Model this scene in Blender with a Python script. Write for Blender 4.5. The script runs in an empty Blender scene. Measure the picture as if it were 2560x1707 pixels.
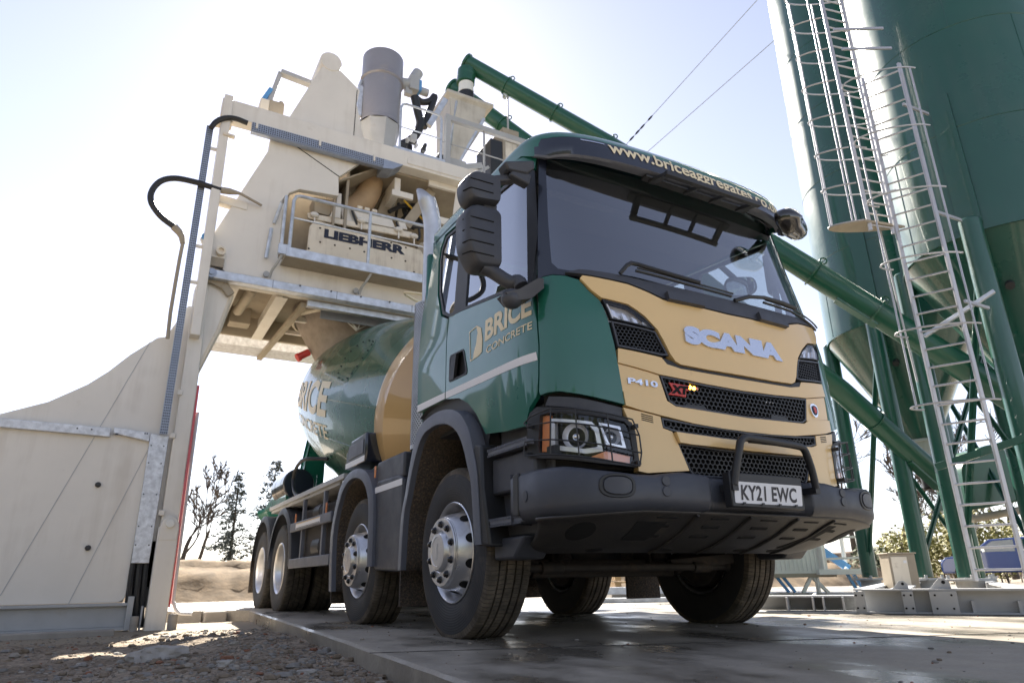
import bpy, bmesh, math, random
import numpy as np
from math import sin, cos, pi, radians
from mathutils import Vector, Matrix, noise
from mathutils.geometry import delaunay_2d_cdt
random.seed(7)
SC = bpy.context.scene
COL = SC.collection
# ------------------------------------------------------------------ camera, world, sun, exposure
CAM = np.array([-3.0988, -2.7075, 0.3399]); FPX = 1715.4
YAW, PIT, ROL = -0.514956, 0.3323, -0.01565
_f = np.array([-sin(YAW)*cos(PIT), cos(YAW)*cos(PIT), sin(PIT)])
_r = np.array([cos(YAW), sin(YAW), 0.]); _u = np.cross(_r, _f)
_c, _s = cos(ROL), sin(ROL)
RM = np.array([_c*_r+_s*_u, -_s*_r+_c*_u, _f])
cd = bpy.data.cameras.new('camera'); cam = bpy.data.objects.new('camera', cd); COL.objects.link(cam)
M = Matrix.Identity(4)
for i in range(3):
    M[i][0] = RM[0][i]; M[i][1] = RM[1][i]; M[i][2] = -RM[2][i]; M[i][3] = CAM[i]
cam.matrix_world = M
cd.sensor_width = 36; cd.sensor_fit = 'HORIZONTAL'; cd.lens = FPX/2560*36
cd.clip_start = .05; cd.clip_end = 2000
cd.dof.use_dof = True; cd.dof.focus_distance = 4.3; cd.dof.aperture_fstop = 3.5
SC.camera = cam
SUN_AZ, SUN_EL = radians(16.5), radians(38.0)
W = bpy.data.worlds.new("World"); SC.world = W; W.use_nodes = True
wn = W.node_tree.nodes; wl = W.node_tree.links
sky = wn.new('ShaderNodeTexSky'); sky.sky_type = 'NISHITA'; sky.sun_disc = False
sky.sun_elevation = SUN_EL; sky.sun_rotation = SUN_AZ
sky.air_density = 1.0; sky.dust_density = 0.25; sky.ozone_density = 1.0; sky.altitude = 50
bg = wn['Background']; bg.inputs['Strength'].default_value = 0.10
hs = wn.new('ShaderNodeHueSaturation'); hs.inputs['Saturation'].default_value = .64; hs.inputs['Value'].default_value = .66   # thin high haze: a paler sky
wl.new(sky.outputs[0], hs.inputs['Color']); wb = wn.new('ShaderNodeMix'); wb.data_type = 'RGBA'; wb.blend_type = 'MULTIPLY'; wb.inputs[0].default_value = 1; wb.inputs[7].default_value = (1, .945, .985, 1)
wl.new(hs.outputs[0], wb.inputs[6]); wl.new(wb.outputs[2], bg.inputs['Color'])
sd = bpy.data.lights.new('sun', 'SUN'); sd.energy = 5.0; sd.angle = radians(.55); sd.color = (1, .93, .82)
sun = bpy.data.objects.new('sun', sd); COL.objects.link(sun)
sdir = Vector((sin(SUN_AZ)*cos(SUN_EL), cos(SUN_AZ)*cos(SUN_EL), sin(SUN_EL)))
sun.rotation_euler = (-sdir).to_track_quat('-Z', 'Y').to_euler(); sun.location = sdir*40
SC.view_settings.view_transform = 'Standard'; SC.view_settings.look = 'None'
SC.view_settings.exposure = 1.85; SC.view_settings.gamma = 1
SC.cycles.max_bounces = 8; SC.cycles.use_denoising = True

# ------------------------------------------------------------------ helpers
def at(ax, c, x, y):
    """the point on the plane ax = c that the photograph shows at pixel x, y (of 2560 x 1707)"""
    d = RM.T @ np.array([(x-1280)/FPX, (853.5-y)/FPX, 1.])
    i = 'xyz'.index(ax); t = (c-CAM[i])/d[i]
    return Vector(CAM+t*d)
def zr(k, *pts):
    ox, oy, s = {'T': (340, 100, 2.6136), 'U': (840, 100, 3.92), 'L': (680, 460, 4.9), 'V': (480, 640, 4.3558),
                 'S': (1860, 0, 2.24), 'R': (1960, 600, 3.1367), 'B': (1960, 1080, 3.015), 'D': (0, 0, 1/1.0884)}[k]
    return [(ox+x/s, oy+y/s) for x, y in pts]
def plane(ax, c, k, *pts): return [at(ax, c, *p) for p in zr(k, *pts)]

WL = {}
def loc_of(o): return WL[o.name] if o is not None else Vector((0, 0, 0))
def tag(o, label=None, cat=None, group=None, kind=None):
    if label: o['label'] = label
    if cat: o['category'] = cat
    if group: o['group'] = group
    if kind: o['kind'] = kind
    return o
def thing(name, label, cat, loc=(0, 0, 0), group=None):
    o = bpy.data.objects.new(name, None); COL.objects.link(o)
    o.empty_display_size = .2; o.location = loc; WL[o.name] = Vector(loc)
    return tag(o, label, cat, group)

class MB:
    def __init__(s): s.v = []; s.f = []; s.m = []; s.c = []
    def add(s, vs, fs, mi=0):
        n = len(s.v); s.c.append((n, len(s.f))); s.v += [tuple(v) for v in vs]; s.f += [tuple(i+n for i in f) for f in fs]; s.m += [mi]*len(fs); return s
    def box(s, a, b, mi=0):
        (x0, y0, z0), (x1, y1, z1) = a, b
        v = [(x0,y0,z0),(x1,y0,z0),(x1,y1,z0),(x0,y1,z0),(x0,y0,z1),(x1,y0,z1),(x1,y1,z1),(x0,y1,z1)]
        return s.add(v, [(0,3,2,1),(4,5,6,7),(0,1,5,4),(1,2,6,5),(2,3,7,6),(3,0,4,7)], mi)
    def bar(s, p, q, w, h, up=(0, 0, 1), mi=0):
        p = Vector(p); q = Vector(q); d = (q-p).normalized(); up = Vector(up)
        a = d.cross(up)
        if a.length < 1e-4: a = d.cross(Vector((0, 1, 0)))
        a.normalize(); b = a.cross(d); a *= w/2; b *= h/2
        v = [p-a-b, p+a-b, p+a+b, p-a+b, q-a-b, q+a-b, q+a+b, q-a+b]
        return s.add(v, [(0,1,2,3),(7,6,5,4),(0,4,5,1),(1,5,6,2),(2,6,7,3),(3,7,4,0)], mi)
    def tube(s, pts, r, n=10, mi=0, cap=True, closed=False):
        P = [Vector(p) for p in pts]; N = len(P); R = r if isinstance(r, (list, tuple)) else [r]*N
        ref = None; vs = []
        for i, p in enumerate(P):
            if closed: d = P[(i+1) % N]-P[i-1]
            else: d = P[min(i+1, N-1)]-P[max(i-1, 0)]
            d.normalize()
            if ref is None: ref = d.orthogonal().normalized()
            ref = (ref-d*ref.dot(d)).normalized(); b = d.cross(ref)
            for k in range(n):
                t = 2*pi*k/n; vs.append(p+R[i]*(cos(t)*ref+sin(t)*b))
        fs = []
        for i in range(N if closed else N-1):
            j = (i+1) % N
            for k in range(n):
                l = (k+1) % n; fs.append((i*n+k, i*n+l, j*n+l, j*n+k))
        if cap and not closed: fs += [tuple(range(n-1, -1, -1)), tuple((N-1)*n+k for k in range(n))]
        return s.add(vs, fs, mi)
    def cyl(s, p, q, r, n=24, mi=0, r2=None, cap=True):
        return s.tube([p, q], [r, r if r2 is None else r2], n, mi, cap)
    def lathe(s, prof, org=(0, 0, 0), axis=(1, 0, 0), n=48, mi=0, a0=0, a1=2*pi):
        """prof: (t along axis, radius)"""
        o = Vector(org); d = Vector(axis).normalized(); u = d.orthogonal().normalized() if abs(d.z) > .99 else d.cross(Vector((0, 0, 1))).normalized()
        w = d.cross(u); full = abs(a1-a0-2*pi) < 1e-6; k = n if full else n+1; vs = []
        for t, r in prof:
            for i in range(k):
                a = a0+(a1-a0)*i/n; vs.append(o+d*t+r*(cos(a)*u+sin(a)*w))
        fs = []
        for i in range(len(prof)-1):
            for j in range(n):
                l = (j+1) % k; fs.append((i*k+j, i*k+l, (i+1)*k+l, (i+1)*k+j))
        return s.add(vs, fs, mi)
    def prism(s, poly, off, mi=0):
        """planar polygon (3D points) pushed by vector off"""
        P = [Vector(p) for p in poly]; off = Vector(off); n = len(P)
        nm = Vector((0, 0, 0))
        for i in range(n): nm += P[i].cross(P[(i+1) % n])
        if nm.dot(off) > 0: P.reverse()
        vs = P+[p+off for p in P]
        fs = [tuple(range(n)), tuple(range(2*n-1, n-1, -1))]+[(i, i+n, (i+1) % n+n, (i+1) % n) for i in range(n)]
        return s.add(vs, fs, mi)
    def loft(s, rows, mi=0, close=False, capends=False):
        n = len(rows[0]); vs = [p for r in rows for p in r]; fs = []
        for i in range(len(rows)-1):
            for j in range(n if close else n-1):
                l = (j+1) % n; fs.append((i*n+j, i*n+l, (i+1)*n+l, (i+1)*n+j))
        if capends: fs += [tuple(range(n-1, -1, -1)), tuple((len(rows)-1)*n+k for k in range(n))]
        return s.add(vs, fs, mi)
    def ball(s, c, r, nu=14, nv=9, mi=0, jit=0):
        c = Vector(c); r = Vector(r) if not isinstance(r, (int, float)) else Vector((r, r, r)); rows = []
        for i in range(nv+1):
            t = pi*i/nv; row = []
            for j in range(nu):
                a = 2*pi*j/nu; row.append((c.x+r.x*sin(t)*cos(a), c.y+r.y*sin(t)*sin(a), c.z+r.z*cos(t)))
            rows.append(row)
        return s.loft(rows, mi, close=True)
    def each(s, name, mats, parent=None, per=1, **k):
        """one object for every `per` pieces added"""
        out = []; c = s.c+[(len(s.v), len(s.f))]
        for i in range(0, len(s.c), per):
            (v0, f0), (v1, f1) = c[i], c[min(i+per, len(s.c))]; b = MB(); b.v = s.v[v0:v1]; b.f = [tuple(q-v0 for q in f) for f in s.f[f0:f1]]; b.m = s.m[f0:f1]
            out.append(b.build(name, mats, parent, **k))
        return out
    def build(s, name, mats, parent=None, bevel=0, smooth=35, org=None, seg=2, solid=0, fix=True):
        if not isinstance(mats, (list, tuple)): mats = [mats]
        me = bpy.data.meshes.new(name)
        pw = loc_of(parent)
        if org is None:
            if parent is not None: org = pw
            else:
                A = np.array(s.v); org = Vector((A[:, 0].mean(), A[:, 1].mean(), A[:, 2].min()))
        org = Vector(org)
        me.from_pydata([(v[0]-org.x, v[1]-org.y, v[2]-org.z) for v in s.v], [], s.f)
        for m in mats: me.materials.append(m)
        me.polygons.foreach_set('material_index', s.m)
        if fix:
            b = bmesh.new(); b.from_mesh(me); bmesh.ops.remove_doubles(b, verts=b.verts, dist=1e-5)
            bmesh.ops.recalc_face_normals(b, faces=b.faces); b.to_mesh(me); b.free()
        if smooth:
            me.polygons.foreach_set('use_smooth', [True]*len(me.polygons)); me.set_sharp_from_angle(angle=radians(smooth))
        me.update()
        o = bpy.data.objects.new(name, me); COL.objects.link(o)
        if parent is not None: o.parent = parent
        o.location = org-pw; WL[o.name] = org
        if solid:
            md = o.modifiers.new('solid', 'SOLIDIFY'); md.thickness = solid; md.offset = -1
        if bevel:
            md = o.modifiers.new('bevel', 'BEVEL'); md.width = bevel; md.segments = seg; md.limit_method = 'ANGLE'
            md.angle_limit = radians(40); md.harden_normals = False
        return o
def copy_tree(o, parent, delta, rot=None):
    c = o.copy(); COL.objects.link(c); c.parent = parent
    c.location = Vector(o.location)+Vector(delta)
    if rot is not None: c.rotation_euler = rot
    for ch in list(o.children): copy_tree(ch, c, (0, 0, 0))
    return c
def cr(pts, n=8, closed=False):
    """Catmull-Rom through 3D points"""
    P = [Vector(p) for p in pts]
    if closed: Q = [P[-1]]+P+[P[0], P[1]]
    else: Q = [P[0]*2-P[1]]+P+[P[-1]*2-P[-2]]
    o = []
    for i in range(1, len(Q)-2):
        a, b, c, d = Q[i-1:i+3]
        for k in range(n):
            t = k/n; o.append(.5*((2*b)+(c-a)*t+(2*a-5*b+4*c-d)*t*t+(3*b-a-3*c+d)*t**3))
    if not closed: o.append(P[-1])
    return o
def rnd_poly(poly, r, n=5):
    """round the corners of a 2D polygon"""
    out = []; N = len(poly)
    for i in range(N):
        p = Vector(poly[i]).to_2d(); a = Vector(poly[i-1]).to_2d(); b = Vector(poly[(i+1) % N]).to_2d()
        ra = min(r, (a-p).length*.45, (b-p).length*.45)
        A = p+(a-p).normalized()*ra; B = p+(b-p).normalized()*ra
        for k in range(n+1):
            t = k/n; out.append(tuple((1-t)**2*A+2*t*(1-t)*p+t*t*B))
    return out

# ------------------------------------------------------------------ materials
def mat(name, col, rough=.5, metal=0., spec=.5, coat=0., var=0., vs=4., bump=0., bs=60., dirt=None, rvar=0., emit=None, streak=None):
    m = bpy.data.materials.new(name); m.use_nodes = True; nt = m.node_tree; N = nt.nodes; L = nt.links
    p = N['Principled BSDF']; I = p.inputs
    I['Base Color'].default_value = (*col, 1); I['Roughness'].default_value = rough; I['Metallic'].default_value = metal
    I['Specular IOR Level'].default_value = spec; I['Coat Weight'].default_value = coat; I['Coat Roughness'].default_value = .03
    tc = N.new('ShaderNodeTexCoord')
    def nz(scale, det=5., rg=.6):
        n = N.new('ShaderNodeTexNoise'); n.inputs['Scale'].default_value = scale; n.inputs['Detail'].default_value = det
        n.inputs['Roughness'].default_value = rg; L.new(tc.outputs['Object'], n.inputs['Vector']); return n
    csock = None
    if var:
        n = nz(vs); mr = N.new('ShaderNodeMapRange'); mr.inputs[1].default_value = .3; mr.inputs[2].default_value = .7
        mr.inputs[3].default_value = 1-var; mr.inputs[4].default_value = 1+var; L.new(n.outputs['Fac'], mr.inputs[0])
        mx = N.new('ShaderNodeMix'); mx.data_type = 'RGBA'; mx.blend_type = 'MULTIPLY'; mx.inputs[0].default_value = 1
        mx.inputs[6].default_value = (*col, 1); L.new(mr.outputs[0], mx.inputs[7]); csock = mx.outputs[2]
    if dirt:
        dc, amt, ds = dirt
        n = nz(ds, 8, .7); mr = N.new('ShaderNodeMapRange'); mr.inputs[1].default_value = .62-amt*.35; mr.inputs[2].default_value = .75
        mr.inputs[3].default_value = 0; mr.inputs[4].default_value = min(1, .35+amt); L.new(n.outputs['Fac'], mr.inputs[0])
        mx = N.new('ShaderNodeMix'); mx.data_type = 'RGBA'; L.new(mr.outputs[0], mx.inputs[0])
        if csock: L.new(csock, mx.inputs[6])
        else: mx.inputs[6].default_value = (*col, 1)
        mx.inputs[7].default_value = (*dc, 1); csock = mx.outputs[2]
    if streak:
        sc_, amt, src_ = streak   # run-down marks: noise stretched along z
        mp = N.new('ShaderNodeMapping'); mp.inputs['Scale'].default_value = (src_, src_, src_*.06); L.new(tc.outputs['Object'], mp.inputs[0])
        n = N.new('ShaderNodeTexNoise'); n.inputs['Scale'].default_value = 1; n.inputs['Detail'].default_value = 6; n.inputs['Roughness'].default_value = .65; L.new(mp.outputs[0], n.inputs['Vector'])
        n2 = nz(src_*.25, 3); mm = N.new('ShaderNodeMath'); mm.operation = 'MULTIPLY'; L.new(n.outputs['Fac'], mm.inputs[0]); L.new(n2.outputs['Fac'], mm.inputs[1])
        mr = N.new('ShaderNodeMapRange'); mr.inputs[1].default_value = .25; mr.inputs[2].default_value = .42; mr.inputs[3].default_value = 0; mr.inputs[4].default_value = amt; L.new(mm.outputs[0], mr.inputs[0])
        mx = N.new('ShaderNodeMix'); mx.data_type = 'RGBA'; L.new(mr.outputs[0], mx.inputs[0])
        if csock: L.new(csock, mx.inputs[6])
        else: mx.inputs[6].default_value = (*col, 1)
        mx.inputs[7].default_value = (*sc_, 1); csock = mx.outputs[2]
    if csock: L.new(csock, I['Base Color'])
    if rvar:
        n = nz(vs*1.7, 6); mr = N.new('ShaderNodeMapRange'); mr.inputs[1].default_value = .3; mr.inputs[2].default_value = .7
        mr.inputs[3].default_value = max(.02, rough-rvar); mr.inputs[4].default_value = min(1, rough+rvar)
        L.new(n.outputs['Fac'], mr.inputs[0]); L.new(mr.outputs[0], I['Roughness'])
    if bump:
        n = nz(bs, 4); b = N.new('ShaderNodeBump'); b.inputs['Strength'].default_value = bump; b.inputs['Distance'].default_value = .01
        L.new(n.outputs['Fac'], b.inputs['Height']); L.new(b.outputs[0], I['Normal'])
    if emit:
        I['Emission Color'].default_value = (*emit[0], 1); I['Emission Strength'].default_value = emit[1]
    return m
def glass(name, tint, rough=.0, mixf=.55, dark=None):
    """thin window pane: a clear sheet with a mirror-like reflection"""
    m = bpy.data.materials.new(name); m.use_nodes = True; nt = m.node_tree; N = nt.nodes; L = nt.links
    for n in list(N): N.remove(n)
    out = N.new('ShaderNodeOutputMaterial'); mx = N.new('ShaderNodeMixShader'); tr = N.new('ShaderNodeBsdfTransparent'); gl = N.new('ShaderNodeBsdfGlossy')
    lw = N.new('ShaderNodeLayerWeight'); lw.inputs['Blend'].default_value = .5; fr = N.new('ShaderNodeMath'); fr.operation = 'POWER'; fr.inputs[1].default_value = 4.5; L.new(lw.outputs['Facing'], fr.inputs[0])
    mr = N.new('ShaderNodeMapRange'); mr.inputs[1].default_value = 0; mr.inputs[2].default_value = 1; mr.inputs[3].default_value = mixf; mr.inputs[4].default_value = 1
    tr.inputs[0].default_value = (*tint, 1); gl.inputs[0].default_value = (.93, .95, 1, 1); gl.inputs['Roughness'].default_value = rough
    L.new(fr.outputs[0], mr.inputs[0]); L.new(mr.outputs[0], mx.inputs[0]); L.new(tr.outputs[0], mx.inputs[1]); L.new(gl.outputs[0], mx.inputs[2]); L.new(mx.outputs[0], out.inputs[0])
    return m
DUST = (.22, .17, .12)
m_green = mat('green_paint', (.012, .125, .086), .32, spec=.4, coat=.9, var=.04, vs=2, rvar=.06)
m_tan = mat('tan_paint', (.80, .555, .245), .35, coat=.6, var=.03, vs=2)
m_tan_drum = mat('tan_drum_paint', (.56, .36, .15), .3, coat=1, var=.04, vs=2)
m_band = mat('dark_visor_paint', (.012, .016, .030), .3, coat=.8)
m_black = mat('black_trim', (.022, .023, .026), .45, var=.1, bump=.05, bs=200)
m_plastic = mat('grey_plastic', (.052, .056, .069), .46, var=.15, vs=3, bump=.12, bs=300, dirt=((.11, .10, .09), .04, 4), rvar=.12)
m_plastic_lt = mat('light_grey_plastic', (.125, .134, .162), .5, var=.12, vs=3, bump=.1, bs=250, dirt=((.17, .15, .125), .06, 5), rvar=.1)
m_skid = mat('skid_plate', (.044, .040, .037), .46, var=.2, vs=3, bump=.15, bs=80, dirt=((.15, .12, .085), .08, 2.5))
m_under = mat('chassis_grime', (.030, .026, .024), .75, var=.3, vs=6, bump=.3, bs=60, dirt=((.13, .085, .05), .25, 5))
m_mesh = mat('grille_mesh', (.016, .017, .020), .5)
m_void = mat('dark_recess', (.006, .006, .007), .9)
m_liner = mat('wheel_arch_liner', (.060, .048, .038), .95, var=.6, vs=90, bump=1, bs=120, dirt=((.30, .20, .12), .32, 60))
m_white = mat('white_stripe', (.78, .77, .78), .4)
m_cream_txt = mat('cream_lettering', (.82, .72, .50), .45)
m_bowl = mat('lamp_reflector', (.80, .81, .84), .22, metal=.45)
m_chrome = mat('chrome', (.85, .86, .90), .10, metal=1)
m_silver = mat('silver_letters', (.62, .65, .74), .25, metal=.85)
m_alu = mat('polished_alloy', (.66, .66, .67), .34, metal=.9, var=.12, vs=5, rvar=.07, dirt=((.25, .20, .15), .0, 8))
m_alu_dull = mat('brushed_alloy', (.60, .60, .61), .38, metal=.75, var=.12, vs=8, bump=.05, bs=200)
m_nut = mat('black_nut_cover', (.012, .012, .015), .25)
m_plate = mat('number_plate', (.80, .80, .82), .4)
m_plate_txt = mat('plate_characters', (.02, .02, .03), .45)
m_red = mat('red_paint', (.55, .02, .025), .35, coat=.5)
m_redtrim = mat('red_trim', (.60, .06, .05), .35)
m_orange = mat('orange_lens', (.80, .29, .12), .15, coat=1)
m_amber = mat('lit_amber_lamp', (1, .5, .05), .3, emit=((1, .42, .03), 7.))
m_glass = glass('windscreen_glass', (.82, .87, .88), 0, .27)
m_sglass = glass('side_window_glass', (.66, .72, .72), 0, .32)
m_lens = glass('lamp_lens', (.96, .97, 1), .02, .04)
m_interior = mat('cab_interior', (.03, .033, .038), .8, var=.2)
m_interior_lt = mat('cab_headliner', (.08, .085, .095), .85)
m_mirror = mat('mirror_glass', (.80, .82, .85), .02, metal=1)
m_bright_trim = mat('smoked_mirror_shell', (.02, .018, .016), .08, coat=1)
m_cream = mat('cream_plant_paint', (.78, .735, .665), .42, var=.05, vs=1.2, bump=.02, bs=30, dirt=((.42, .35, .26), .02, 1.5), streak=((.40, .33, .25), .30, 5))
m_cream_dirty = mat('stained_cream_paint', (.78, .70, .57), .5, var=.08, vs=2, bump=.05, bs=40, dirt=((.30, .22, .14), .10, 7), streak=((.25, .16, .09), .55, 9))
m_cream_in = mat('brown_cream_paint', (.37, .315, .24), .7, var=.12, vs=3, bump=.1, bs=40, dirt=((.25, .20, .15), .2, 4))  # cream taken darker and browner for recesses and undersides, plus random dirt
m_grey_hop = mat('grey_filter_steel', (.30, .29, .31), .38, metal=.35, var=.08, vs=1.5, rvar=.08, dirt=((.42, .36, .30), .08, 2))
m_galv = mat('galvanised_steel', (.56, .59, .64), .42, metal=.55, var=.22, vs=9, rvar=.1)
m_galv_dark = mat('perforated_galvanised', (.34, .38, .46), .45, metal=.5, var=.1, vs=9)
m_galv_mot = mat('mottled_galvanised', (.62, .64, .68), .45, metal=.35, var=.25, vs=16, rvar=.1, dirt=((.38, .39, .42), .15, 26))
m_hole = mat('punched_hole', (.07, .08, .10), .8)
m_hose = mat('black_rubber_hose', (.018, .018, .020), .45, bump=.05, bs=80)
m_cone = mat('cement_coated_steel', (.34, .29, .25), .9, var=.18, vs=10, bump=.5, bs=70, dirt=((.20, .17, .15), .2, 20))
m_letter_navy = mat('navy_letters', (.010, .014, .035), .5)
m_duct = mat('dusty_duct', (.43, .30, .18), .75, var=.12, vs=4, bump=.1, bs=40)
m_yellow = mat('yellow_pipe', (.70, .42, .03), .5)
m_silo = mat('silo_green_paint', (.010, .078, .054), .30, coat=.5, var=.08, vs=.8, bump=.015, bs=5, rvar=.08, streak=((.07, .11, .09), .22, 4))
m_conveyor = mat('conveyor_green_paint', (.012, .088, .050), .35, coat=.2, var=.06, vs=1)
m_steelgrey = mat('grey_steel_frame', (.42, .425, .43), .5, var=.08, vs=3, bump=.05, bs=30, dirt=((.28, .23, .17), .06, 3))
m_ladder = mat('aluminium_ladder', (.48, .48, .50), .4, metal=.5, var=.06, vs=6)
m_bark = mat('bark', (.085, .070, .058), .9, var=.25, vs=12)
m_twig = mat('bare_twigs', (.12, .10, .085), .9)  # haze over the far trees put into the twig colour
m_needle = mat('conifer_needles', (.085, .098, .080), .8, var=.35, vs=3)  # lightened to put the pale backlit haze into the needle colour
m_leaf = mat('yellow_green_leaves', (.24, .22, .040), .7, var=.45, vs=2.2)
m_leaf2 = mat('dull_green_leaves', (.07, .085, .03), .8, var=.4, vs=2)
m_stone = mat('gravel_stone', (.25, .22, .19), .9, var=.35, vs=6, bump=.4, bs=60)
m_rock = mat('grey_rock', (.36, .33, .295), .92, var=.25, vs=8, bump=.6, bs=45)
m_kerb = mat('kerb_concrete', (.34, .31, .275), .9, var=.15, vs=6, bump=.3, bs=70)
m_wood = mat('pallet_wood', (.45, .30, .15), .8, var=.2, vs=8)
m_blue = mat('blue_car_paint', (.02, .06, .25), .3, coat=1)
m_bluesteel = mat('blue_painted_steel', (.10, .30, .60), .5)
m_white_steel = mat('white_painted_steel', (.80, .79, .74), .5, var=.05, vs=3)
# ------------------------------------------------------------------ ground
def ground_mat():
    m = bpy.data.materials.new('dirt_ground'); m.use_nodes = True; N = m.node_tree.nodes; L = m.node_tree.links; p = N['Principled BSDF']
    tc = N.new('ShaderNodeTexCoord')
    n1 = N.new('ShaderNodeTexNoise'); n1.inputs['Scale'].default_value = 2.2; n1.inputs['Detail'].default_value = 8
    n2 = N.new('ShaderNodeTexNoise'); n2.inputs['Scale'].default_value = 38; n2.inputs['Detail'].default_value = 6
    vo = N.new('ShaderNodeTexVoronoi'); vo.inputs['Scale'].default_value = 30
    for n in (n1, n2, vo): L.new(tc.outputs['Object'], n.inputs['Vector'])
    r = N.new('ShaderNodeValToRGB'); e = r.color_ramp.elements
    e[0].position = .35; e[0].color = (.185, .145, .105, 1); e[1].position = .65; e[1].color = (.35, .285, .215, 1); L.new(n1.outputs['Fac'], r.inputs[0])
    r2 = N.new('ShaderNodeMapRange'); r2.inputs[1].default_value = .3; r2.inputs[2].default_value = .7; r2.inputs[3].default_value = .6; r2.inputs[4].default_value = 1.35; L.new(n2.outputs['Fac'], r2.inputs[0])
    mx = N.new('ShaderNodeMix'); mx.data_type = 'RGBA'; mx.blend_type = 'MULTIPLY'; mx.inputs[0].default_value = 1
    L.new(r.outputs[0], mx.inputs[6]); L.new(r2.outputs[0], mx.inputs[7]); L.new(mx.outputs[2], p.inputs['Base Color'])
    p.inputs['Roughness'].default_value = .95; p.inputs['Specular IOR Level'].default_value = .2
    ad = N.new('ShaderNodeMath'); ad.operation = 'ADD'; L.new(n2.outputs['Fac'], ad.inputs[0]); L.new(vo.outputs['Distance'], ad.inputs[1])
    b = N.new('ShaderNodeBump'); b.inputs['Strength'].default_value = .8; b.inputs['Distance'].default_value = .02; L.new(ad.outputs[0], b.inputs['Height']); L.new(b.outputs[0], p.inputs['Normal'])
    return m
def slab_mat():
    m = bpy.data.materials.new('damp_concrete'); m.use_nodes = True; N = m.node_tree.nodes; L = m.node_tree.links; p = N['Principled BSDF']
    tc = N.new('ShaderNodeTexCoord'); mp = N.new('ShaderNodeMapping'); mp.inputs['Scale'].default_value = (1, .55, 1); mp.inputs['Rotation'].default_value = (0, 0, .6); L.new(tc.outputs['Object'], mp.inputs[0])
    def nz(s, d, src): n = N.new('ShaderNodeTexNoise'); n.inputs['Scale'].default_value = s; n.inputs['Detail'].default_value = d; n.inputs['Roughness'].default_value = .62; L.new(src, n.inputs['Vector']); return n
    wet = nz(1.25, 9, mp.outputs[0]); fine = nz(55, 5, tc.outputs['Object']); mid = nz(6, 6, tc.outputs['Object'])
    wr = N.new('ShaderNodeValToRGB'); e = wr.color_ramp.elements; e[0].position = .42; e[1].position = .56; L.new(wet.outputs['Fac'], wr.inputs[0])
    base = N.new('ShaderNodeMix'); base.data_type = 'RGBA'; base.inputs[6].default_value = (.150, .132, .105, 1); base.inputs[7].default_value = (.33, .29, .235, 1); L.new(wr.outputs[0], base.inputs[0])
    k = N.new('ShaderNodeMapRange'); k.inputs[1].default_value = .25; k.inputs[2].default_value = .75; k.inputs[3].default_value = .72; k.inputs[4].default_value = 1.25
    a = N.new('ShaderNodeMath'); a.operation = 'ADD'; L.new(fine.outputs['Fac'], a.inputs[0]); L.new(mid.outputs['Fac'], a.inputs[1])
    h = N.new('ShaderNodeMath'); h.operation = 'MULTIPLY'; h.inputs[1].default_value = .5; L.new(a.outputs[0], h.inputs[0]); L.new(h.outputs[0], k.inputs[0])
    mx = N.new('ShaderNodeMix'); mx.data_type = 'RGBA'; mx.blend_type = 'MULTIPLY'; mx.inputs[0].default_value = 1; L.new(base.outputs[2], mx.inputs[6]); L.new(k.outputs[0], mx.inputs[7]); L.new(mx.outputs[2], p.inputs['Base Color'])
    ro = N.new('ShaderNodeMapRange'); ro.inputs[3].default_value = .24; ro.inputs[4].default_value = .72; L.new(wr.outputs[0], ro.inputs[0]); L.new(ro.outputs[0], p.inputs['Roughness'])
    b = N.new('ShaderNodeBump'); b.inputs['Strength'].default_value = .35; b.inputs['Distance'].default_value = .006; L.new(h.outputs[0], b.inputs['Height']); L.new(b.outputs[0], p.inputs['Normal'])
    return m
m_dirt = ground_mat(); m_slab = slab_mat()
# slab outline (its left edge runs beside the wheels; the plant's foundation steps out to the left of it)
SLAB_EDGE = [(-2.06, -3.6), (-1.944, -.336), (-1.75, 2.16), (-1.56, 4.9), (-1.40, 7.4)]
def edge_x(y):
    return float(np.interp(y, [e[1] for e in SLAB_EDGE], [e[0] for e in SLAB_EDGE]))
def dirt_z(x, y):
    h = -.125+.035*noise.noise((x*.9, y*.9, 0))+.022*noise.noise((x*3.1, y*3.1, 4))+.012*noise.noise((x*9, y*9, 9))+.006*noise.noise((x*24, y*24, 2))
    # the heap of spoil between slab and plant
    h += .085*math.exp(-((x+2.15)**2/.30+(y-2.9)**2/2.2))+.04*math.exp(-((x+2.6)**2/.5+(y-1.2)**2/.8))
    d = edge_x(y)-x
    if d < .30: h = min(h, -.088+.02*noise.noise((x*7, y*7, 1))-.01*max(0, d)/.30)
    return h
g = MB()
def patch(xs, ys, fz):
    rows = [[(x, y, fz(x, y)) for x in xs] for y in ys]; g.loft(rows)
far = [-700, -300, -120, -60, -30, -16, -10]
gx = far+list(np.arange(-7, 0.01, .06)); gy = list(np.arange(-3.2, 6.01, .06))
patch(list(np.arange(-6, -.9, .035)), list(np.arange(-1.9, 4.6, .035)), dirt_z)
g.build('ground', m_dirt, smooth=180, org=(0, 0, 0), fix=False)['kind'] = 'structure'
g = MB()
XS = [-900, -300, -100, -40, -20, -12, -8, -6.01]; 
def flat(x, y): return -.13
for (x0, x1, y0, y1) in ((-900, -5.98, -900, 900), (-5.98, 900, -900, -1.88), (-5.98, 900, 4.55, 900), (-.95, 900, -1.88, 4.55)):
    g.add([(x0, y0, -.13), (x1, y0, -.13), (x1, y1, -.13), (x0, y1, -.13)], [(0, 1, 2, 3)])
g.build('far_ground', mat('dry_yard_dirt', (.27, .225, .165), .95, var=.2, vs=.5, bump=.5, bs=8), smooth=0, org=(0, 0, 0), fix=False)['kind'] = 'structure'
s = MB()
NE = 90; left = []
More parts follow.
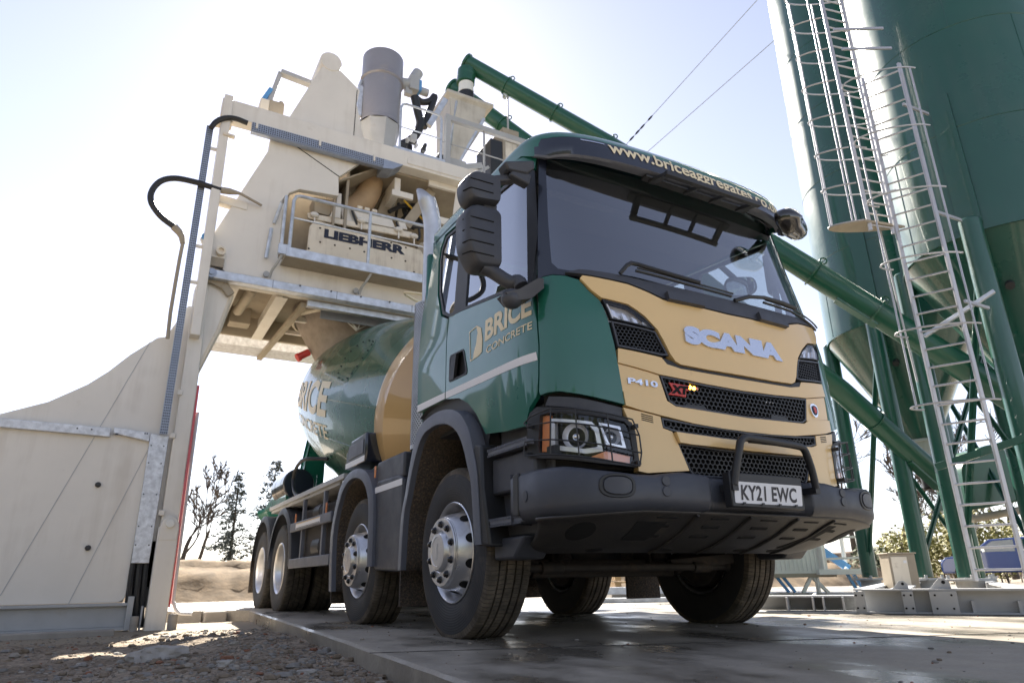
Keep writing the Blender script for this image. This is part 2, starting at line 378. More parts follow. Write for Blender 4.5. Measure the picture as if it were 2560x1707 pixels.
for i in range(NE+1):
    y = -3.6+(7.4+3.6)*i/NE; left.append((edge_x(y)+.006*noise.noise((y*5, 0, 0))+.010*noise.noise((y*1.3, 3, 0)), y))
left += [(-2.35, 8.0), (-2.45, 9.6), (-2.4, 12.5)]
out = left+[(12, 12.5), (30, 3), (30, -12), (-2.4, -12)]
# bevelled slab rim: side, chamfer, top
def off(d, z): return [(x+d, y, z) for x, y in left]
s.loft([off(0, -.30), off(0, -.016), off(.012, -.002), off(.03, 0)])
top = [(x+.03, y, 0.) for x, y in left]+[(12, 12.5, 0), (30, 3, 0), (30, -12, 0), (-2.37, -12, 0)]
s.add(top, [tuple(range(len(top)))])
o = s.build('concrete_slab', m_slab, smooth=40, org=(0, 0, 0), fix=False); o['kind'] = 'structure'
# joints sawn across the slab
j = MB()
for (a, b) in (((-1.9, .9), (9, -3.2)), ((-1.85, -1.35), (6, -4.3)), ((2.2, 2.6), (7.5, -1.0))):
    j.bar((*a, .0012), (*b, .0012), .006, .003)
o = j.build('slab_joint', mat('joint_filler', (.05, .045, .04), .9), smooth=0); o['kind'] = 'structure'

# ------------------------------------------------------------------ earth bank far behind (terrain)
def bank_strip(name, x0, x1, yb, yt, h, seed, m, ang=0.):
    b = MB(); rows = []
    nx = int((x1-x0)/.2)
    prof = [(0, 0), (.10, .08), (.2, .19), (.3, .30), (.4, .42), (.5, .55), (.6, .67), (.7, .78), (.8, .86), (.88, .90), (.92, 1.0), (1, 1.05), (1.25, 1.04), (2.2, .95), (6, .8)]
    for k, (t, hh) in enumerate(prof):
        row = []
        for i in range(nx+1):
            x = x0+(x1-x0)*i/nx; y = yb+(yt-yb)*t
            z = -.16+h*hh*(1+.10*noise.noise((x*.25, seed, 0)))+(.03*noise.noise((x*.9, y*1.1, seed))+.055*noise.noise((x*2.6, y*3, seed))+.05*noise.noise((x*6, y*6, seed)))*(0 if k == 0 else 1)
            row.append((x, y+.35*noise.noise((x*.5, seed, t*2)), z))
        rows.append(row)
    b.loft(rows); o = b.build(name, m, smooth=60, org=(0, 0, 0), fix=False); o['kind'] = 'structure'; return o
m_bank = mat('earth_bank_soil', (.235, .165, .095), .95, var=.35, vs=2.5, bump=1, bs=7, dirt=((.09, .066, .042), .45, 2.2))
m_bank2 = mat('dark_bank_soil', (.13, .085, .055), .95, var=.3, vs=2, bump=.9, bs=10, dirt=((.20, .17, .06), .2, 2))
bank_strip('earth_bank', -14, 22, 12.9, 14.9, .96, 3.3, m_bank)
bank_strip('far_bank', 8, 70, 27, 31, 1.9, 8.1, m_bank2)

# ------------------------------------------------------------------ batching plant
Y = 6.2
PL_ = thing('batching_plant', 'tall cream concrete batching plant with mixer platform standing over the truck', 'batching plant', (-2.56, 6.3, -.12))
# main side plate: upper peak, lower body, fascia
b = MB()
pk = plane('y', Y, 'T', (960, 560), (985, 530), (1205, 190), (1235, 158), (1262, 148), (1300, 165), (1340, 205), (1465, 332), (1442, 420), (1500, 690), (1480, 735))
b.prism(pk, (0, .10, 0))
lo = plane('y', Y, 'T', (880, 640), (865, 722), (490, 1290), (478, 1500), (480, 1560))
p1 = [Vector((-2.46, Y, 4.0)), Vector((3.2, Y, 4.0)), Vector((3.2, Y, 4.50)), Vector((-1.70, Y, 4.50))]
p2 = plane('y', Y, 'T', (960, 1110), (1000, 1000), (1070, 975), (1325, 1020), (1325, 895), (1470, 800), (1200, 690))
b.prism(lo[:4]+p1+p2, (0, .10, 0))
b.build('side_plate', m_cream, PL_, bevel=.008)
b = MB(); e = plane('y', Y-.004, 'T', (880, 640), (1040, 690), (1330, 895)); b.tube(e, .006, 4)
e = plane('y', Y-.004, 'T', (1445, 330), (1420, 660)); b.tube(e, .006, 4); b.each('plate_seam', m_void, PL_)
b = MB(); c = plane('y', Y+.12, 'T', (1262, 175))[0]; b.cyl(c+Vector((0, -.13, 0)), c+Vector((0, .9, 0)), .17, 20); b.build('skip_pulley', m_cream, PL_, bevel=.01)
# left posts
b = MB(); b.box((-2.645, 6.02, 3.2), (-2.53, 6.24, 6.72)); b.build('mast_post', m_cream, PL_, bevel=.008)
b = MB(); b.prism([(-2.655, Y-.02, .95), (-2.475, Y-.02, .95), (-2.475, Y-.02, 2.75), (-2.50, Y-.02, 3.9), (-2.655, Y-.02, 3.9)], (0, .30, 0))
b.build('leg', m_cream, PL_, bevel=.01)
b = MB(); b.box((-2.67, Y-.06, -.14), (-2.46, Y+.3, .95)); b.prism([(-2.65+.09+.10*cos(a), Y-.065, .93+.14*sin(a)) for a in np.linspace(0, pi, 9)]+[(-2.66, Y-.065, .80), (-2.47, Y-.065, .80)], (0, .02, 0))
b.build('leg_foot', m_cream, PL_, bevel=.012)
b = MB(); b.cyl((-2.56, Y-.10, .98), (-2.56, Y-.05, .98), .045, 18); b.build('foot_pin', m_white_steel, PL_, bevel=.005)
for x, z in ((-2.655, 2.50), (-2.665, 1.98), (-2.66, 1.1)):
    b = MB(); b.box((x-.03, Y-.05, z-.03), (x+.03, Y-.02, z+.03)); b.build('cover_clip', m_cream, PL_, bevel=.005)
# rear leg painted with a red reflective edge
b = MB(); b.bar((-2.452, Y+.02, .10), (-2.463, Y+.02, 2.62), .03, .05, (0, 1, 0)); b.build('red_edge_strip', m_red, PL_)
b = MB(); b.tube(cr([(-2.425, Y+.06, 2.3), (-2.415, Y+.06, .35), (-2.40, Y+.06, .14), (-2.34, Y+.06, .04), (-2.2, Y+.06, .02)], 6), .02, 8); b.build('white_edge_guard', m_white, PL_)
b = MB(); b.cyl((-2.77, Y-.06, -.14), (-2.77, Y-.06, .02), .04, 12); b.cyl((-2.40, Y-.06, -.14), (-2.40, Y-.06, .03), .05, 12); b.each('anchor_stub', m_kerb, PL_, bevel=.005)
# perforated cable tray beside the post
def tray(p, q, w, d, name, nrm, n, parent=PL_):
    """channel with rows of punched holes; nrm = side the holes show on"""
    p = Vector(p); q = Vector(q); t = (q-p).normalized(); nrm = Vector(nrm); a = t.cross(nrm).normalized()
    b = MB(); b.bar(p, q, w, d, nrm); o = b.build(name, m_galv_dark, parent)
    h = MB(); L_ = (q-p).length
    for side, off_, ww in ((nrm, d/2, w),):
        rows = 4 if ww > .05 else 3
        for i in range(n):
            for k in range(rows):
                c = p+t*(L_*(i+.5)/n)+side*(off_+.0015)+a*(ww*((k+.5)/rows-.5)*.92)
                u = t*(L_/n*.30); v = a*(ww/rows*.30)
                h.add([c-u-v, c+u-v, c+u+v, c-u+v], [(0, 1, 2, 3)], 0)
    h.build('punched_holes', m_hole, o, smooth=0, fix=False)
    return o
tray((-2.765, 6.13, 6.2), (-2.765, 6.13, 1.98), .085, .06, 'cable_tray', (0, -1, 0), 130)
b = MB(); b.box((-2.73, 6.12, 5.86), (-2.64, 6.15, 5.9)); b.box((-2.73, 6.12, 3.9), (-2.64, 6.15, 3.94)); b.box((-2.73, 6.12, 4.4), (-2.64, 6.15, 4.44)); b.each('tray_bracket', m_cream, PL_)
# left gusset wall with the swept upper edge
cv = [(-2.70, 3.66), (-2.894, 3.215), (-2.93, 3.205), (-2.98, 3.19), (-3.04, 3.13), (-3.242, 2.93), (-3.43, 2.70), (-3.613, 2.52), (-3.95, 2.28), (-4.348, 2.105), (-4.9, 1.96), (-5.6, 1.87), (-7.5, 1.80)]
b = MB(); b.prism([(x, Y+.10, z) for x, z in [(-2.56, 3.66)]+cv]+[(-7.5, Y+.10, .16), (-2.90, Y+.10, .16), (-2.90, Y+.10, .3), (-2.56, Y+.10, .3)], (0, .25, 0))
b.build('gusset_wall', m_cream, PL_, bevel=.012)
b = MB(); b.prism([(p[0], Y+.06, p[1]) for p in rnd_poly([(-7.4, .16), (-2.885, .16), (-2.885, 1.93), (-2.9, 1.955), (-7.4, 2.0)], .09)], (0, .035, 0)); b.build('lower_panel', m_cream, PL_, bevel=.006)
b = MB()
for pts in (((345, 785), (225, 988)), ((217, 1003), (0, 1368)), ((352, 1010), (155, 1390))):
    b.tube([at('y', Y+.058 if pts[0][1] > 900 else Y+.098, *(q*1.0884 for q in p)) for p in pts], .0045, 4)
b.each('panel_seam', m_steelgrey, PL_)
for p in ((225, 1113), (202, 1258)):
    c = at('y', Y+.06, p[0]*1.0884, p[1]*1.0884); b = MB(); b.lathe([(0, .028), (-.02, .03), (-.035, .022), (-.04, .0)], c, (0, 1, 0), 16); b.build('panel_knob', m_black, PL_)
# galvanised cover strips
for (x0, x1) in ((-5.6, -3.30), (-3.27, -2.90)):
    b = MB(); b.prism([(x0, Y-.01, 2.055-.0*x0 if x0 < -4 else 2.03), (x1, Y-.01, 2.0 if x1 > -3.1 else 2.02), (x1, Y-.01, 1.90 if x1 > -3.1 else 1.92), (x0, Y-.01, 1.965)], (0, .07, 0)); o = b.build('cover_strip', m_galv_mot, PL_, bevel=.004)
    h = MB()
    for t in (.08, .12, .86, .92): h.cyl((x0+(x1-x0)*t, Y-.014, 1.955+.03*(t > .5)), (x0+(x1-x0)*t, Y-.008, 1.955+.03*(t > .5)), .009, 8)
    h.each('rivet', m_hole, o)
b = MB(); b.prism([(-2.895, Y-.03, 1.985), (-2.70, Y-.03, 1.975), (-2.712, Y-.03, .56), (-2.888, Y-.03, .56)], (0, .10, 0)); o = b.build('cable_cover', m_galv_mot, PL_, bevel=.005)
h = MB()
for z in (.75, .95, 1.3, 1.65, 1.85):
    for x in (-2.87, -2.74): h.cyl((x, Y-.034, z), (x, Y-.028, z), .008, 8)
h.each('rivet', m_hole, o)
b = MB()
for k, (x, r) in enumerate(((-2.86, .03), (-2.80, .035), (-2.745, .028))):
    b.tube(cr([(x, Y+.05, .75), (x+.01*k, Y+.03, .35), (x+.03, Y+.06, .1), (x+.06, Y+.1, -.1)], 5), r, 8)
b.box((-2.885, Y+.10, .1), (-2.67, Y+.12, .8)); b.build('cable_bundle', m_black, PL_)
b = MB(); b.box((-7.4, Y+.0, -.12), (-2.81, Y+.2, -.085)); b.box((-7.4, Y+.0, .125), (-2.81, Y+.2, .155)); b.box((-7.4, Y+.07, -.085), (-2.81, Y+.1, .125)); b.box((-2.86, Y-.02, -.12), (-2.80, Y+.2, .22)); b.box((-2.72, Y, -.13), (-2.70, Y+.1, .12))
b.build('base_beam', m_steelgrey, PL_, bevel=.004)
# hinge lugs and lower brace of the leg
pv = plane('y', Y-.05, 'T', (420, 1290), (455, 1275), (520, 1300), (580, 1350), (585, 1420), (550, 1475), (500, 1450), (470, 1410))
b = MB(); b.prism(pv, (0, .08, 0)); c = plane('y', Y-.06, 'T', (553, 1385))[0]; o = b.build('hinge_lug', m_cream, PL_, bevel=.01)
h = MB(); h.lathe([(0, .06), (-.06, .06), (-.06, .035), (-.03, .035), (-.03, 0)], c, (0, 1, 0), 18); h.build('hinge_bush', m_cream_dirty, o)
c = plane('y', Y-.06, 'T', (452, 1290))[0]; b = MB(); b.cyl(c, c+Vector((0, -.04, 0)), .045, 12); b.build('hinge_bolt', m_bluesteel, PL_, bevel=.004)
b = MB(); b.box(tuple(plane('y', Y-.06, 'T', (480, 1470))[0]), tuple(plane('y', Y-.0, 'T', (575, 1440))[0])); b.build('lug_block', m_cream_in, PL_, bevel=.006)
dg = plane('y', Y+.03, 'V', (135, 205), (190, 200), (420, 440), (275, 815), (20, 1310), (0, 1340), (-10, 1200))
b = MB(); b.prism(dg, (0, .12, 0)); b.build('leg_brace_plate', m_cream, PL_, bevel=.008)
b = MB(); e = plane('y', Y+.05, 'V', (430, 430), (285, 815), (20, 1320), (-120, 1560)); b.tube(e, .035, 6); b.build('brace_flange', m_cream_dirty, PL_)
b = MB(); e = plane('y', Y-.02, 'V', (150, 215), (345, 315), (425, 425)); b.bar(e[0], e[1], .12, .05, (0, 1, 0)); b.bar(e[1], e[2], .10, .05, (0, 1, 0)); b.build('gusset_bracket', m_cream_in, PL_, bevel=.006)
# galvanised lower beam, double flange
b = MB(); b.box((-2.47, 6.06, 4.0), (3.4, 6.19, 4.115)); o = b.build('galvanised_beam', m_galv, PL_, bevel=.006)
h = MB(); c = Vector((-2.50, 6.05, 4.06)); h.cyl(c, c+Vector((0, .14, 0)), .062, 18); h.cyl(c-Vector((0, .02, 0)), c, .03, 12); h.build('beam_pin', m_galv_dark, o)
h = MB()
for i in range(9): h.cyl((-1.4+i*.42, 6.055, 4.10), (-1.4+i*.42, 6.045, 4.10), .012, 8)
h.each('beam_bolt', m_hole, o)
for x in (-1.75, -.9, .2, 1.1): h = MB(); h.box((x, 6.054, 4.0), (x+.004, 6.062, 4.115)); h.build('sheet_joint', m_hole, o)
b = MB(); b.box((-1.25, 6.22, 3.90), (3.4, 6.30, 3.985)); b.build('inner_galvanised_rail', m_galv, PL_, bevel=.004)
b = MB(); b.box((-1.0, 6.5, 3.86), (3.4, 6.52, 4.1)); b.build('galvanised_skirt', m_galv_dark, PL_)
b = MB(); b.tube(cr(plane('y', Y-.03, 'V', (170, 85), (310, 140), (360, 180), (430, 190), (700, 240), (1000, 310), (1150, 330), (1170, 315)), 5), .012, 6); b.build('loose_cable', m_hose, PL_)
# top beam with cable trays
b = MB(); b.box((-2.66, 6.08, 6.42), (3.2, 6.30, 6.70)); b.build('top_beam', m_cream, PL_, bevel=.01)
b = MB(); b.box((.05, 6.066, 6.47), (3.1, 6.08, 6.57)); b.build('beam_panel', m_cream, PL_, bevel=.004)
t = tray((-2.25, 6.09, 6.36), (-.33, 6.09, 6.36), .13, .05, 'perforated_tray', (0, -1, 0), 64)
b = MB(); b.box((-2.25, 6.08, 6.28), (-.33, 6.16, 6.30)); b.build('tray_floor', m_galv_dark, PL_)
b = MB(); b.prism([(-.34, 6.07, 6.43), (-.34, 6.07, 6.27), (-.18, 6.07, 6.30), (-.02, 6.07, 6.42)], (0, .3, 0)); b.build('beam_end_plate', m_galv_dark, PL_, smooth=0)
for x in (-2.2, -1.32, -.5): b = MB(); b.box((x, 6.05, 6.34), (x+.03, 6.08, 6.45)); b.build('tray_hanger', m_cream, PL_)
b = MB(); b.box((-2.70, 6.05, 6.30), (-2.5, 6.25, 6.34)); b.box((-2.6, 6.0, 6.06), (-2.45, 6.06, 6.10)); b.each('hose_clamp', m_cream_dirty, PL_, bevel=.005)
# hoses at the mast
b = MB(); b.tube(cr(plane('y', 6.0, 'T', (730, 545), (650, 515), (580, 512), (525, 535), (490, 575)), 8), .036, 10); b.build('feed_hose', m_hose, PL_)
b = MB(); b.tube(cr(plane('y', 6.05, 'T', (555, 982), (470, 955), (390, 930), (260, 905), (165, 922), (105, 985), (100, 1060), (160, 1150), (250, 1222)), 8), .038, 10); b.build('air_hose', m_hose, PL_)
b = MB(); e = plane('y', 6.05, 'T', (250, 1222), (285, 1260), (300, 1290), (305, 1330)); b.tube(e, [.05, .045, .038, .03], 10); b.tube(plane('y', 6.05, 'T', (305, 1330), (285, 1430), (255, 1600), (225, 1780), (206, 1950)), .022, 8); e = plane('y', 6.05, 'T', (555, 982), (610, 990), (680, 1003)); b.tube(e, [.045, .045, .02], 10); b.tube([e[1], e[2], e[2]+Vector((.3, .1, -.05))], .018, 8)
b.each('hose_coupling', m_cream_in, PL_)
b = MB(); e = plane('y', 6.25, 'T', (530, 1045), (650, 1075)); b.bar(e[0], e[1]+Vector((.15, 0, -.02)), .12, .13, (0, 1, 0)); b.build('mast_tie', m_cream, PL_, bevel=.006)
# lamp bracket at upper left
b = MB(); e = plane('y', 6.6, 'T', (1140, 290), (945, 215), (870, 410)); b.bar(e[0], e[1], .07, .12, (0, 1, 0)); b.bar(e[1], e[2], .07, .05, (0, 1, 0)); b.build('lamp_bracket', m_steelgrey, PL_, bevel=.004)
e = plane('y', 6.6, 'T', (800, 470), (865, 425), (960, 470), (945, 520), (830, 400), (880, 330))
b = MB(); b.box((e[0].x, 6.5, e[0].z-.04), (e[1].x, 6.75, e[1].z+.02)); b.build('lamp_housing', m_cream_dirty, PL_, bevel=.01)
b = MB(); b.box((e[1].x, 6.5, e[3].z), (e[2].x, 6.75, e[2].z+.08)); b.cyl((e[1].x+.18, 6.6, e[2].z+.08), (e[1].x+.18, 6.6, e[2].z+.16), .035, 10); b.build('lamp_motor', m_cream_in, PL_, bevel=.01)
b = MB(); b.bar(e[4], e[5], .06, .12, (0, 1, 0)); b.build('lamp_clamp', m_bluesteel, PL_)
# dust filter
fx, fy = -.145, 7.0
b = MB(); b.lathe([(9.06, .31), (9.06, .355), (8.62, .355), (8.60, .375), (8.56, .375), (8.54, .345), (7.72, .335), (7.70, .35), (7.66, .35)], (fx, fy, 0), (0, 0, 1), 40); b.lathe([(7.66, .35), (7.0, .24), (6.7, .20)], (fx, fy, 0), (0, 0, 1), 8, 1); b.lathe([(9.05, .31), (9.05, 0)], (fx, fy, 0), (0, 0, 1), 40)
o = b.build('dust_filter', [m_grey_hop, m_steelgrey], PL_, smooth=30)
h = MB(); h.box((fx-.42, fy-.05, 7.75), (fx-.34, fy+.05, 8.35)); h.cyl((fx-.40, fy, 8.35), (fx-.36, fy, 8.5), .03, 8); h.build('filter_ladder_bracket', m_galv, o)
h = MB(); h.cyl((fx+.33, fy, 8.72), (fx+.52, fy, 8.76), .10, 14); h.box((fx+.48, fy-.1, 8.62), (fx+.66, fy+.12, 8.92)); h.cyl((fx+.58, fy, 8.9), (fx+.66, fy, 9.08), .10, 14); h.cyl((fx+.66, fy, 8.70), (fx+.86, fy, 8.70), .075, 14); h.box((fx+.42, fy-.05, 8.52), (fx+.55, fy+.06, 8.66)); h.build('filter_motor', m_steelgrey, o, bevel=.008)
h = MB(); h.box((fx+.655, fy-.11, 8.62), (fx+.70, fy+.1, 8.84)); h.build('motor_plate', m_bluesteel, o)
# top deck railing
def rail(name, posts, z0, z1, mids, parent, r=.021, m=m_galv, arch=True):
    b = MB(); P = [Vector(p) for p in posts]
    top = [Vector((P[0].x, P[0].y, z0))]+[Vector((P[0].x, P[0].y, z1-.09)), Vector((P[0].x+.03*(1 if P[-1].x > P[0].x else -1), P[0].y, z1-.02))]+[Vector((P[0].x+.09, P[0].y, z1))]+[Vector((p.x, p.y, z1)) for p in P[1:-1]]+[Vector((P[-1].x-.09, P[-1].y, z1)), Vector((P[-1].x-.03, P[-1].y, z1-.03)), Vector((P[-1].x, P[-1].y, z1-.09)), Vector((P[-1].x, P[-1].y, z0))]
    b.tube(top, r, 8)
    for p in P[1:-1]: b.tube([(p.x, p.y, z0), (p.x, p.y, z1)], r, 8)
    for zz in mids: b.tube([(P[0].x, P[0].y, zz), (P[-1].x, P[-1].y, zz)], r*.6, 6)
    return b.build(name, m, parent)
rail('deck_railing', [(-.05, 6.2, 0), (.66, 6.2, 0)], 6.70, 7.66, [7.2], PL_)
b = MB(); b.bar((.79, 6.25, 6.6), (.79, 6.25, 7.72), .09, .09); b.bar((.75, 6.25, 7.70), (2.9, 6.25, 7.70), .07, .10); b.tube([(1.48, 6.25, 6.65), (1.48, 6.25, 7.68)], .02, 8); b.tube([(2.3, 6.25, 6.65), (2.3, 6.25, 7.68)], .02, 8); b.tube([(.7, 6.25, 7.2), (2.9, 6.25, 7.2)], .013, 6); b.build('deck_frame', m_steelgrey, PL_, bevel=.004)
b = MB(); b.box((-.15, 6.15, 6.70), (.72, 6.9, 6.79)); b.box((.8, 6.2, 6.70), (3.1, 7.2, 6.75)); b.build('deck_floor', m_galv, PL_, bevel=.004)
# weighing hopper and control boxes
m_cone2 = mat('weathered_cream', (.56, .52, .45), .5, var=.1, vs=3, dirt=((.35, .29, .22), .12, 4), streak=((.28, .23, .17), .4, 8))
b = MB()
y0, y1 = 6.95, 7.75
tp = [(1.08, y0, 8.92), (2.05, y0, 8.92), (2.05, y1, 8.92), (1.08, y1, 8.92)]; tl = [(x, yy, 8.86) for x, yy, z in tp]; md = [(1.16, y0+.06, 8.80), (1.92, y0+.06, 8.80), (1.92, y1-.06, 8.80), (1.16, y1-.06, 8.80)]; md2 = [(1.18, y0+.08, 8.35), (1.84, y0+.08, 8.35), (1.84, y1-.08, 8.35), (1.18, y1-.08, 8.35)]; bt = [(1.12, y0+.25, 7.45), (1.40, y0+.25, 7.45), (1.40, y1-.25, 7.45), (1.12, y1-.25, 7.45)]
b.loft([tp, tl, md, md2, bt], close=True, capends=True); o = b.build('weigh_hopper', m_cone2, PL_, bevel=.01)
h = MB(); h.bar((1.86, y0+.04, 8.55), (1.45, y0+.24, 7.6), .05, .05); h.bar((1.30, y0+.06, 8.75), (1.2, y0+.18, 7.6), .06, .03); h.bar((1.02, y0-.05, 8.6), (.72, y0-.02, 7.95), .10, .10); h.build('hopper_rib', m_galv, o, bevel=.004)
h = MB(); h.box((1.0, 7.0, 6.8), (1.5, 7.6, 7.5)); h.build('hopper_base', m_steelgrey, PL_, bevel=.01)
b = MB(); b.bar((1.2, 6.9, 7.2), (1.75, 6.9, 7.42), .12, .10); b.bar((1.2, 6.9, 6.9), (1.9, 6.9, 7.45), .05, .05); b.build('support_arm', m_steelgrey, PL_, bevel=.004)
b = MB(); b.box((1.95, 6.9, 7.3), (2.2, 7.5, 8.1)); b.build('vent_box', m_black, PL_, bevel=.01)
b = MB(); b.box((2.2, 6.88, 7.25), (2.55, 7.5, 8.42)); b.box((2.55, 6.95, 7.3), (2.7, 7.5, 8.2)); o = b.build('control_cabinet', m_cream_in, PL_, bevel=.01)
h = MB(); h.box((2.25, 6.875, 7.35), (2.50, 6.88, 8.1)); h.build('cabinet_door', m_cream_dirty, o, bevel=.003)
b = MB(); b.tube(cr(plane('y', 6.9, 'U', (770, 560), (800, 700), (825, 820), (790, 920), (720, 990), (640, 1030)), 8), .075, 12); b.tube(cr(plane('y', 7.0, 'U', (770, 560), (840, 610), (920, 600), (965, 555), (940, 640), (900, 740), (860, 860)), 8), .062, 12); b.build('filter_hose', m_hose, PL_)
random.seed(5)
b = MB()
for i in range(26):
    x = random.uniform(.05, .75); z = random.uniform(6.85, 7.45-.4*x); s_ = random.uniform(.03, .085); y_ = random.uniform(6.4, 6.8)
    b.box((x, y_, z-s_), (x+s_*1.3, y_+.1, z+s_*.6), random.choice((0, 1, 2)))
b.each('valve', [m_steelgrey, m_hose, m_cream_dirty], PL_, bevel=.006)
for dx in (0, .25): pass
# mixer bay: back wall, ceiling, ducts
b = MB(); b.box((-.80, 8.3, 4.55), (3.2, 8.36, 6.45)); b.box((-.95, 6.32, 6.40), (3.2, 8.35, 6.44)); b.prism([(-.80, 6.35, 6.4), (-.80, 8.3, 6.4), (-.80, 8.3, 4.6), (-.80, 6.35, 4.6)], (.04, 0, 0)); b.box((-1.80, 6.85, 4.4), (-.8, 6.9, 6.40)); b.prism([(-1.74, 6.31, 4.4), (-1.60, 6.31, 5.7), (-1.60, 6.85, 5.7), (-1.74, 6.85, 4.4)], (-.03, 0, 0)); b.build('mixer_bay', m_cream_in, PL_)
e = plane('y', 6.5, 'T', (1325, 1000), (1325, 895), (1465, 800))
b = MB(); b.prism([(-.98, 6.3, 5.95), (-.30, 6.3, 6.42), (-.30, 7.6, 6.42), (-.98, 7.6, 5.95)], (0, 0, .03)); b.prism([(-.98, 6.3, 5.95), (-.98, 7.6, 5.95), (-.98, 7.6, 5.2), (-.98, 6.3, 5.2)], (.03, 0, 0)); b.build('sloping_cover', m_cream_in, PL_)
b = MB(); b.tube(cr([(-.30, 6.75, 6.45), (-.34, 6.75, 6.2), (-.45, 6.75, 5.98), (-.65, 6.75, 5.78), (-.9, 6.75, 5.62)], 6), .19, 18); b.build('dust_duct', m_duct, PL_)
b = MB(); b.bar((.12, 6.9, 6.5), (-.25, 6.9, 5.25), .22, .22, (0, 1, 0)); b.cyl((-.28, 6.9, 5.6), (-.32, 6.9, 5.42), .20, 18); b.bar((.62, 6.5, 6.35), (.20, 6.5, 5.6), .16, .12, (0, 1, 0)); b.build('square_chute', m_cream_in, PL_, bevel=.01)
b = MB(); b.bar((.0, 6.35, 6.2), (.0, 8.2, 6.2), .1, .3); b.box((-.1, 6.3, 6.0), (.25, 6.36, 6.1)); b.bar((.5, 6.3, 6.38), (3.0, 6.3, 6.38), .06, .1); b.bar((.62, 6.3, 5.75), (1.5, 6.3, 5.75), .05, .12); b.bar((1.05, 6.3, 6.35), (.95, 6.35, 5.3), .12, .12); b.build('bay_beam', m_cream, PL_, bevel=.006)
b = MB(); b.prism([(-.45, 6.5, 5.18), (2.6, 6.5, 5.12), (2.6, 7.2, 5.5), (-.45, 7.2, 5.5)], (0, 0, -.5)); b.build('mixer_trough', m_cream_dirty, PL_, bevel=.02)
# mixer lids and levers
for (u0, u1) in (((850, 340), (1000, 400)), ((1060, 330), (1470, 440)), ((1550, 470), (1660, 540))): pass
def quad3(p, n, d, name, m, bev=.01):
    b = MB(); b.prism(p, d); return b.build(name, m, PL_, bevel=bev)
quad3(plane('y', 6.42, 'L', (835, 270), (955, 295), (1040, 500), (870, 460)), 0, (0, .05, 0), 'mixer_lid', m_cream)
quad3(plane('y', 6.42, 'L', (985, 290), (1450, 390), (1520, 545), (1060, 450)), 0, (0, .05, 0), 'mixer_lid', m_cream)
quad3(plane('y', 6.42, 'L', (1545, 440), (1630, 470), (1665, 560), (1570, 545)), 0, (0, .05, 0), 'mixer_lid', m_cream)
for (x, yy) in ((1040, 290), (1130, 310), (1220, 330)):
    e = plane('y', 6.40, 'L', (x, yy), (x+60, yy+20)); b = MB(); b.box((e[0].x, 6.36, e[1].z-.02), (e[1].x, 6.42, e[0].z+.02)); b.build('lid_hinge', m_cream_dirty, PL_, bevel=.005)
for px in ((965, 290, 1040, 500), (1520, 470, 1560, 550)):
    e = plane('y', 6.38, 'L', (px[0], px[1]), (px[2], px[3])); b = MB(); b.tube(e, .018, 8); b.build('gas_spring', m_black, PL_)
for px in ((1095, 450), (1550, 560), (520, 380), (1740, 640)):
    e = plane('y', 6.36, 'L', px, (px[0], px[1]+110)); b = MB(); b.ball(e[0], (.07, .05, .045), 10, 6); b.bar(e[0], e[1], .02, .02); b.build('lid_lever', m_cream, PL_)
b = MB(); e = plane('y', 6.38, 'L', (435, 350), (445, 420), (1700, 660), (1720, 590)); b.prism(e, (0, .04, 0)); b.build('trough_edge', m_cream_dirty, PL_, bevel=.008)
e = plane('y', 6.40, 'L', (480, 120), (700, 170), (800, 130), (800, 300), (700, 390), (520, 340))
b = MB(); b.prism(plane('y', 6.44, 'L', (520, 160), (780, 210), (700, 390), (520, 340)), (0, .3, 0)); b.build('trough_hood', m_cream_in, PL_)
b = MB(); b.prism(plane('y', 6.36, 'L', (800, 110), (855, 120), (840, 420), (705, 400), (790, 230)), (0, .05, 0)); b.build('hood_bracket', m_cream, PL_, bevel=.006)
# cables, yellow pipe behind
b = MB(); random.seed(11)
for i in range(16):
    e = plane('y', 6.9+random.uniform(-.1, .3), 'L', (random.uniform(1450, 1850), random.uniform(230, 330)), (random.uniform(1500, 1900), random.uniform(300, 480)), (random.uniform(1600, 1900), random.uniform(420, 560)))
    b.tube(cr(e, 5), random.uniform(.012, .03), 6)
e = plane('y', 6.7, 'L', (1430, 340), (1600, 270), (1800, 260)); b.tube(cr(e, 5), .035, 8); e = plane('y', 6.5, 'L', (1650, 480), (1750, 530), (1890, 520)); b.tube(cr(e, 5), .028, 8); e = plane('y', 6.5, 'L', (1800, 540), (1810, 640), (1780, 690)); b.tube(cr(e, 5), .022, 8)
b.build('cable_loom', m_hose, PL_)
b = MB(); b.tube(plane('y', 6.6, 'L', (1615, 200), (1920, 510)), .017, 8); b.build('grease_pipe', m_yellow, PL_)
e = plane('y', 6.45, 'L', (1880, 800)); b = MB(); b.cyl(e[0], e[0]+Vector((0, .2, 0)), .13, 20); b.build('drive_cover', m_cream_in, PL_, bevel=.01)
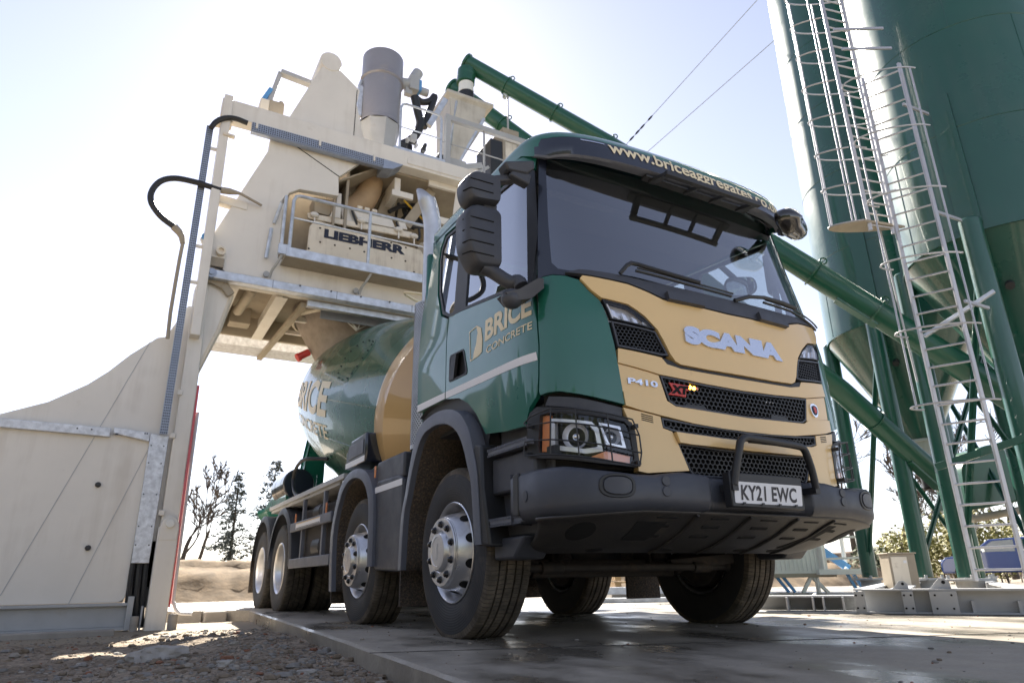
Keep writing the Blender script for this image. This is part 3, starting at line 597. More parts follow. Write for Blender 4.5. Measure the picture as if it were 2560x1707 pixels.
# walkway with railing and the sign
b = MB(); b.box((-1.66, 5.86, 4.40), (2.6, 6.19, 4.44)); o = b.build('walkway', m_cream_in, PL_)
h = MB(); h.box((-1.66, 5.84, 4.40), (2.6, 5.86, 4.53)); h.build('toe_board', m_galv, o, bevel=.003)
rail('walkway_railing', [(-1.62, 5.88, 0), (-.545, 5.88, 0), (2.5, 5.88, 0)], 4.42, 5.34, [4.99], PL_, r=.024)
b = MB()
b.tube([(-1.72, 5.9, 4.45), (-1.72, 5.9, 5.30), (-1.74, 6.1, 5.30), (-1.80, 6.18, 5.0)], .024, 8); b.tube([(-1.86, 6.15, 4.45), (-1.83, 6.15, 4.9)], .026, 8); b.box((-1.76, 5.85, 4.42), (-1.62, 5.9, 4.56)); b.build('railing_return', m_galv, PL_)
for x in (-1.74, -.52):
    b = MB(); b.tube(cr([(x+.04, 5.88, 4.42), (x, 5.95, 4.32), (x-.04, 6.05, 4.24), (x-.05, 6.12, 4.16)], 4), .018, 6); b.cyl((x-.09, 6.14, 4.22), (x-.09, 6.18, 4.22), .04, 10); b.build('walkway_hook', m_steelgrey, PL_)
b = MB(); b.prism([(p[0], 6.30, p[1]) for p in rnd_poly([(-1.31, 4.5), (.50, 4.45), (.49, 5.02), (.40, 5.16), (-1.22, 5.26), (-1.30, 5.14)], .03)], (0, .03, 0)); o = b.build('name_panel', m_cream_dirty, PL_, bevel=.006)
random.seed(3); h = MB()
for px in ((590, 712), (770, 750), (955, 790), (1130, 830), (1465, 905), (1635, 945), (1460, 720), (590, 540), (450, 790), (1740, 1080), (1640, 780), (955, 625), (1125, 665)):
    c = plane('y', 6.298, 'L', px)[0]; h.ball(c, (.016, .012, .014), 8, 5)
h.each('panel_bolt', m_bark, o)
PANEL = o
# underside: beams, boxes, far strips
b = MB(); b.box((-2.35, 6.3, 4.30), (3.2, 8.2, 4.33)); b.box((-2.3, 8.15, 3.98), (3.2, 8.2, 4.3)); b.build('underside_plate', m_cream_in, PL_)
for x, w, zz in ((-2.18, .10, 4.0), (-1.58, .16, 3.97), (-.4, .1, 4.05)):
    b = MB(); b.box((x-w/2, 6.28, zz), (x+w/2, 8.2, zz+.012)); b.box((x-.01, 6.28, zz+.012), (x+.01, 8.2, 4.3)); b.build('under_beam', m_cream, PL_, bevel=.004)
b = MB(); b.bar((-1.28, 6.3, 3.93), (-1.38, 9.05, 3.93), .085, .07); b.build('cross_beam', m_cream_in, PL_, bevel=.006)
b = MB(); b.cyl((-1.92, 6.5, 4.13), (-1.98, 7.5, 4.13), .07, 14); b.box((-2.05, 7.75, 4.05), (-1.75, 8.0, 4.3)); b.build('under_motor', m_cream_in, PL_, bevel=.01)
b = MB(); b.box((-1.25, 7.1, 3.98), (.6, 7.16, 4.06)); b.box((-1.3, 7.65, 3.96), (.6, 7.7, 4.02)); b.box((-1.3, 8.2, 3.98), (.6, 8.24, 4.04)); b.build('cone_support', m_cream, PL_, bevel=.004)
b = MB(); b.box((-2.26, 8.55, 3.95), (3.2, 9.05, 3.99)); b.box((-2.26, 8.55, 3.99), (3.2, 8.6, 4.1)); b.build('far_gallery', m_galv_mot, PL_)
# discharge cone
b = MB(); b.lathe([(4.35, .80), (4.12, .78), (4.10, .74), (4.06, .72), (3.55, .42), (3.0, .24)], (-.42, 7.35, 0), (0, 0, 1), 40); o = b.build('discharge_cone', m_cone, PL_)
h = MB(); h.lathe([(4.13, .76), (4.13, .80), (4.09, .80), (4.07, .75)], (-.42, 7.35, 0), (0, 0, 1), 40); h.build('cone_ring', m_cream_dirty, o)
b = MB(); c = plane('y', 7.4, 'V', (1235, 1075))[0]; b.cyl(c+Vector((.05, 0, .05)), c+Vector((-.10, 0, -.05)), .055, 14); b.cyl(c+Vector((-.08, 0, -.04)), c+Vector((-.12, 0, -.07)), .065, 14); b.build('red_beacon', m_redtrim, PL_, bevel=.006)
e = plane('y', 6.6, 'V', (1635, 675), (1930, 745), (1790, 805))
b = MB(); b.tube(e, .022, 8, closed=True); e2 = plane('y', 6.6, 'V', (1720, 700), (1800, 800), (1840, 720)); b.tube(e2, .015, 8); b.build('triangular_bracket', m_white_steel, PL_)

# ------------------------------------------------------------------ screw conveyors (plant to silos)
def conveyor(name, label, pts, r, flanges, spout):
    b = MB(); P = [Vector(p) for p in pts]; root = thing(name, label, 'screw conveyor', tuple(P[-1]), 'green screw conveyors feeding the plant')
    b.tube(P, r, 24); d0 = (P[0]-P[1]).normalized(); b.cyl(P[0]+d0*.0, P[0]+d0*.05, r*1.18, 24); b.build('tube', m_conveyor, root, bevel=.006)
    b = MB(); b.cyl(spout[0], spout[1], r*.88, 24); b.cyl(spout[0]+Vector((0, 0, -.05)), spout[1]+Vector((0, 0, .02)), r*1.1, 24); b.ball(spout[0]+Vector((0, 0, -.15)), r*1.15, 20, 10); b.build('spout', m_conveyor, root)
    for t, seg in flanges:
        a, c = P[seg], P[seg+1]; p = a.lerp(c, t); d = (c-a).normalized()
        b = MB(); b.cyl(p-d*.012, p+d*.012, r*1.14, 24)
        up = d.cross(Vector((d.y, -d.x, 0))).normalized(); up = up if up.z > 0 else -up
        q = p+up*(r*1.1+.045); sx = d.cross(up)
        ring = [q+d*(.045*cos(a_))+up*(.045*sin(a_)) for a_ in np.linspace(0, 2*pi, 12, endpoint=False)]; b.tube(ring, .012, 6, closed=True)
        b.build('flange', m_conveyor, root)
    return root
R2, R1 = Vector((6.77, 1.29, 0)), Vector((8.59, 3.92, 0))
A1 = at('y', 7.5, 1305+4, 172+0); A1 = at('y', 7.5, *zr('U', (1290, 235))[0])
K1 = at('y', 6.3, 1345*1.0884+60, 297*1.0884+38)
B1a = at('x', 4.6, 1860*1.0884, 622*1.0884); B1b = at('x', 6.4, 2352*1.0884, 932*1.0884)
sp = plane('y', 7.5, 'U', (1280, 330), (1270, 440)); 
cv1 = conveyor('screw_conveyor', 'long green tube conveyor, the higher one, rising from the right silo to the plant top', [A1, K1, B1a, B1b, B1b+(B1b-B1a)*.35], .165, [(.28, 0), (.62, 0), (1, 0), (.02, 2), (.33, 2)], (sp[0]+Vector((0, 0, .1)), sp[1]))
b = MB(); s0, s1, s2 = plane('y', 7.5, 'U', (1275, 440), (1275, 530), (1280, 640)); b.cyl(s0, s1, .15, 24, 0); b.cyl(s1, s2, .155, 24, 1); b.lathe([(0, .165), (.03, .165)], s1, (0, 0, 1), 24, 0); b.build('rubber_sleeve', [m_white_steel, m_hose], cv1)
b = MB(); h0 = plane('y', 7.2, 'U', (1680, 490), (1665, 880)); b.tube([h0[0]+Vector((0, 0, .1)), Vector((h0[0].x, h0[0].y, h0[1].z-.3))], .02, 8)
P_ = A1.lerp(K1, .5); b.build('support_rod', m_steelgrey, cv1)
b = MB(); hb = plane('y', 7.45, 'U', (1690, 510))[0]; dd = (K1-A1).normalized(); b.cyl(hb-dd*.03+Vector((0, 0, .02)), hb+dd*.03+Vector((0, 0, .02)), .185, 24); b.build('pipe_clamp', m_steelgrey, cv1)
A2 = at('y', 8.0, *zr('U', (1150, 475))[0]); K2 = at('y', 7.0, 1215*1.0884+60, 335*1.0884+42)
B2a = at('x', 6.3, *zr('R', (450, 1185))[0]); B2b = Vector((8.3, 3.75, .95)); B2b = at('x', 8.1, *zr('B', (1250, 420))[0])
sp = plane('y', 8.0, 'U', (1160, 520), (1150, 620))
cv2 = conveyor('screw_conveyor', 'green tube conveyor, the lower one, climbing from beneath the left silo to the plant', [A2, K2, B2a, B2b], .165, [(.5, 0), (.98, 0), (.30, 2)], (sp[0], sp[1]))
b = MB(); e = B2a.lerp(B2b, .72); d = (B2b-B2a).normalized(); b.bar(e-d*.3+Vector((0, 0, -.2)), e+d*.35+Vector((0, 0, -.2)), .14, .05); b.build('inspection_hatch', m_conveyor, cv2, bevel=.005)
b = MB(); e = B1a.lerp(B1b, .22); d = (B1b-B1a).normalized(); b.bar(e-d*.3+Vector((0, 0, -.2)), e+d*.3+Vector((0, 0, -.2)), .14, .05); b.build('inspection_hatch', m_conveyor, cv1, bevel=.005)

# ------------------------------------------------------------------ silos
RS, ZR = 1.2, 4.27
def silo(name, label, c, legang, tipz, phase):
    root = thing(name, label, 'silo', (c.x, c.y, .2), 'green cement silos')
    b = MB(); b.lathe([(ZR, RS-.01), (ZR, RS+.012), (ZR+.03, RS+.012), (ZR+.03, RS), (8.4, RS), (12.5, RS), (12.6, RS-.1), (12.9, .2), (12.9, 0)], c, (0, 0, 1), 96); b.build('cylinder', m_silo, root, smooth=30)
    b = MB()
    for z in (5.75, 7.25, 8.75, 10.2): b.lathe([(z-.006, RS), (z, RS+.006), (z+.006, RS)], c, (0, 0, 1), 96)
    for z0_, z1_, a_ in ((4.3, 5.75, 195), (5.75, 7.25, 240), (7.25, 8.75, 205), (4.3, 5.75, 150), (5.75, 7.25, 175)): b.tube([(c.x+RS*cos(radians(a_)), c.y+RS*sin(radians(a_)), z0_), (c.x+RS*cos(radians(a_)), c.y+RS*sin(radians(a_)), z1_)], .006, 5)
    b.each('weld_seam', m_silo, root)
    b = MB(); b.lathe([(ZR+.01, RS-.02), (ZR-.01, RS-.03), (tipz, .24), (tipz-.05, .24), (tipz-.05, .20)], c, (0, 0, 1), 96); o = b.build('cone', m_silo, root, smooth=30)
    h = MB(); h.lathe([(tipz-.02, .30), (tipz-.06, .30), (tipz-.06, .22), (tipz-.28, .13), (tipz-.34, .13)], c, (0, 0, 1), 32); h.build('outlet', m_steelgrey, o)
    h = MB(); h.lathe([(tipz-.34, .14), (tipz-.36, .17), (tipz-.42, .13), (tipz-.44, .17), (tipz-.50, .13), (tipz-.54, .16), (tipz-.8, .14)], c, (0, 0, 1), 24); h.build('rubber_bellows', m_hose, o)
    h = MB()
    for a in (200, 250, 300): 
        t = .35; rr = RS*(1-t)+.24*t; p = c+Vector((rr*cos(radians(a)), rr*sin(radians(a)), ZR+(tipz-ZR)*t)); h.cyl(p, p+Vector((.06*cos(radians(a)), .06*sin(radians(a)), -.05)), .05, 12)
    h.each('cone_fitting', m_black, o)
    feet = []
    for a in legang:
        ca, sa = cos(radians(a)), sin(radians(a)); p = c+Vector(((RS+.03)*ca, (RS+.03)*sa, 0))
        b = MB(); b.cyl(p+Vector((0, 0, .27)), p+Vector((0, 0, ZR+.15)), .125, 28); b.lathe([(ZR+.15, .125), (ZR+.17, .11), (ZR+.18, 0)], p, (0, 0, 1), 28)
        w = c+Vector(((RS+.0)*ca, (RS+.0)*sa, 0)); t_ = Vector((-sa, ca, 0))*.13
        b.prism([w-t_+Vector((0, 0, ZR+.1)), w+t_+Vector((0, 0, ZR+.1)), w+t_*.9+Vector((0, 0, ZR+2.0)), w-t_*.9+Vector((0, 0, ZR+2.0))], Vector((ca, sa, 0))*.03)
        o = b.build('leg', m_silo, root, smooth=40)
        h = MB(); h.box((p.x-.24, p.y-.2, .225), (p.x+.24, p.y+.2, .255)); h.cyl(p+Vector((0, 0, .10)), p+Vector((0, 0, .225)), .16, 20); 
        for q in ((-.2, -.15), (.2, -.15), (-.2, .15), (.2, .15)): h.cyl((p.x+q[0], p.y+q[1], .255), (p.x+q[0], p.y+q[1], .30), .022, 8)
        h.build('foot_plate', m_steelgrey, o, bevel=.003)
        feet.append(p)
    n = len(feet)
    for i in range(n):
        p, q = feet[i], feet[(i+1) % n]
        for (u, v, za, zb) in ((p, q, .45, 3.9),):
            b = MB(); mid = u.lerp(v, .5); b.bar(u+Vector((0, 0, za)), Vector((v.x, v.y, zb)), .09, .012); d = (Vector((v.x, v.y, zb))-u-Vector((0, 0, za))).normalized()
            b.bar(u+Vector((0, 0, za)), Vector((v.x, v.y, zb)), .012, .08); b.build('brace', m_silo, root)
    for z in ():
        for i in range(n):
            p, q = feet[i], feet[(i+1) % n]; b = MB(); b.bar(p+Vector((0, 0, z)), q+Vector((0, 0, z)), .07, .09); b.build('ring_beam', m_silo, root, bevel=.004)
    return root
SL = silo('cement_silo', 'green cement silo nearer the truck cab, left of the ladders', R1, (12, 105, 193, 282), 2.45, 0)
SR = silo('cement_silo', 'big green cement silo at the right edge with two metal ladders fixed on it', R2, (20, 108, 190, 282), 2.45, 1)
# ladders on the right silo
def ladder(name, foot, head, width_dir, w, n, parent, cage=None, plate=False, out=None):
    f = Vector(foot); h = Vector(head); wd = Vector(width_dir).normalized(); L_ = (h-f).length; d = (h-f).normalized(); nrm = wd.cross(d).normalized()
    if nrm.dot(Vector((CAM[0], CAM[1], 0))-f) < 0: nrm = -nrm
    if out is not None: nrm = Vector(out).normalized()
    b = MB()
    for sgn in (-1, 1): b.bar(f+wd*sgn*w/2, h+wd*sgn*w/2, .026, .048, nrm)
    o = b.build(name, m_ladder, parent, bevel=.003)
    b = MB()
    for i in range(n):
        p = f+d*(L_*(i+.5)/n); b.tube([p-wd*w/2, p+wd*w/2], .012, 8)
    b.build('rungs', m_ladder, o)
    if cage:
        z0, z1, R_, nh, nv = cage; b = MB(); hoops = []
        for i in range(nh):
            z = z0+(z1-z0)*i/max(1, nh-1); p = f+d*((z-f.z)/d.z); arc = []
            for a in np.linspace(-.15, pi+.15, 15): arc.append(p+wd*(w/2+.10)*1.0*cos(a)*1.15+nrm*(R_*sin(a)+.03))
            b.tube(arc, .011, 6); hoops.append(arc)
        for k in range(nv):
            j = int(round(1+(12)*k/(nv-1))) if nv > 1 else 7
            b.tube([hh[j] for hh in hoops], .011, 6)
        b.build('safety_cage', m_ladder, o)
        if plate:
            b = MB(); arc = hoops[0]; b.prism([p+Vector((0, 0, -.02)) for p in arc], (0, 0, .03)); b.build('rest_platform', m_cream_in, o)
    return o
lf = at('z', .25, *zr('B', (1630, 1120))[0])
dcam = Vector((R2.x-CAM[0], R2.y-CAM[1], 0)).normalized(); side = Vector((dcam.y, -dcam.x, 0))
def on_dist(dist, k, px):
    x, y = zr(k, px)[0]; d = RM.T @ np.array([(x-1280)/FPX, (853.5-y)/FPX, 1.]); t = dist/math.hypot(d[0], d[1]); return Vector(CAM+t*d)
LD = 8.75
f1 = on_dist(LD, 'B', (1640, 1120)); h1 = on_dist(LD, 'S', (755, 400)); f1 = Vector((f1.x, f1.y, f1.z)); hx = Vector((f1.x, f1.y, h1.z))
ladder('lower_ladder', f1, hx+(h1-hx)*.6, side, .43, 29, SR, cage=(2.05, h1.z-.15, .34, 6, 2), out=-dcam*.75-side*.65)
f2 = on_dist(LD+.25, 'S', (775, 1300)); h2 = on_dist(LD+.25, 'S', (470, -60)); hx = Vector((f2.x, f2.y, h2.z))
ladder('upper_ladder', f2, hx+(h2-hx)*.7, dcam*.80+side*.55, .36, 24, SR, cage=(f2.z+.12, h2.z-.1, .52, 8, 5), plate=True, out=-side*.9-dcam*.35)
for (k, px, sgn) in (('S', (940, 565), 1), ('S', (1130, 1170), 1), ('S', (660, 95), 1), ('S', (710, 205), 1), ('R', (1500, 460), 1)):
    p = on_dist(LD, k, px); b = MB(); tow = Vector((R2.x-p.x, R2.y-p.y, 0)).normalized(); b.bar(p-side*(.10 if px[1] > 300 else .36), p+tow*.45, .025, .035); b.build('ladder_bracket', m_ladder, SR)
b = MB(); e0, e1 = on_dist(LD+.3, 'R', (1100, 755)), on_dist(LD+.3, 'R', (1650, 400)); b.bar(e0, e1, .055, .045); b.build('lamp_tube', m_galv, SR, bevel=.008)
b = MB(); e0, e1 = on_dist(LD+.5, 'B', (1145, 265)), on_dist(LD+.5, 'B', (1860, 30)); b.bar(e0, e1, .05, .08); b.build('handrail_beam', m_silo, SR, bevel=.004)
b = MB(); e0, e1 = on_dist(LD+.4, 'S', (735, 1180)), on_dist(LD+.4, 'R', (1045, 1110)); b.tube([e0, e1], .012, 6); b.build('cable_line', m_steelgrey, SR)
# ------------------------------------------------------------------ steel base frame in front of the silos
BF = thing('steel_base_frame', 'low grey steel base frame of beams lying in front of the green silos', 'steel frame', (3.4, .6, 0))
fa = at('z', 0, *zr('B', (610, 1370))[0]); fb = at('z', 0, *zr('B', (1809, 1382))[0]); dx = (fb-fa).normalized(); nb = Vector((-dx.y, dx.x, 0)); nb = nb if nb.dot(Vector((CAM[0], CAM[1], 0))-fa) < 0 else -nb
H = .205
def ibeam(p, q, name='beam', w=.2, parent=BF):
    b = MB(); z = Vector((0, 0, 1)); b.bar(p+z*.012, q+z*.012, w, .016, mi=0); b.bar(p+z*(H-.008), q+z*(H-.008), w, .016); b.bar(p+z*(H/2), q+z*(H/2), .014, H-.034); return b.build(name, m_steelgrey, parent, bevel=.002)
ibeam(fa+nb*.1, fb+nb*.1+dx*2.5)
# open box section running back to the left, its web set back
fl = at('z', 0, *zr('B', (0, 1366))[0]); dl = (fl-fa).normalized(); LL = (fl-fa).length*1.3; nl = Vector((-dl.y, dl.x, 0)); nl = nl if nl.dot(nb) > 0 else -nl; H2 = .150
b = MB(); z = Vector((0, 0, 1)); q0 = fa+dl*.06
b.bar(q0+nl*.16+z*.008, q0+dl*LL+nl*.16+z*.008, .32, .016); b.bar(q0+nl*.30+z*H2/2, q0+dl*LL+nl*.30+z*H2/2, .014, H2-.04); b.bar(q0+nl*.22+z*(H2-.008), q0+dl*LL+nl*.22+z*(H2-.008), .20, .016); b.build('channel_beam', m_steelgrey, BF, bevel=.002)
for px in (460, 310, 230, 30):
    p = at('z', 0, *zr('B', (px, 1366))[0]); p = fa+dl*((p-fa).dot(dl)); b = MB(); b.bar(p+nl*.02+z*(H2/2+.006), p+nl*.28+z*(H2/2+.006), .014, H2-.034); b.build('stiffener', m_steelgrey, BF)
for t in (0, .30, 1.2):
    p = fa+dx*t; ibeam(p+nb*.2, p+nb*5.5, w=.16)
for px, w in (((545, 1290), .085), ((930, 1290), .085), ((1210, 1280), .20)):
    p = at('z', .1, *zr('B', px)[0]); p = fa+dx*((p-fa).dot(dx)); b = MB(); b.prism([p-dx*w/2+Vector((0, 0, .004)), p+dx*w/2+Vector((0, 0, .004)), p+dx*w/2+Vector((0, 0, H-.018)), p-dx*w/2+Vector((0, 0, H-.018))], nb*-.012); o = b.build('joint_plate', m_steelgrey, BF, bevel=.002)
    h = MB()
    for u, z in ((-.3, .05), (.3, .05), (-.3, .155), (.3, .155)):
        q = p+dx*w*u+Vector((0, 0, z))-nb*.012; h.cyl(q, q-nb*.004, .0085, 10)
    h.each('bolt_hole', m_void, o)
for k in (.06, .42): 
    for px in ((1430, 1320), (1780, 1320)): pass
for px in ((1435, 1320), (1785, 1320)):
    p = at('z', .06, *zr('B', px)[0]); p = fa+dx*((p-fa).dot(dx))+nb*.09; b = MB(); b.prism([p-dx*.012+Vector((0, 0, .02)), p+dx*.012+Vector((0, 0, .02)), p+dx*.012+Vector((0, 0, .11)), p-dx*.012+Vector((0, 0, .11))], nb*-.07); b.build('stiffener', m_steelgrey, BF)
for px, s_ in (((1165, 1130), 1.0), ((910, 1150), .8)):
    p = at('z', .22, *zr('B', px)[0]); p = fa+dx*((p-fa).dot(dx))+nb*.06+Vector((0, 0, H-p.z if 0 else 0)); p.z = H
    b = MB(); q = [p-dx*.075*s_, p+dx*.085*s_, p+dx*.08*s_+Vector((0, 0, .05*s_)), p+dx*.045*s_+Vector((0, 0, .085*s_)), p+dx*.0+Vector((0, 0, .08*s_))]; b.prism(q, nb*.02); b.cyl(p+dx*.035*s_+Vector((0, 0, .052*s_))-nb*.004, p+dx*.035*s_+Vector((0, 0, .052*s_)), .015*s_, 12, 1); b.build('lifting_lug', [m_steelgrey, m_void], BF, bevel=.002)
# ------------------------------------------------------------------ concrete mixer truck
TR = thing('concrete_mixer_truck', 'dark green concrete mixer truck with tan grille and big drum parked under the plant', 'mixer truck', (0, 3.5, 0))
PLN = np.array([(0,0),(.25,.004),(.5,.018),(.72,.045),(.88,.085),(1.0,.14),(1.09,.22),(1.155,.34),(1.19,.5),(1.2,.72),(1.2,1.2),(1.2,2.2)])
PBN = np.array([(0,-.03),(.3,-.03),(.6,-.02),(.85,.0),(1.0,.03),(1.12,.09),(1.2,.18),(1.24,.3),(1.25,.42),(1.25,.6)])
def dense(P, n=24):
    Q = [np.array((-P[1][0], P[1][1]))]+[np.array(p) for p in P]+[2*P[-1]-P[-2]]; o = []
    for i in range(1, len(Q)-2):
        a, b, c, d = Q[i-1:i+3]
        for t in np.linspace(0, 1, n, endpoint=False): o.append(.5*((2*b)+(c-a)*t+(2*a-5*b+4*c-d)*t*t+(3*b-a-3*c+d)*t**3))
    o.append(P[-1]); o = np.array(o); s = np.r_[0, np.cumsum(np.hypot(*np.diff(o, axis=0).T))]; return o, s
CN, CS = dense(PLN); BN, BS = dense(PBN)
ZF = ([.7,1.0,1.4,1.75,1.9,2.0,2.75,3.0], [.03,.03,.04,.065,.10,.13,.335,.40])
def cab(u, z, off=0.):
    def P(u, z):
        s = abs(u); x = np.interp(s, CS, CN[:, 0]); y = np.interp(s, CS, CN[:, 1]); yf = np.interp(z, *ZF); k = np.interp(z, [0, 1.95, 2.9], [1, 1, .945])
        return Vector(((1 if u >= 0 else -1)*x*k, y+yf*min(1, max(0, 1-y/.7)), z))
    p = P(u, z)
    if off:
        du = P(u+.004, z)-P(u-.004, z); dz = P(u, z+.004)-P(u, z-.004); p = p+du.cross(dz).normalized()*off
    return p
VP = [(.30,2.850,0),(.225,2.832,0),(.207,2.844,0),(.212,2.92,0),(.216,2.940,0),(.232,2.985,1),(.258,3.030,1),(.31,3.062,1),(.42,3.082,1)]
def vis(u, z, off=0.):
    def P(u, z):
        s = abs(u); x = np.interp(s, CS, CN[:, 0]); y = np.interp(s, CS, CN[:, 1]); yf = np.interp(z, [v[1] for v in VP[2:]], [v[0] for v in VP[2:]])
        return Vector(((1 if u >= 0 else -1)*x*.95, y+yf*min(1, max(0, 1-y/.7)), z))
    p = P(u, z)
    if off:
        du = P(u+.004, z)-P(u-.004, z); dz = P(u, z+.004)-P(u, z-.004); p = p+du.cross(dz).normalized()*off
    return p
def bmp(u, z, off=0.):
    def P(u):
        s = abs(u); x = np.interp(s, BS, BN[:, 0]); y = np.interp(s, BS, BN[:, 1])
        if s < .40: y += .045*min(1, max(0, (.40-s)/.05))
        return Vector(((1 if u >= 0 else -1)*x, y, z))
    p = P(u)
    if off:
        du = P(u+.004)-P(u-.004); p = p+du.cross(Vector((0, 0, 1))).normalized()*off
    return p
def inpoly(x, y, P):
    c = False; n = len(P)
    for i in range(n):
        x0, y0 = P[i]; x1, y1 = P[i-1]
        if (y0 > y) != (y1 > y) and x < (x1-x0)*(y-y0)/(y1-y0)+x0: c = not c
    return c
def sub(P, st):
    o = []
    for i in range(len(P)):
        a = P[i]; b = P[(i+1) % len(P)]; n = max(1, int(math.hypot(b[0]-a[0], b[1]-a[1])/st+.5))
        for k in range(n): o.append((a[0]+(b[0]-a[0])*k/n, a[1]+(b[1]-a[1])*k/n))
    return o
def panel(b, poly, F=cab, off=0., th=.02, holes=(), step=.06, mi=0, th_fn=None):
    """curved sheet: polygon in surface coordinates laid on the surface F, with thickness"""
    loops = [sub(list(poly), step)]+[sub(list(h), step) for h in holes]; V = []; E = []
    for L in loops:
        n = len(V); V += [Vector(p) for p in L]; E += [(n+i, n+(i+1) % len(L)) for i in range(len(L))]
    xs = [p[0] for p in poly]; ys = [p[1] for p in poly]
    for x in np.arange(min(xs)+step*.5, max(xs), step):
        for y in np.arange(min(ys)+step*.5, max(ys), step):
            if inpoly(x, y, poly) and not any(inpoly(x, y, h) for h in holes):
                if all((Vector((x, y))-v).length > step*.45 for v in V[:sum(len(l) for l in loops)]): V.append(Vector((x, y)))
    ov, oe, of, *_ = delaunay_2d_cdt(V, E, [], 0, 1e-5)
    T = []
    for f in of:
        cx = sum(ov[i].x for i in f)/len(f); cy = sum(ov[i].y for i in f)/len(f)
        if inpoly(cx, cy, poly) and not any(inpoly(cx, cy, h) for h in holes): T.append(tuple(f))
    A = [F(v.x, v.y, off) for v in ov]
    if th <= 0: b.add(A, T, mi); return b
    B = [F(v.x, v.y, off-th) for v in ov]; n = len(A); cnt = {}
    for f in T:
        for i in range(len(f)):
            e = (f[i], f[(i+1) % len(f)]); cnt[e] = 1
    S = [(e[1], e[0], e[0]+n, e[1]+n) for e in cnt if (e[1], e[0]) not in cnt]
    b.add(A+B, T+[tuple(i+n for i in reversed(f)) for f in T]+S, mi); return b
def mir(P): return [(-x, y) for x, y in reversed(P)]
def sym(L): return L+[(-x, y) for x, y in reversed(L) if abs(x) > 1e-6]
def pan(name, m, poly, parent, bevel=.004, **k):
    b = MB(); panel(b, poly, **k); return b.build(name, m, parent, bevel=bevel, smooth=40)

# lettering
def glyphs(body, bold=.0, xs=1., res=5, shear=0, space=1.):
    cu = bpy.data.curves.new('lettering', 'FONT'); cu.body = body; cu.offset = bold; cu.resolution_u = res; cu.fill_mode = 'FRONT'; cu.shear = shear; cu.space_character = space; cu.space_word = .8
    o = bpy.data.objects.new('lettering', cu); COL.objects.link(o); dg = bpy.context.evaluated_depsgraph_get()
    me = bpy.data.meshes.new_from_object(o.evaluated_get(dg)); V = [(v.co.x*xs, v.co.y) for v in me.vertices]; Fc = [tuple(p.vertices) for p in me.polygons]
    bpy.data.objects.remove(o); bpy.data.curves.remove(cu); bpy.data.meshes.remove(me); return V, Fc
def lettering(name, body, x0, x1, z0, z1, F, m, parent, bold=0., off=.003, depth=0., cuts=0, capref=None, shear=0, cutx=0, res=5, space=1.):
    """text fitted to the rectangle x0..x1, z0..z1 of a surface F"""
    V, Fc = glyphs(body, bold, 1, res, shear, space); xs = [v[0] for v in V]; ys = [v[1] for v in V]
    ylo, yhi = (min(ys), max(ys)) if capref is None else capref
    V = [((v[0]-min(xs))/(max(xs)-min(xs)), (v[1]-ylo)/(yhi-ylo)) for v in V]
    me = bpy.data.meshes.new(name); me.from_pydata([(v[0], v[1], 0) for v in V], [], Fc); b = bmesh.new(); b.from_mesh(me)
    for i in range(1, cuts): bmesh.ops.bisect_plane(b, geom=b.verts[:]+b.edges[:]+b.faces[:], plane_co=(0, i/cuts, 0), plane_no=(0, 1, 0))
    for i in range(1, cutx): bmesh.ops.bisect_plane(b, geom=b.verts[:]+b.edges[:]+b.faces[:], plane_co=(i/cutx, 0, 0), plane_no=(1, 0, 0))
    if depth:
        r = bmesh.ops.extrude_face_region(b, geom=b.faces[:]); 
        for v in [g for g in r['geom'] if isinstance(g, bmesh.types.BMVert)]: v.co.z = 1
    b.to_mesh(me); b.free()
    mb = MB(); mb.add([F(x0+(x1-x0)*v.co.x, z0+(z1-z0)*v.co.y, off+(depth if v.co.z > .5 else 0)) for v in me.vertices], [tuple(p.vertices) for p in me.polygons])
    bpy.data.meshes.remove(me)
    return mb.build(name, m, parent, smooth=30 if depth else 0, fix=bool(depth))

# ---- cab shell
c = MB()
panel(c, sym([(0, .83), (-1.30, .88), (-1.34, 1.2), (-1.34, 1.93), (-1.0, 1.93), (0, 1.86)][::-1]), off=-.045, th=.01)
c.build('gap_shade_shell', m_void, TR, smooth=60)  # black sheet behind the panels, makes their gaps read as shade
CORNER = [(-1.285,1.968),(-1.245,1.99),(-1.172,1.99),(-1.087,1.972),(-1.015,1.942),(-.969,1.868),(-.915,1.808),(-.885,1.70),(-.862,1.55),(-.848,1.38),(-.832,1.205),(-.93,1.226),(-1.08,1.262),(-1.19,1.288),(-1.27,1.292),(-1.318,1.286),(-1.326,1.31),(-1.318,1.4),(-1.306,1.57),(-1.31,1.73)]
pan('corner_panel', m_green, CORNER, TR, off=.004, th=.03, step=.05, bevel=.007)
pan('corner_panel', m_green, mir(CORNER), TR, off=.004, th=.03, step=.05, bevel=.007)
DOOR = [(-1.340,1.958),(-1.60,1.995),(-2.30,2.118),(-2.538,2.15),(-2.540,1.535),(-2.317,1.491),(-2.173,1.422),(-2.056,1.327),(-1.927,1.176),(-1.676,1.146),(-1.453,1.137),(-1.411,1.234),(-1.345,1.287),(-1.338,1.31),(-1.329,1.4),(-1.317,1.57),(-1.322,1.73)]
HANDLE = [(-2.480,1.815),(-2.462,1.835),(-2.255,1.822),(-2.238,1.80),(-2.19,1.65),(-2.20,1.628),(-2.47,1.64),(-2.485,1.655)]
WIN = [(-1.385,1.995),(-2.265,2.140),(-2.275,2.16),(-2.275,2.84),(-2.255,2.865),(-1.40,2.795),(-1.375,2.77)]
QUA = [(-2.47,2.178),(-2.55,2.180),(-2.66,2.245),(-2.765,2.45),(-2.815,2.74),(-2.80,2.83),(-2.73,2.90),(-2.49,2.885),(-2.47,2.87)]
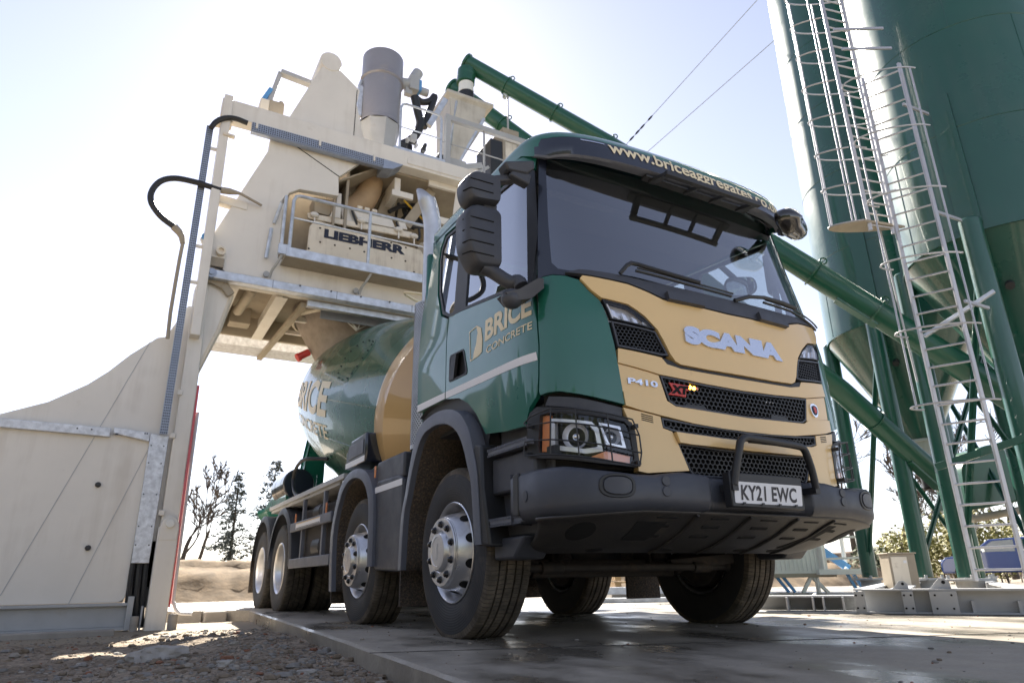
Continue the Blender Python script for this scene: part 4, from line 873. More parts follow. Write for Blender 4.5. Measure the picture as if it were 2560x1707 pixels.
FRAME = [(-1.340,1.968),(-1.60,2.003),(-2.30,2.126),(-2.55,2.158),(-2.685,2.228),(-2.79,2.44),(-2.838,2.74),(-2.82,2.85),(-2.745,2.925),(-2.45,2.905),(-1.35,2.825),(-1.262,2.80),(-1.262,2.33)]
SIDE = [(-2.550,1.538),(-3.07,1.548),(-3.10,2.3),(-3.06,2.7),(-2.98,2.90),(-2.84,3.0),(-2.4,3.0),(-1.215,2.94),(-1.255,2.815),(-1.35,2.84),(-2.45,2.92),(-2.755,2.94),(-2.835,2.86),(-2.853,2.74),(-2.805,2.43),(-2.697,2.215),(-2.552,2.142)]
WS = [(0,1.975),(-.6,1.982),(-.87,2.0),(-1.06,2.012),(-1.13,2.03),(-1.172,2.08),(-1.168,2.4),(-1.145,2.80),(-1.12,2.90),(0,2.93)]
SURR = [(0,1.852),(-.2,1.858),(-.4,1.855),(-.5,1.864),(-.585,1.895),(-.72,1.933),(-.883,1.953),(-1.01,1.968),(-1.087,1.980),(-1.17,1.998),(-1.245,1.998),(-1.287,1.975),(-1.262,2.33),(-1.205,2.90),(-1.15,2.955),(0,2.955)]
for s in (0, 1):
    q = mir if s else (lambda P: P)
    d = pan('door', m_green, q(DOOR), TR, holes=[q(HANDLE)], off=.004, th=.03, step=.07, bevel=.006)
    b = MB(); panel(b, q(HANDLE), off=-.035, th=.005); hr = [q([(-2.466,1.80)])[0], q([(-2.475,1.66)])[0]]
    h = d if False else None
    o = b.build('handle_recess', m_black, d)
    b = MB(); k = q([(-2.44,1.815),(-2.36,1.815),(-2.40,1.645),(-2.47,1.65)])
    panel(b, k, off=.012, th=.022, step=.05); b.build('door_handle', m_black, d, bevel=.006)
    b = MB(); rim = rnd_poly(q(HANDLE), .02, 4); inner = [(p[0]*.0+ (p[0]-(-2.34 if not s else 2.34))*.86+(-2.34 if not s else 2.34), (p[1]-1.73)*.88+1.73) for p in rim]
    panel(b, rim, holes=[inner], off=.008, th=.012, step=.03); b.build('handle_rim', m_black, d, bevel=.003)
    pan('window_frame', m_black, q(FRAME), TR, holes=[q(WIN), q(QUA)], off=-.002, th=.03, step=.08)
    pan('side_window', m_sglass, q(WIN), TR, off=-.012, th=0, step=.12, bevel=0)
    pan('quarter_window', m_sglass, q(QUA), TR, off=-.010, th=0, step=.12, bevel=0)
    pan('cab_side', m_green, q(SIDE), TR, off=.004, th=.03, step=.07, bevel=.006)
    pan('stripe', m_white, q([(-1.335,1.540),(-2.537,1.586),(-2.537,1.538),(-1.326,1.490)]), TR, off=.0065, th=.001, step=.06, bevel=0)
    pan('stripe', m_white, q([(-2.553,1.587),(-3.068,1.606),(-3.068,1.552),(-2.553,1.541)]), TR, off=.0065, th=.001, step=.06, bevel=0)
b = MB(); panel(b, sym([(0,1.975)]+WS[1:]), off=-.004, th=0, step=.10); WSO = b.build('windscreen', m_glass, TR, smooth=60)
pan('windscreen_surround', m_band, sym(SURR), TR, holes=[sym(WS)], off=.0, th=.03, step=.07, bevel=.005)
# cowl: dark plastic below the windscreen with two nozzle humps
b = MB(); panel(b, sym([(0,1.857),(-.2,1.862),(-.4,1.860),(-.5,1.870),(-.585,1.90),(-.72,1.938),(-.9,1.958),(-1.09,1.985),(-1.0,2.004),(-.6,1.974),(0,1.967)][::-1]), off=.022, th=.03, step=.06); b.build('cowl', m_plastic, TR, bevel=.008)
for uc in (-.345, .40):
    b = MB(); panel(b, [(uc-.13,1.852),(uc-.13,1.905),(uc+.02,1.905),(uc+.14,1.880),(uc+.14,1.85)], off=.05, th=.05, step=.05); b.build('cowl_step', m_plastic, TR, bevel=.012)
# hood and grille panels
HOOD = [(0,1.847),(-.2,1.853),(-.4,1.850),(-.5,1.858),(-.585,1.889),(-.72,1.927),(-.883,1.947),(-.99,1.962),(-1.008,1.942),(-.96,1.870),(-.908,1.818),(-.753,1.790),(-.655,1.727),(-.583,1.654),(-.55,1.590),(-.518,1.515),(-.49,1.475),(-.455,1.460),(-.26,1.453),(0,1.453)]
pan('hood_panel', m_tan, sym(HOOD[::-1]), TR, off=.020, th=.05, step=.05, bevel=.010)
LAMP = [(-.903,1.810),(-.753,1.780),(-.658,1.718),(-.598,1.656),(-.69,1.668),(-.868,1.690)]
SGR = [(-.866,1.680),(-.688,1.658),(-.594,1.646),(-.528,1.508),(-.575,1.503),(-.844,1.530)]
BAND1 = [(0,1.431),(-.26,1.433),(-.45,1.438),(-.545,1.455),(-.575,1.490),(-.605,1.494),(-.843,1.520),(-.853,1.436),(-.60,1.389),(-.28,1.368),(0,1.361)]
pan('upper_grille_bar', m_tan, sym(BAND1), TR, off=.010, th=.05, step=.05, bevel=.007)
PLT = [(-.852,1.432),(-.606,1.386),(-.566,1.240),(-.838,1.278)]
pan('side_grille_panel', m_tan, PLT[::-1], TR, off=.002, th=.04, step=.06, bevel=.005)
pan('side_grille_panel', m_tan, mir(PLT[::-1]), TR, off=.002, th=.04, step=.06, bevel=.005)
BAND2 = [(0,1.197),(-.3,1.206),(-.52,1.214),(-.572,1.240),(-.838,1.274),(-.83,1.198),(-.746,1.177),(-.625,1.157),(-.408,1.128),(-.2,1.117),(0,1.115)]
pan('lower_grille_bar', m_tan, sym(BAND2), TR, off=.012, th=.05, step=.05, bevel=.007)
LOW = [(-.845,1.186),(-.626,1.150),(-.618,1.088),(-.560,1.072),(-.533,1.016),(-.472,.868),(-.735,.845),(-.786,.854),(-.79,.991),(-.823,1.124)]
for P in (LOW[::-1], mir(LOW[::-1])):
    o = pan('lower_panel', m_tan, P, TR, off=.008, th=.06, step=.05, bevel=.010)
    sg = -1 if P[0][0] < 0 else 1
    for i in range(4):
        b = MB(); z = 1.160-.0105*i; panel(b, [(sg*.745, z), (sg*.675, z-.012), (sg*.675, z-.017), (sg*.745, z-.005)], off=.0092, th=.001, step=.1); b.build('vent_slot', m_void, o)
pan('tan_ledge', m_tan, sym([(0,1.052),(-.229,1.054),(-.48,1.064),(-.548,1.068),(-.53,1.012),(-.45,1.006),(-.238,1.003),(0,1.0)]), TR, off=.030, th=.07, step=.05, bevel=.008)
def honey(name, poly, off, r=.0165, parent=TR, depth=.02):
    """honeycomb: one hexagonal ring per cell"""
    b = MB(); xs = [p[0] for p in poly]; ys = [p[1] for p in poly]; dx = r*math.sqrt(3)*1.16; dy = r*1.5; j = 0; y = min(ys)
    while y < max(ys)+dy:
        x = min(xs)+(dx/2 if j % 2 else 0)
        while x < max(xs)+dx:
            if inpoly(x, y, poly):
                hx = [(sin(pi/3*k)*1.16, cos(pi/3*k)) for k in range(6)]
                O = [cab(x+r*1.0*h[0], y+r*1.0*h[1], off) for h in hx]; I = [cab(x+r*.78*h[0], y+r*.78*h[1], off) for h in hx]; D = [cab(x+r*.74*h[0], y+r*.74*h[1], off-depth) for h in hx]
                b.add(O+I+D, [(k, (k+1) % 6, 6+(k+1) % 6, 6+k) for k in range(6)]+[(6+k, 6+(k+1) % 6, 12+(k+1) % 6, 12+k) for k in range(6)])
            x += dx
        y += dy; j += 1
    return b.build(name, m_mesh, parent, smooth=0, fix=False)
def frame(b, poly, w, off, th, step=.05, F=cab):
    cx = sum(p[0] for p in poly)/len(poly); cy = sum(p[1] for p in poly)/len(poly); n = len(poly); inner = []
    area = sum(poly[i-1][0]*poly[i][1]-poly[i][0]*poly[i-1][1] for i in range(n)); sg = 1 if area > 0 else -1
    for i in range(n):
        p = Vector(poly[i]); a = (p-Vector(poly[i-1])).normalized(); c_ = (Vector(poly[(i+1) % n])-p).normalized()
        n1 = Vector((-a.y, a.x))*sg; n2 = Vector((-c_.y, c_.x))*sg; m_ = (n1+n2); m_ = m_.normalized()*w/max(.4, m_.normalized().dot(n1)); inner.append(tuple(p+m_))
    panel(b, poly, F, off, th, [inner], step); return inner
MG = sym([(0,1.357),(-.275,1.364),(-.518,1.379),(-.598,1.384),(-.590,1.355),(-.557,1.243),(-.515,1.219),(-.3,1.208),(0,1.199)])
for nm, P, r in (('main_grille', MG, .0165), ('middle_grille', sym([(0,1.113),(-.408,1.126),(-.618,1.146),(-.614,1.092),(-.556,1.078),(-.471,1.066),(-.229,1.058),(0,1.056)]), .0165), ('bottom_grille', sym([(0,.998),(-.24,1.0),(-.52,1.012),(-.525,.99),(-.465,.865),(-.44,.84),(0,.84)]), .0165)):
    b = MB(); inn = frame(b, P, .010, .006, .03); o = b.build(nm, m_plastic, TR, bevel=.003); honey('honeycomb', inn, .0, r, o)
    b = MB(); panel(b, P, off=-.035, th=.004, step=.1); b.build('grille_backing', m_void, o)
    if nm == 'main_grille': MGO = o
for uc in (-.37, .30):
    b = MB(); panel(b, [(uc-.085,1.209),(uc-.075,1.240),(uc+.06,1.240),(uc+.085,1.207)], off=.004, th=.02, step=.05); b.build('grille_insert', m_black, MGO, bevel=.004)
b = MB(); panel(b, sym([(0,1.447),(-.26,1.448),(-.46,1.455),(-.50,1.474),(-.56,1.490),(-.565,1.462),(-.50,1.440),(-.26,1.436),(0,1.434)]), off=.008, th=.02, step=.04); b.build('grille_slit', m_mesh, TR)
for P, L, sg in ((SGR, LAMP, -1), (mir(SGR), mir(LAMP), 1)):
    b = MB(); inn = frame(b, P, .010, .012, .03); o = b.build('side_grille', m_plastic, TR, bevel=.003); honey('honeycomb', inn, .004, .0125, o)
    b = MB(); panel(b, P, off=-.03, th=.004, step=.1); b.build('grille_backing', m_void, o)
    b = MB(); frame(b, L, .007, .018, .03); o = b.build('marker_lamp', m_black, TR, bevel=.003)
    b = MB(); panel(b, L, off=-.028, th=.004, step=.05); b.build('lamp_reflector', m_bowl, o)
    b = MB()
    for k in range(4):
        u = -.86+.066*k; zz = 1.765-.020*k; p = [(u*-sg*1, zz-.012), (u*-sg*1+.03*-sg*-1, zz-.05)]
        panel(b, [(sg*-1*u*1, zz), (sg*-1*(u+.028), zz-.012), (sg*-1*(u+.045), zz-.060), (sg*-1*(u+.012), zz-.050)] if sg < 0 else [(-u, zz), (-u-.028, zz-.012), (-u-.045, zz-.060), (-u-.012, zz-.050)], off=-.004, th=.016, step=.05)
    b.each('reflector_cup', m_bowl, o, bevel=.003)
    b = MB(); q = [(.895*sg, 1.795), (.868*sg, 1.79), (.845*sg, 1.70), (.868*sg, 1.70)]; panel(b, q, off=.0, th=.01, step=.05); b.build('daylight_strip', m_white, o)
    b = MB(); panel(b, L, off=.014, th=0, step=.05); b.build('lamp_cover', m_lens, o)
# badges
def cabf(x, z, off): return cab(x, z, off+.020)
lettering('maker_name', 'SCANIA', -.405, .395, 1.592, 1.706, cabf, m_silver, TR, bold=.085, depth=.012, off=0, cutx=8)
lettering('model_badge', 'P410', -.805, -.622, 1.316, 1.350, lambda x, z, o: cab(x, z-.05*(x+.71), o+.002), m_silver, TR, bold=.03, depth=.008, off=.0)
xt = [(-.562,1.278),(-.525,1.305),(-.550,1.349),(-.408,1.342),(-.418,1.312),(-.435,1.312),(-.442,1.272),(-.490,1.276)]
b = MB(); panel(b, xt, off=.012, th=.008, step=.06); o = b.build('trim_badge', m_redtrim, TR, bevel=.003)
lettering('badge_letters', 'XT', -.542, -.420, 1.287, 1.336, lambda x, z, o_: cab(x, z, o_+.013), m_void, o, bold=.06, depth=.003, off=0, shear=.2)
em = [(.66+.040*cos(a), 1.318+.045*sin(a)-.008*abs(sin(a*.5-.8))) for a in np.linspace(0, 2*pi, 20, endpoint=False)]
em = [(.622,1.352),(.66,1.362),(.70,1.350),(.705,1.315),(.69,1.282),(.662,1.268),(.634,1.286),(.620,1.318)]
b = MB(); panel(b, rnd_poly(em[::-1], .012), off=.012, th=.012, step=.04); o = b.build('emblem', m_chrome, TR, bevel=.004)
b = MB(); panel(b, rnd_poly([(u*.0+(.662+(u-.662)*.70), 1.318+(z-1.318)*.70) for u, z in em[::-1]], .008), off=.0145, th=.003, step=.04); b.build('emblem_field', m_letter_navy, o)
b = MB(); panel(b, [(.645,1.335),(.668,1.338),(.680,1.318),(.672,1.300),(.655,1.296),(.652,1.315)][::-1], off=.0165, th=.003, step=.04, mi=0); b.build('emblem_bird', m_redtrim, o)
for i, u in enumerate((-.392, -.365, -.345)):
    p = cab(u, 1.340-.002*i, -.005); b = MB(); b.ball(p, (.014, .008, .012), 10, 6); b.build('amber_lamp', m_amber if i < 2 else m_orange, MGO)
b = MB()
for u in (.205, .235, .262): b.ball(cab(u, 1.318, -.004), (.007, .005, .005), 8, 5)
b.each('sensor_dot', m_white, MGO)
lettering('door_name', 'BRICE', -1.935, -1.358, 1.772, 1.916, lambda u, z, o: cab(u+.10*(z-1.78), z, .004+o), m_cream_txt, TR, bold=.035, off=.0025, cutx=6)
lettering('door_name_small', 'CONCRETE', -1.915, -1.36, 1.686, 1.733, lambda u, z, o: cab(u+.10*(z-1.69), z, .004+o), m_cream_txt, TR, bold=.01, off=.0025, cutx=6)
b = MB(); LG = [(-2.145,1.700),(-2.160,1.912),(-2.045,1.920),(-1.985,1.885),(-1.965,1.80),(-1.975,1.715),(-2.03,1.703)]
frame(b, LG, .007, .007, .001, .05); panel(b, [(-2.10,1.702),(-2.145+.05,1.74),(-2.055,1.80),(-2.035,1.87),(-2.05,1.912),(-2.02,1.905),(-1.992,1.88),(-1.972,1.80),(-1.983,1.72),(-2.03,1.712)], off=.007, th=.001, step=.05); b.build('door_logo', m_cream_txt, TR)
# ---- roof and visor
b = MB(); US = np.r_[np.linspace(-2.98, -1.5, 8), np.linspace(-1.42, 1.42, 60), np.linspace(1.5, 2.98, 8)]; rows = []
def roofrow(yf, z, sx=1.):
    r = []
    for u in US:
        s = abs(u); x = np.interp(s, CS, CN[:, 0])*.95; y = np.interp(s, CS, CN[:, 1]); lift = .125*min(1, max(0, (s-1.18)/.35))
        zz = z+lift*max(0, 1-(z-2.832)/.22)+0
        if abs(z-2.94) < .001 and s < 1.25: zz += .018-.030*u; yf_ = np.interp(zz, [v[1] for v in VP[2:]], [v[0] for v in VP[2:]])
        else: yf_ = yf
        r.append((math.copysign(x, u)*sx, y+yf_*min(1, max(0, 1-y/.7)), zz))
    return r
spec = VP+[(.62,3.090,1),(.8,3.096,1)]
for v in spec: rows.append(roofrow(v[0], v[1], 1 if v[1] < 3.05 else (.985 if v[1] < 3.07 else (.93 if v[1] < 3.085 else (.8 if v[1] < 3.092 else .5)))))
rows.append([(0, p[1], 3.10) for p in rows[-1]])
n = len(US); vs = [p for r in rows for p in r]
for i in range(len(rows)-1):
    fs0, fs1, fs2 = [], [], []
    for j in range(n-1):
        band = i < 4 and abs((US[j]+US[j+1])/2) < 1.33-.03*max(0, i-1)
        ((fs2 if i < 2 else fs0) if band else fs1).append((i*n+j, i*n+j+1, (i+1)*n+j+1, (i+1)*n+j))  # visor underside takes the lighter plastic, imitating light bounced from the ground
    if i == 0: k0 = len(b.v); b.v += vs
    b.f += [tuple(a+k0 for a in f) for f in fs0+fs1+fs2]; b.m += [1]*len(fs0)+[0]*len(fs1)+[2]*len(fs2)
ro = b.build('roof', [m_green, m_band, m_plastic_lt], TR, smooth=50)
URL = 'www.briceaggregates.co.uk'
lettering('web_address', URL, -.735, 1.0, 2.902, 2.990, lambda u, z, o: vis(u, z-.009*(u+.6), o), m_cream_txt, ro, bold=.022, off=.004, cutx=40, cuts=5, capref=(0, .7))
b = MB(); panel(b, [(-.935,2.972),(-.76,2.966),(-.755,2.956),(-.935,2.960)], F=vis, off=.003, th=.001, step=.05); b.build('roof_marker', m_silver, ro)
b = MB(); b.bar((-.34, .13, 2.790), (.52, .13, 2.790), .035, .034)
for x in (-.315, -.02, .22, .485): b.bar((x, .14, 2.791), (x-.01, .29, 2.815), .05 if abs(x) > .3 else .026, .026)
b.bar((-.40, .27, 2.822), (.55, .27, 2.822), .06, .02); b.build('light_bar_bracket', m_black, TR, bevel=.004)
b = MB(); FMP = [(.685,2.785),(.765,2.832),(.865,2.842),(.945,2.800),(1.015,2.725),(1.01,2.670),(.93,2.630),(.77,2.632),(.69,2.700)]
FMP = rnd_poly(FMP, .05, 4); cx_, cz_ = .85, 2.735; rows = []
for (dy, k) in ((-.075, .10), (-.07, .45), (-.05, .75), (-.02, .93), (.02, 1.0), (.05, .97), (.055, .90)): rows.append([(cx_+(x-cx_)*k, .13+dy+.25*(x-cx_)*.6, cz_+(z-cz_)*k) for x, z in FMP])
b.loft(rows, close=True, capends=True); fm = b.build('front_mirror', m_bright_trim, TR, smooth=60)
b = MB(); b.bar((.80, .16, 2.66), (1.0, .34, 2.80), .07, .05); b.bar((.90, .17, 2.78), (1.02, .30, 2.86), .06, .05); b.build('mirror_arm', m_black, fm, bevel=.008)
# ---- rear wall, floor, interior
b = MB(); b.box((-1.17, 2.08, 1.0), (1.17, 2.14, 2.9)); b.box((-1.12, 2.02, 2.88), (1.12, 2.13, 3.03)); b.build('cab_rear_wall', m_green, TR, bevel=.03)
b = MB(); b.box((-1.15, .75, 1.30), (1.15, 2.08, 1.36)); b.box((-1.12, 2.03, 1.36), (1.12, 2.07, 2.95)); b.box((-1.15, .3, .95), (1.15, .8, 1.0)); b.build('cab_floor', m_interior, TR)
b = MB(); b.box((-1.10, .45, 2.93), (1.10, 2.03, 2.96)); b.bar((-1.05, 1.0, 2.90), (1.05, 1.0, 2.90), .35, .06); b.build('headliner', m_interior_lt, TR, bevel=.01)
b = MB(); panel(b, sym([(0,1.99),(-.9,2.0),(-1.12,2.02),(-1.12,1.70),(0,1.66)]), off=-.20, th=.25, step=.15); b.build('dashboard', m_interior, TR, bevel=.02)
for x in (-.55, .58):
    b = MB(); b.box((x-.25, 1.15, 1.55), (x+.25, 1.68, 1.72)); b.bar((x, 1.66, 1.68), (x, 1.82, 2.40), .46, .13, (0, 1, 0)); b.bar((x, 1.80, 2.42), (x, 1.83, 2.60), .26, .10, (0, 1, 0)); b.box((x-.2, 1.2, 1.36), (x+.2, 1.6, 1.55)); b.build('seat', m_interior, TR, bevel=.04, seg=3)
b = MB(); ring = [Vector((-.55+.22*cos(a), .86-.10*sin(a), 2.03+.19*sin(a))) for a in np.linspace(0, 2*pi, 24, endpoint=False)]; b.tube(ring, .016, 8, closed=True); b.tube([(-.55, .86, 2.03), (-.55, .75, 1.85)], .03, 8); b.bar((-.75, .86, 2.03), (-.35, .86, 2.03), .04, .02); b.build('steering_wheel', m_black, TR)
b = MB(); panel(b, [(1.0,2.50),(1.10,2.52),(1.10,2.62),(1.02,2.64)], off=-.012, th=.001, step=.2); b.build('windscreen_sticker', m_white_steel, TR)
for z in (2.40, 2.30): 
    b = MB(); panel(b, [(1.04+.04*cos(a), z+.04*sin(a)) for a in np.linspace(0, 2*pi, 16, endpoint=False)], off=-.012, th=.001, step=.2); b.build('permit_disc', m_white_steel, TR)
# ---- wipers
for P, Q in (([(-.762,1.99),(-.72,2.035),(-.69,2.055),(-.645,2.055),(-.47,2.035),(-.2,2.015)], [(-.645,2.045),(-.30,2.022),(.09,2.008)]), ([(.10,1.965),(.22,2.0),(.368,2.028),(.55,2.032),(.70,2.025)], [(.40,2.030),(.685,2.028),(1.02,1.968)])):
    b = MB(); b.tube([cab(u, z, .06) for u, z in sub(P, .04)[:-1][:max(3, len(sub(P, .04))-int(math.hypot(P[-1][0]-P[0][0], P[-1][1]-P[0][1])/.04))]] if False else [cab(P[0][0]+(0), P[0][1], .03)]+[cab(u, z, .06) for u, z in P[1:]], .013, 8); o = b.build('wiper', m_black, TR)
    b = MB(); pts = []
    for i in range(len(Q)-1):
        for t in np.linspace(0, 1, 8): pts.append(cab(Q[i][0]+(Q[i+1][0]-Q[i][0])*t, Q[i][1]+(Q[i+1][1]-Q[i][1])*t-.012, .028))
    b.tube(pts, .009, 6); pts2 = [p+Vector((0, -.016, .012)) for p in pts]; b.tube(pts2, .006, 6); b.build('wiper_blade', m_black, o)
# ---- mirrors
def shell(x0, x1, z0, z1, y0, y1, name, ribs, parent, cut=.10):
    """mirror housing facing the front: outer edge x0 (away from the cab), rounded lower outer corner"""
    b = MB(); rows = []; s_ = 1 if x1 > x0 else -1
    base = [(x0+s_*cut*.75, z0), (x1-s_*.012, z0+.018), (x1, z0+.05), (x1, z1-.03), (x1-s_*.03, z1), (x0+s_*.05, z1), (x0, z1-.06), (x0+s_*.008, z0+cut*1.25)]
    cx, cz = (x0+x1)/2, (z0+z1)/2
    for (y, k) in ((y0, .84), (y0+.010, .92), (y0+.035, .975), (y0+.08, 1.0), (y1-.02, 1.0), (y1, .97)):
        P = rnd_poly(base, .05, 5); rows.append([(cx+s_*.012*(1-k)*8*.5+(p[0]-cx)*k, y, cz+(p[1]-cz)*(1-(1-k)*.75)) for p in P])
    b.loft(rows, close=True, capends=True); o = b.build(name, m_plastic, parent, smooth=50)
    r = MB()
    for z in ribs:
        W_ = x1-x0; r.tube(cr([(x0+.004*s_, y0+.060, z), (x0+W_*.10, y0+.010, z), (x0+W_*.2, y0-.0005, z), (x1-W_*.26, y0-.0005, z)], 4), .0042, 6)
    if ribs: r.build('shell_groove', m_void, o)
    g = MB(); P = rnd_poly([(cx+(p[0]-cx)*.88, cz+(p[1]-cz)*.9) for p in base], .04, 5); g.add([(p[0], y1+.003, p[1]) for p in P], [tuple(range(len(P)))]); g.build('mirror_glass', m_mirror, o)
    return o
KM = 1.049
def mz(z): return CAM[2]+(z-CAM[2])*KM
def mx(x): return CAM[0]+(x-CAM[0])*KM
DMI = shell(mx(-1.648), mx(-1.418), mz(1.962), mz(2.352), .495, .66, 'door_mirror', [mz(v) for v in (2.035, 2.105, 2.18, 2.25)], TR)
WMI = shell(mx(-1.655), mx(-1.428), mz(2.362), mz(2.555), .48, .64, 'wide_angle_mirror', [mz(v) for v in (2.425, 2.485)], TR, cut=.05)
b = MB(); b.box((mx(-1.52), .54, mz(2.33)), (mx(-1.43), .62, mz(2.40))); b.build('mirror_post', m_plastic, WMI, bevel=.01)
b = MB(); b.tube(cr([(mx(-1.52), .56, mz(1.985)), (mx(-1.46), .55, mz(1.965)), (mx(-1.38), .50, mz(1.90)), (mx(-1.345), .46, mz(1.895)), (mx(-1.335), .44, mz(1.86))], 4), .043, 12)
b.prism([(-1.375, .40, 1.86), (-1.30, .37, 1.885), (-1.20, .33, 1.955), (-1.165, .33, 1.96), (-1.165, .33, 1.90), (-1.23, .36, 1.835), (-1.33, .40, 1.815)], (0, .11, 0)); b.ball((-1.315, .44, 1.845), (.065, .06, .06), 16, 10); b.build('mirror_arm', m_plastic, DMI, bevel=.010)
b = MB(); b.bar((mx(-1.47), .52, mz(2.53)), (-1.24, .50, 2.69), .07, .05); b.prism([(-1.36, .42, 2.735), (-1.16, .40, 2.79), (-1.155, .40, 2.735), (-1.20, .42, 2.69), (-1.33, .43, 2.685)], (0, .10, 0)); b.bar((-1.30, .47, 2.70), (-1.17, .46, 2.66), .07, .08); b.build('upper_arm', m_plastic, WMI, bevel=.012)
# passenger side: mirror folded in against the door, kerb mirror above the door window
FM = shell(1.43, 1.31, 2.50, 2.90, .70, .80, 'folded_mirror', (), TR, cut=.06)
b = MB(); b.bar((1.36, .76, 2.55), (1.16, .60, 2.10), .05, .05); b.bar((1.34, .76, 2.86), (1.12, .62, 2.90), .05, .04); b.build('mirror_arm', m_plastic, FM, bevel=.01)
b = MB(); rows = []; kc = Vector((1.35, 1.10, 2.715)); nrm = Vector((-.62, -.76, -.12)).normalized(); kx = Vector((nrm.y, -nrm.x, 0)).normalized(); kz = kx.cross(nrm); kz = kz if kz.z > 0 else -kz
for t, k in ((0, .0), (0, .86), (.008, .93), (.02, 1.0), (.06, .9), (.09, .5), (.095, 0)):
    rows.append([kc-nrm*t+kx*p[0]*k+kz*p[1]*k for p in rnd_poly([(-.15, -.04), (-.06, -.10), (.10, -.09), (.15, .0), (.10, .10), (-.13, .08)], .05, 5)])
b.loft(rows[1:], close=True, capends=True); KMR = b.build('kerb_mirror', m_plastic, TR, smooth=50)
b = MB(); b.add([kc+nrm*.002+kx*p[0]*.85+kz*p[1]*.85 for p in rnd_poly([(-.15, -.04), (-.06, -.10), (.10, -.09), (.15, .0), (.10, .10), (-.13, .08)], .05, 5)], [tuple(range(36))]); b.build('mirror_glass', m_mirror, KMR, smooth=0)
b = MB(); b.bar(kc+kz*.05-nrm*.05, (1.13, 1.15, 2.93), .04, .03); b.build('mirror_arm', m_plastic, KMR)
# ---- headlights
HOUS = [(-1.425,1.165),(-1.40,1.20),(-1.343,1.222),(-1.12,1.185),(-.85,1.130),(-.805,1.105),(-.790,1.06),(-.780,.90),(-.80,.872),(-.995,.890),(-1.25,.93),(-1.43,.955)]
LENS = [(-1.318,1.172),(-1.25,1.176),(-.98,1.133),(-.848,1.110),(-.825,1.085),(-.808,.915),(-.828,.886),(-.994,.917),(-1.267,.962),(-1.330,.972),(-1.342,1.0)]
for sg in (-1, 1):
    q = (lambda P: P) if sg < 0 else mir
    k = (lambda u: u) if sg < 0 else (lambda u: -u)
    b = MB(); panel(b, q(HOUS), holes=[q(LENS)], off=.012, th=.09, step=.05); o = b.build('headlight', m_black, TR, bevel=.008)
    b = MB(); panel(b, q(LENS), off=-.085, th=.006, step=.06); b.build('lamp_bowl', m_bowl, o)
    b = MB(); R0 = [(k(-1.262),1.150),(k(-1.02),1.112),(k(-.985),1.075),(k(-.968),.955),(k(-1.06),.944),(k(-1.27),.982)]; R1_ = [(k(-1.235),1.128),(k(-1.035),1.094),(k(-1.008),1.062),(k(-.995),.978),(k(-1.07),.970),(k(-1.24),1.002)]
    if sg > 0: R0.reverse(); R1_.reverse()
    panel(b, R0, holes=[R1_], off=-.01, th=.07, step=.05); b.build('reflector_frame', m_bowl, o, bevel=.006)
    b = MB(); R2_ = [(k(-.98),1.11),(k(-.86),1.09),(k(-.835),.975),(k(-.945),.985)]; R3_ = [(k(-.965),1.095),(k(-.873),1.078),(k(-.855),.988),(k(-.93),1.0)]
    if sg > 0: R2_.reverse(); R3_.reverse()
    panel(b, R2_, holes=[R3_], off=-.02, th=.05, step=.05); b.build('reflector_frame', m_bowl, o, bevel=.006)
    for (u, z, r) in ((-1.115, 1.04, .070), (-.91, 1.035, .046)):
        p = cab(k(u), z, -.06); d = (cab(k(u), z, .02)-p).normalized(); b = MB(); b.lathe([(0, 0), (.004, r*.55), (.02, r*.85), (.045, r)], p, d, 28); b.build('reflector_cup', m_bowl, o); b = MB(); b.ball(p+d*.020, r*.30, 16, 10); b.build('projector_lens', m_mirror, o)
    b = MB(); panel(b, q([(-1.335,.978),(-1.318,1.168),(-1.268,1.168),(-1.285,.972)]), off=-.012, th=.03, step=.05); b.build('side_indicator', m_orange, o, bevel=.004)
    b = MB(); panel(b, q([(-1.05,.922),(-.955,.955),(-.82,.930),(-.826,.894)]), off=-.010, th=.04, step=.05); b.build('indicator', m_orange, o, bevel=.004)
    b = MB(); panel(b, q(LENS), off=.004, th=0, step=.06); b.build('headlight_lens', m_lens, o, smooth=60)
    b = MB(); G = [[(-1.405,1.135),(-1.35,1.165),(-1.22,1.188),(-1.098,1.168),(-.95,1.140),(-.82,1.112)],[(-1.37,1.115),(-1.225,1.113),(-1.088,1.090),(-.95,1.064),(-.795,1.030)],[(-1.40,1.035),(-1.23,1.022),(-1.094,.998),(-.95,.972),(-.79,.940)],[(-1.40,.958),(-1.23,.945),(-1.09,.922),(-.94,.893),(-.80,.872)]]
    G += [[(-1.220,1.188),(-1.232,.945)],[(-1.098,1.168),(-1.090,.922)],[(-.95,1.140),(-.938,.893)],[(-.82,1.112),(-.790,1.03),(-.785,.94),(-.80,.872)],[(-1.405,1.135),(-1.37,1.115)],[(-1.40,1.035),(-1.41,.99),(-1.40,.958)]]
    for L in G:
        P = []
        for i in range(len(L)-1):
            for t in np.linspace(0, 1, 5)[:-1]: P.append(cab(k(L[i][0]+(L[i+1][0]-L[i][0])*t), L[i][1]+(L[i+1][1]-L[i][1])*t, .052))
        P.append(cab(k(L[-1][0]), L[-1][1], .052)); b.tube(P, .0042, 8)
    for (u, z) in ((-1.38, 1.12), (-1.40, .97), (-.80, 1.08), (-.80, .89)): b.bar(cab(k(u), z, .0), cab(k(u), z, .052), .02, .02)
    b.build('headlight_guard', m_black, o)
pan('upper_lamp_panel', m_plastic, [(-1.30,1.225),(-.845,1.14),(-.84,1.19),(-.93,1.21),(-1.08,1.245),(-1.27,1.275)][::-1], TR, off=-.012, th=.03)
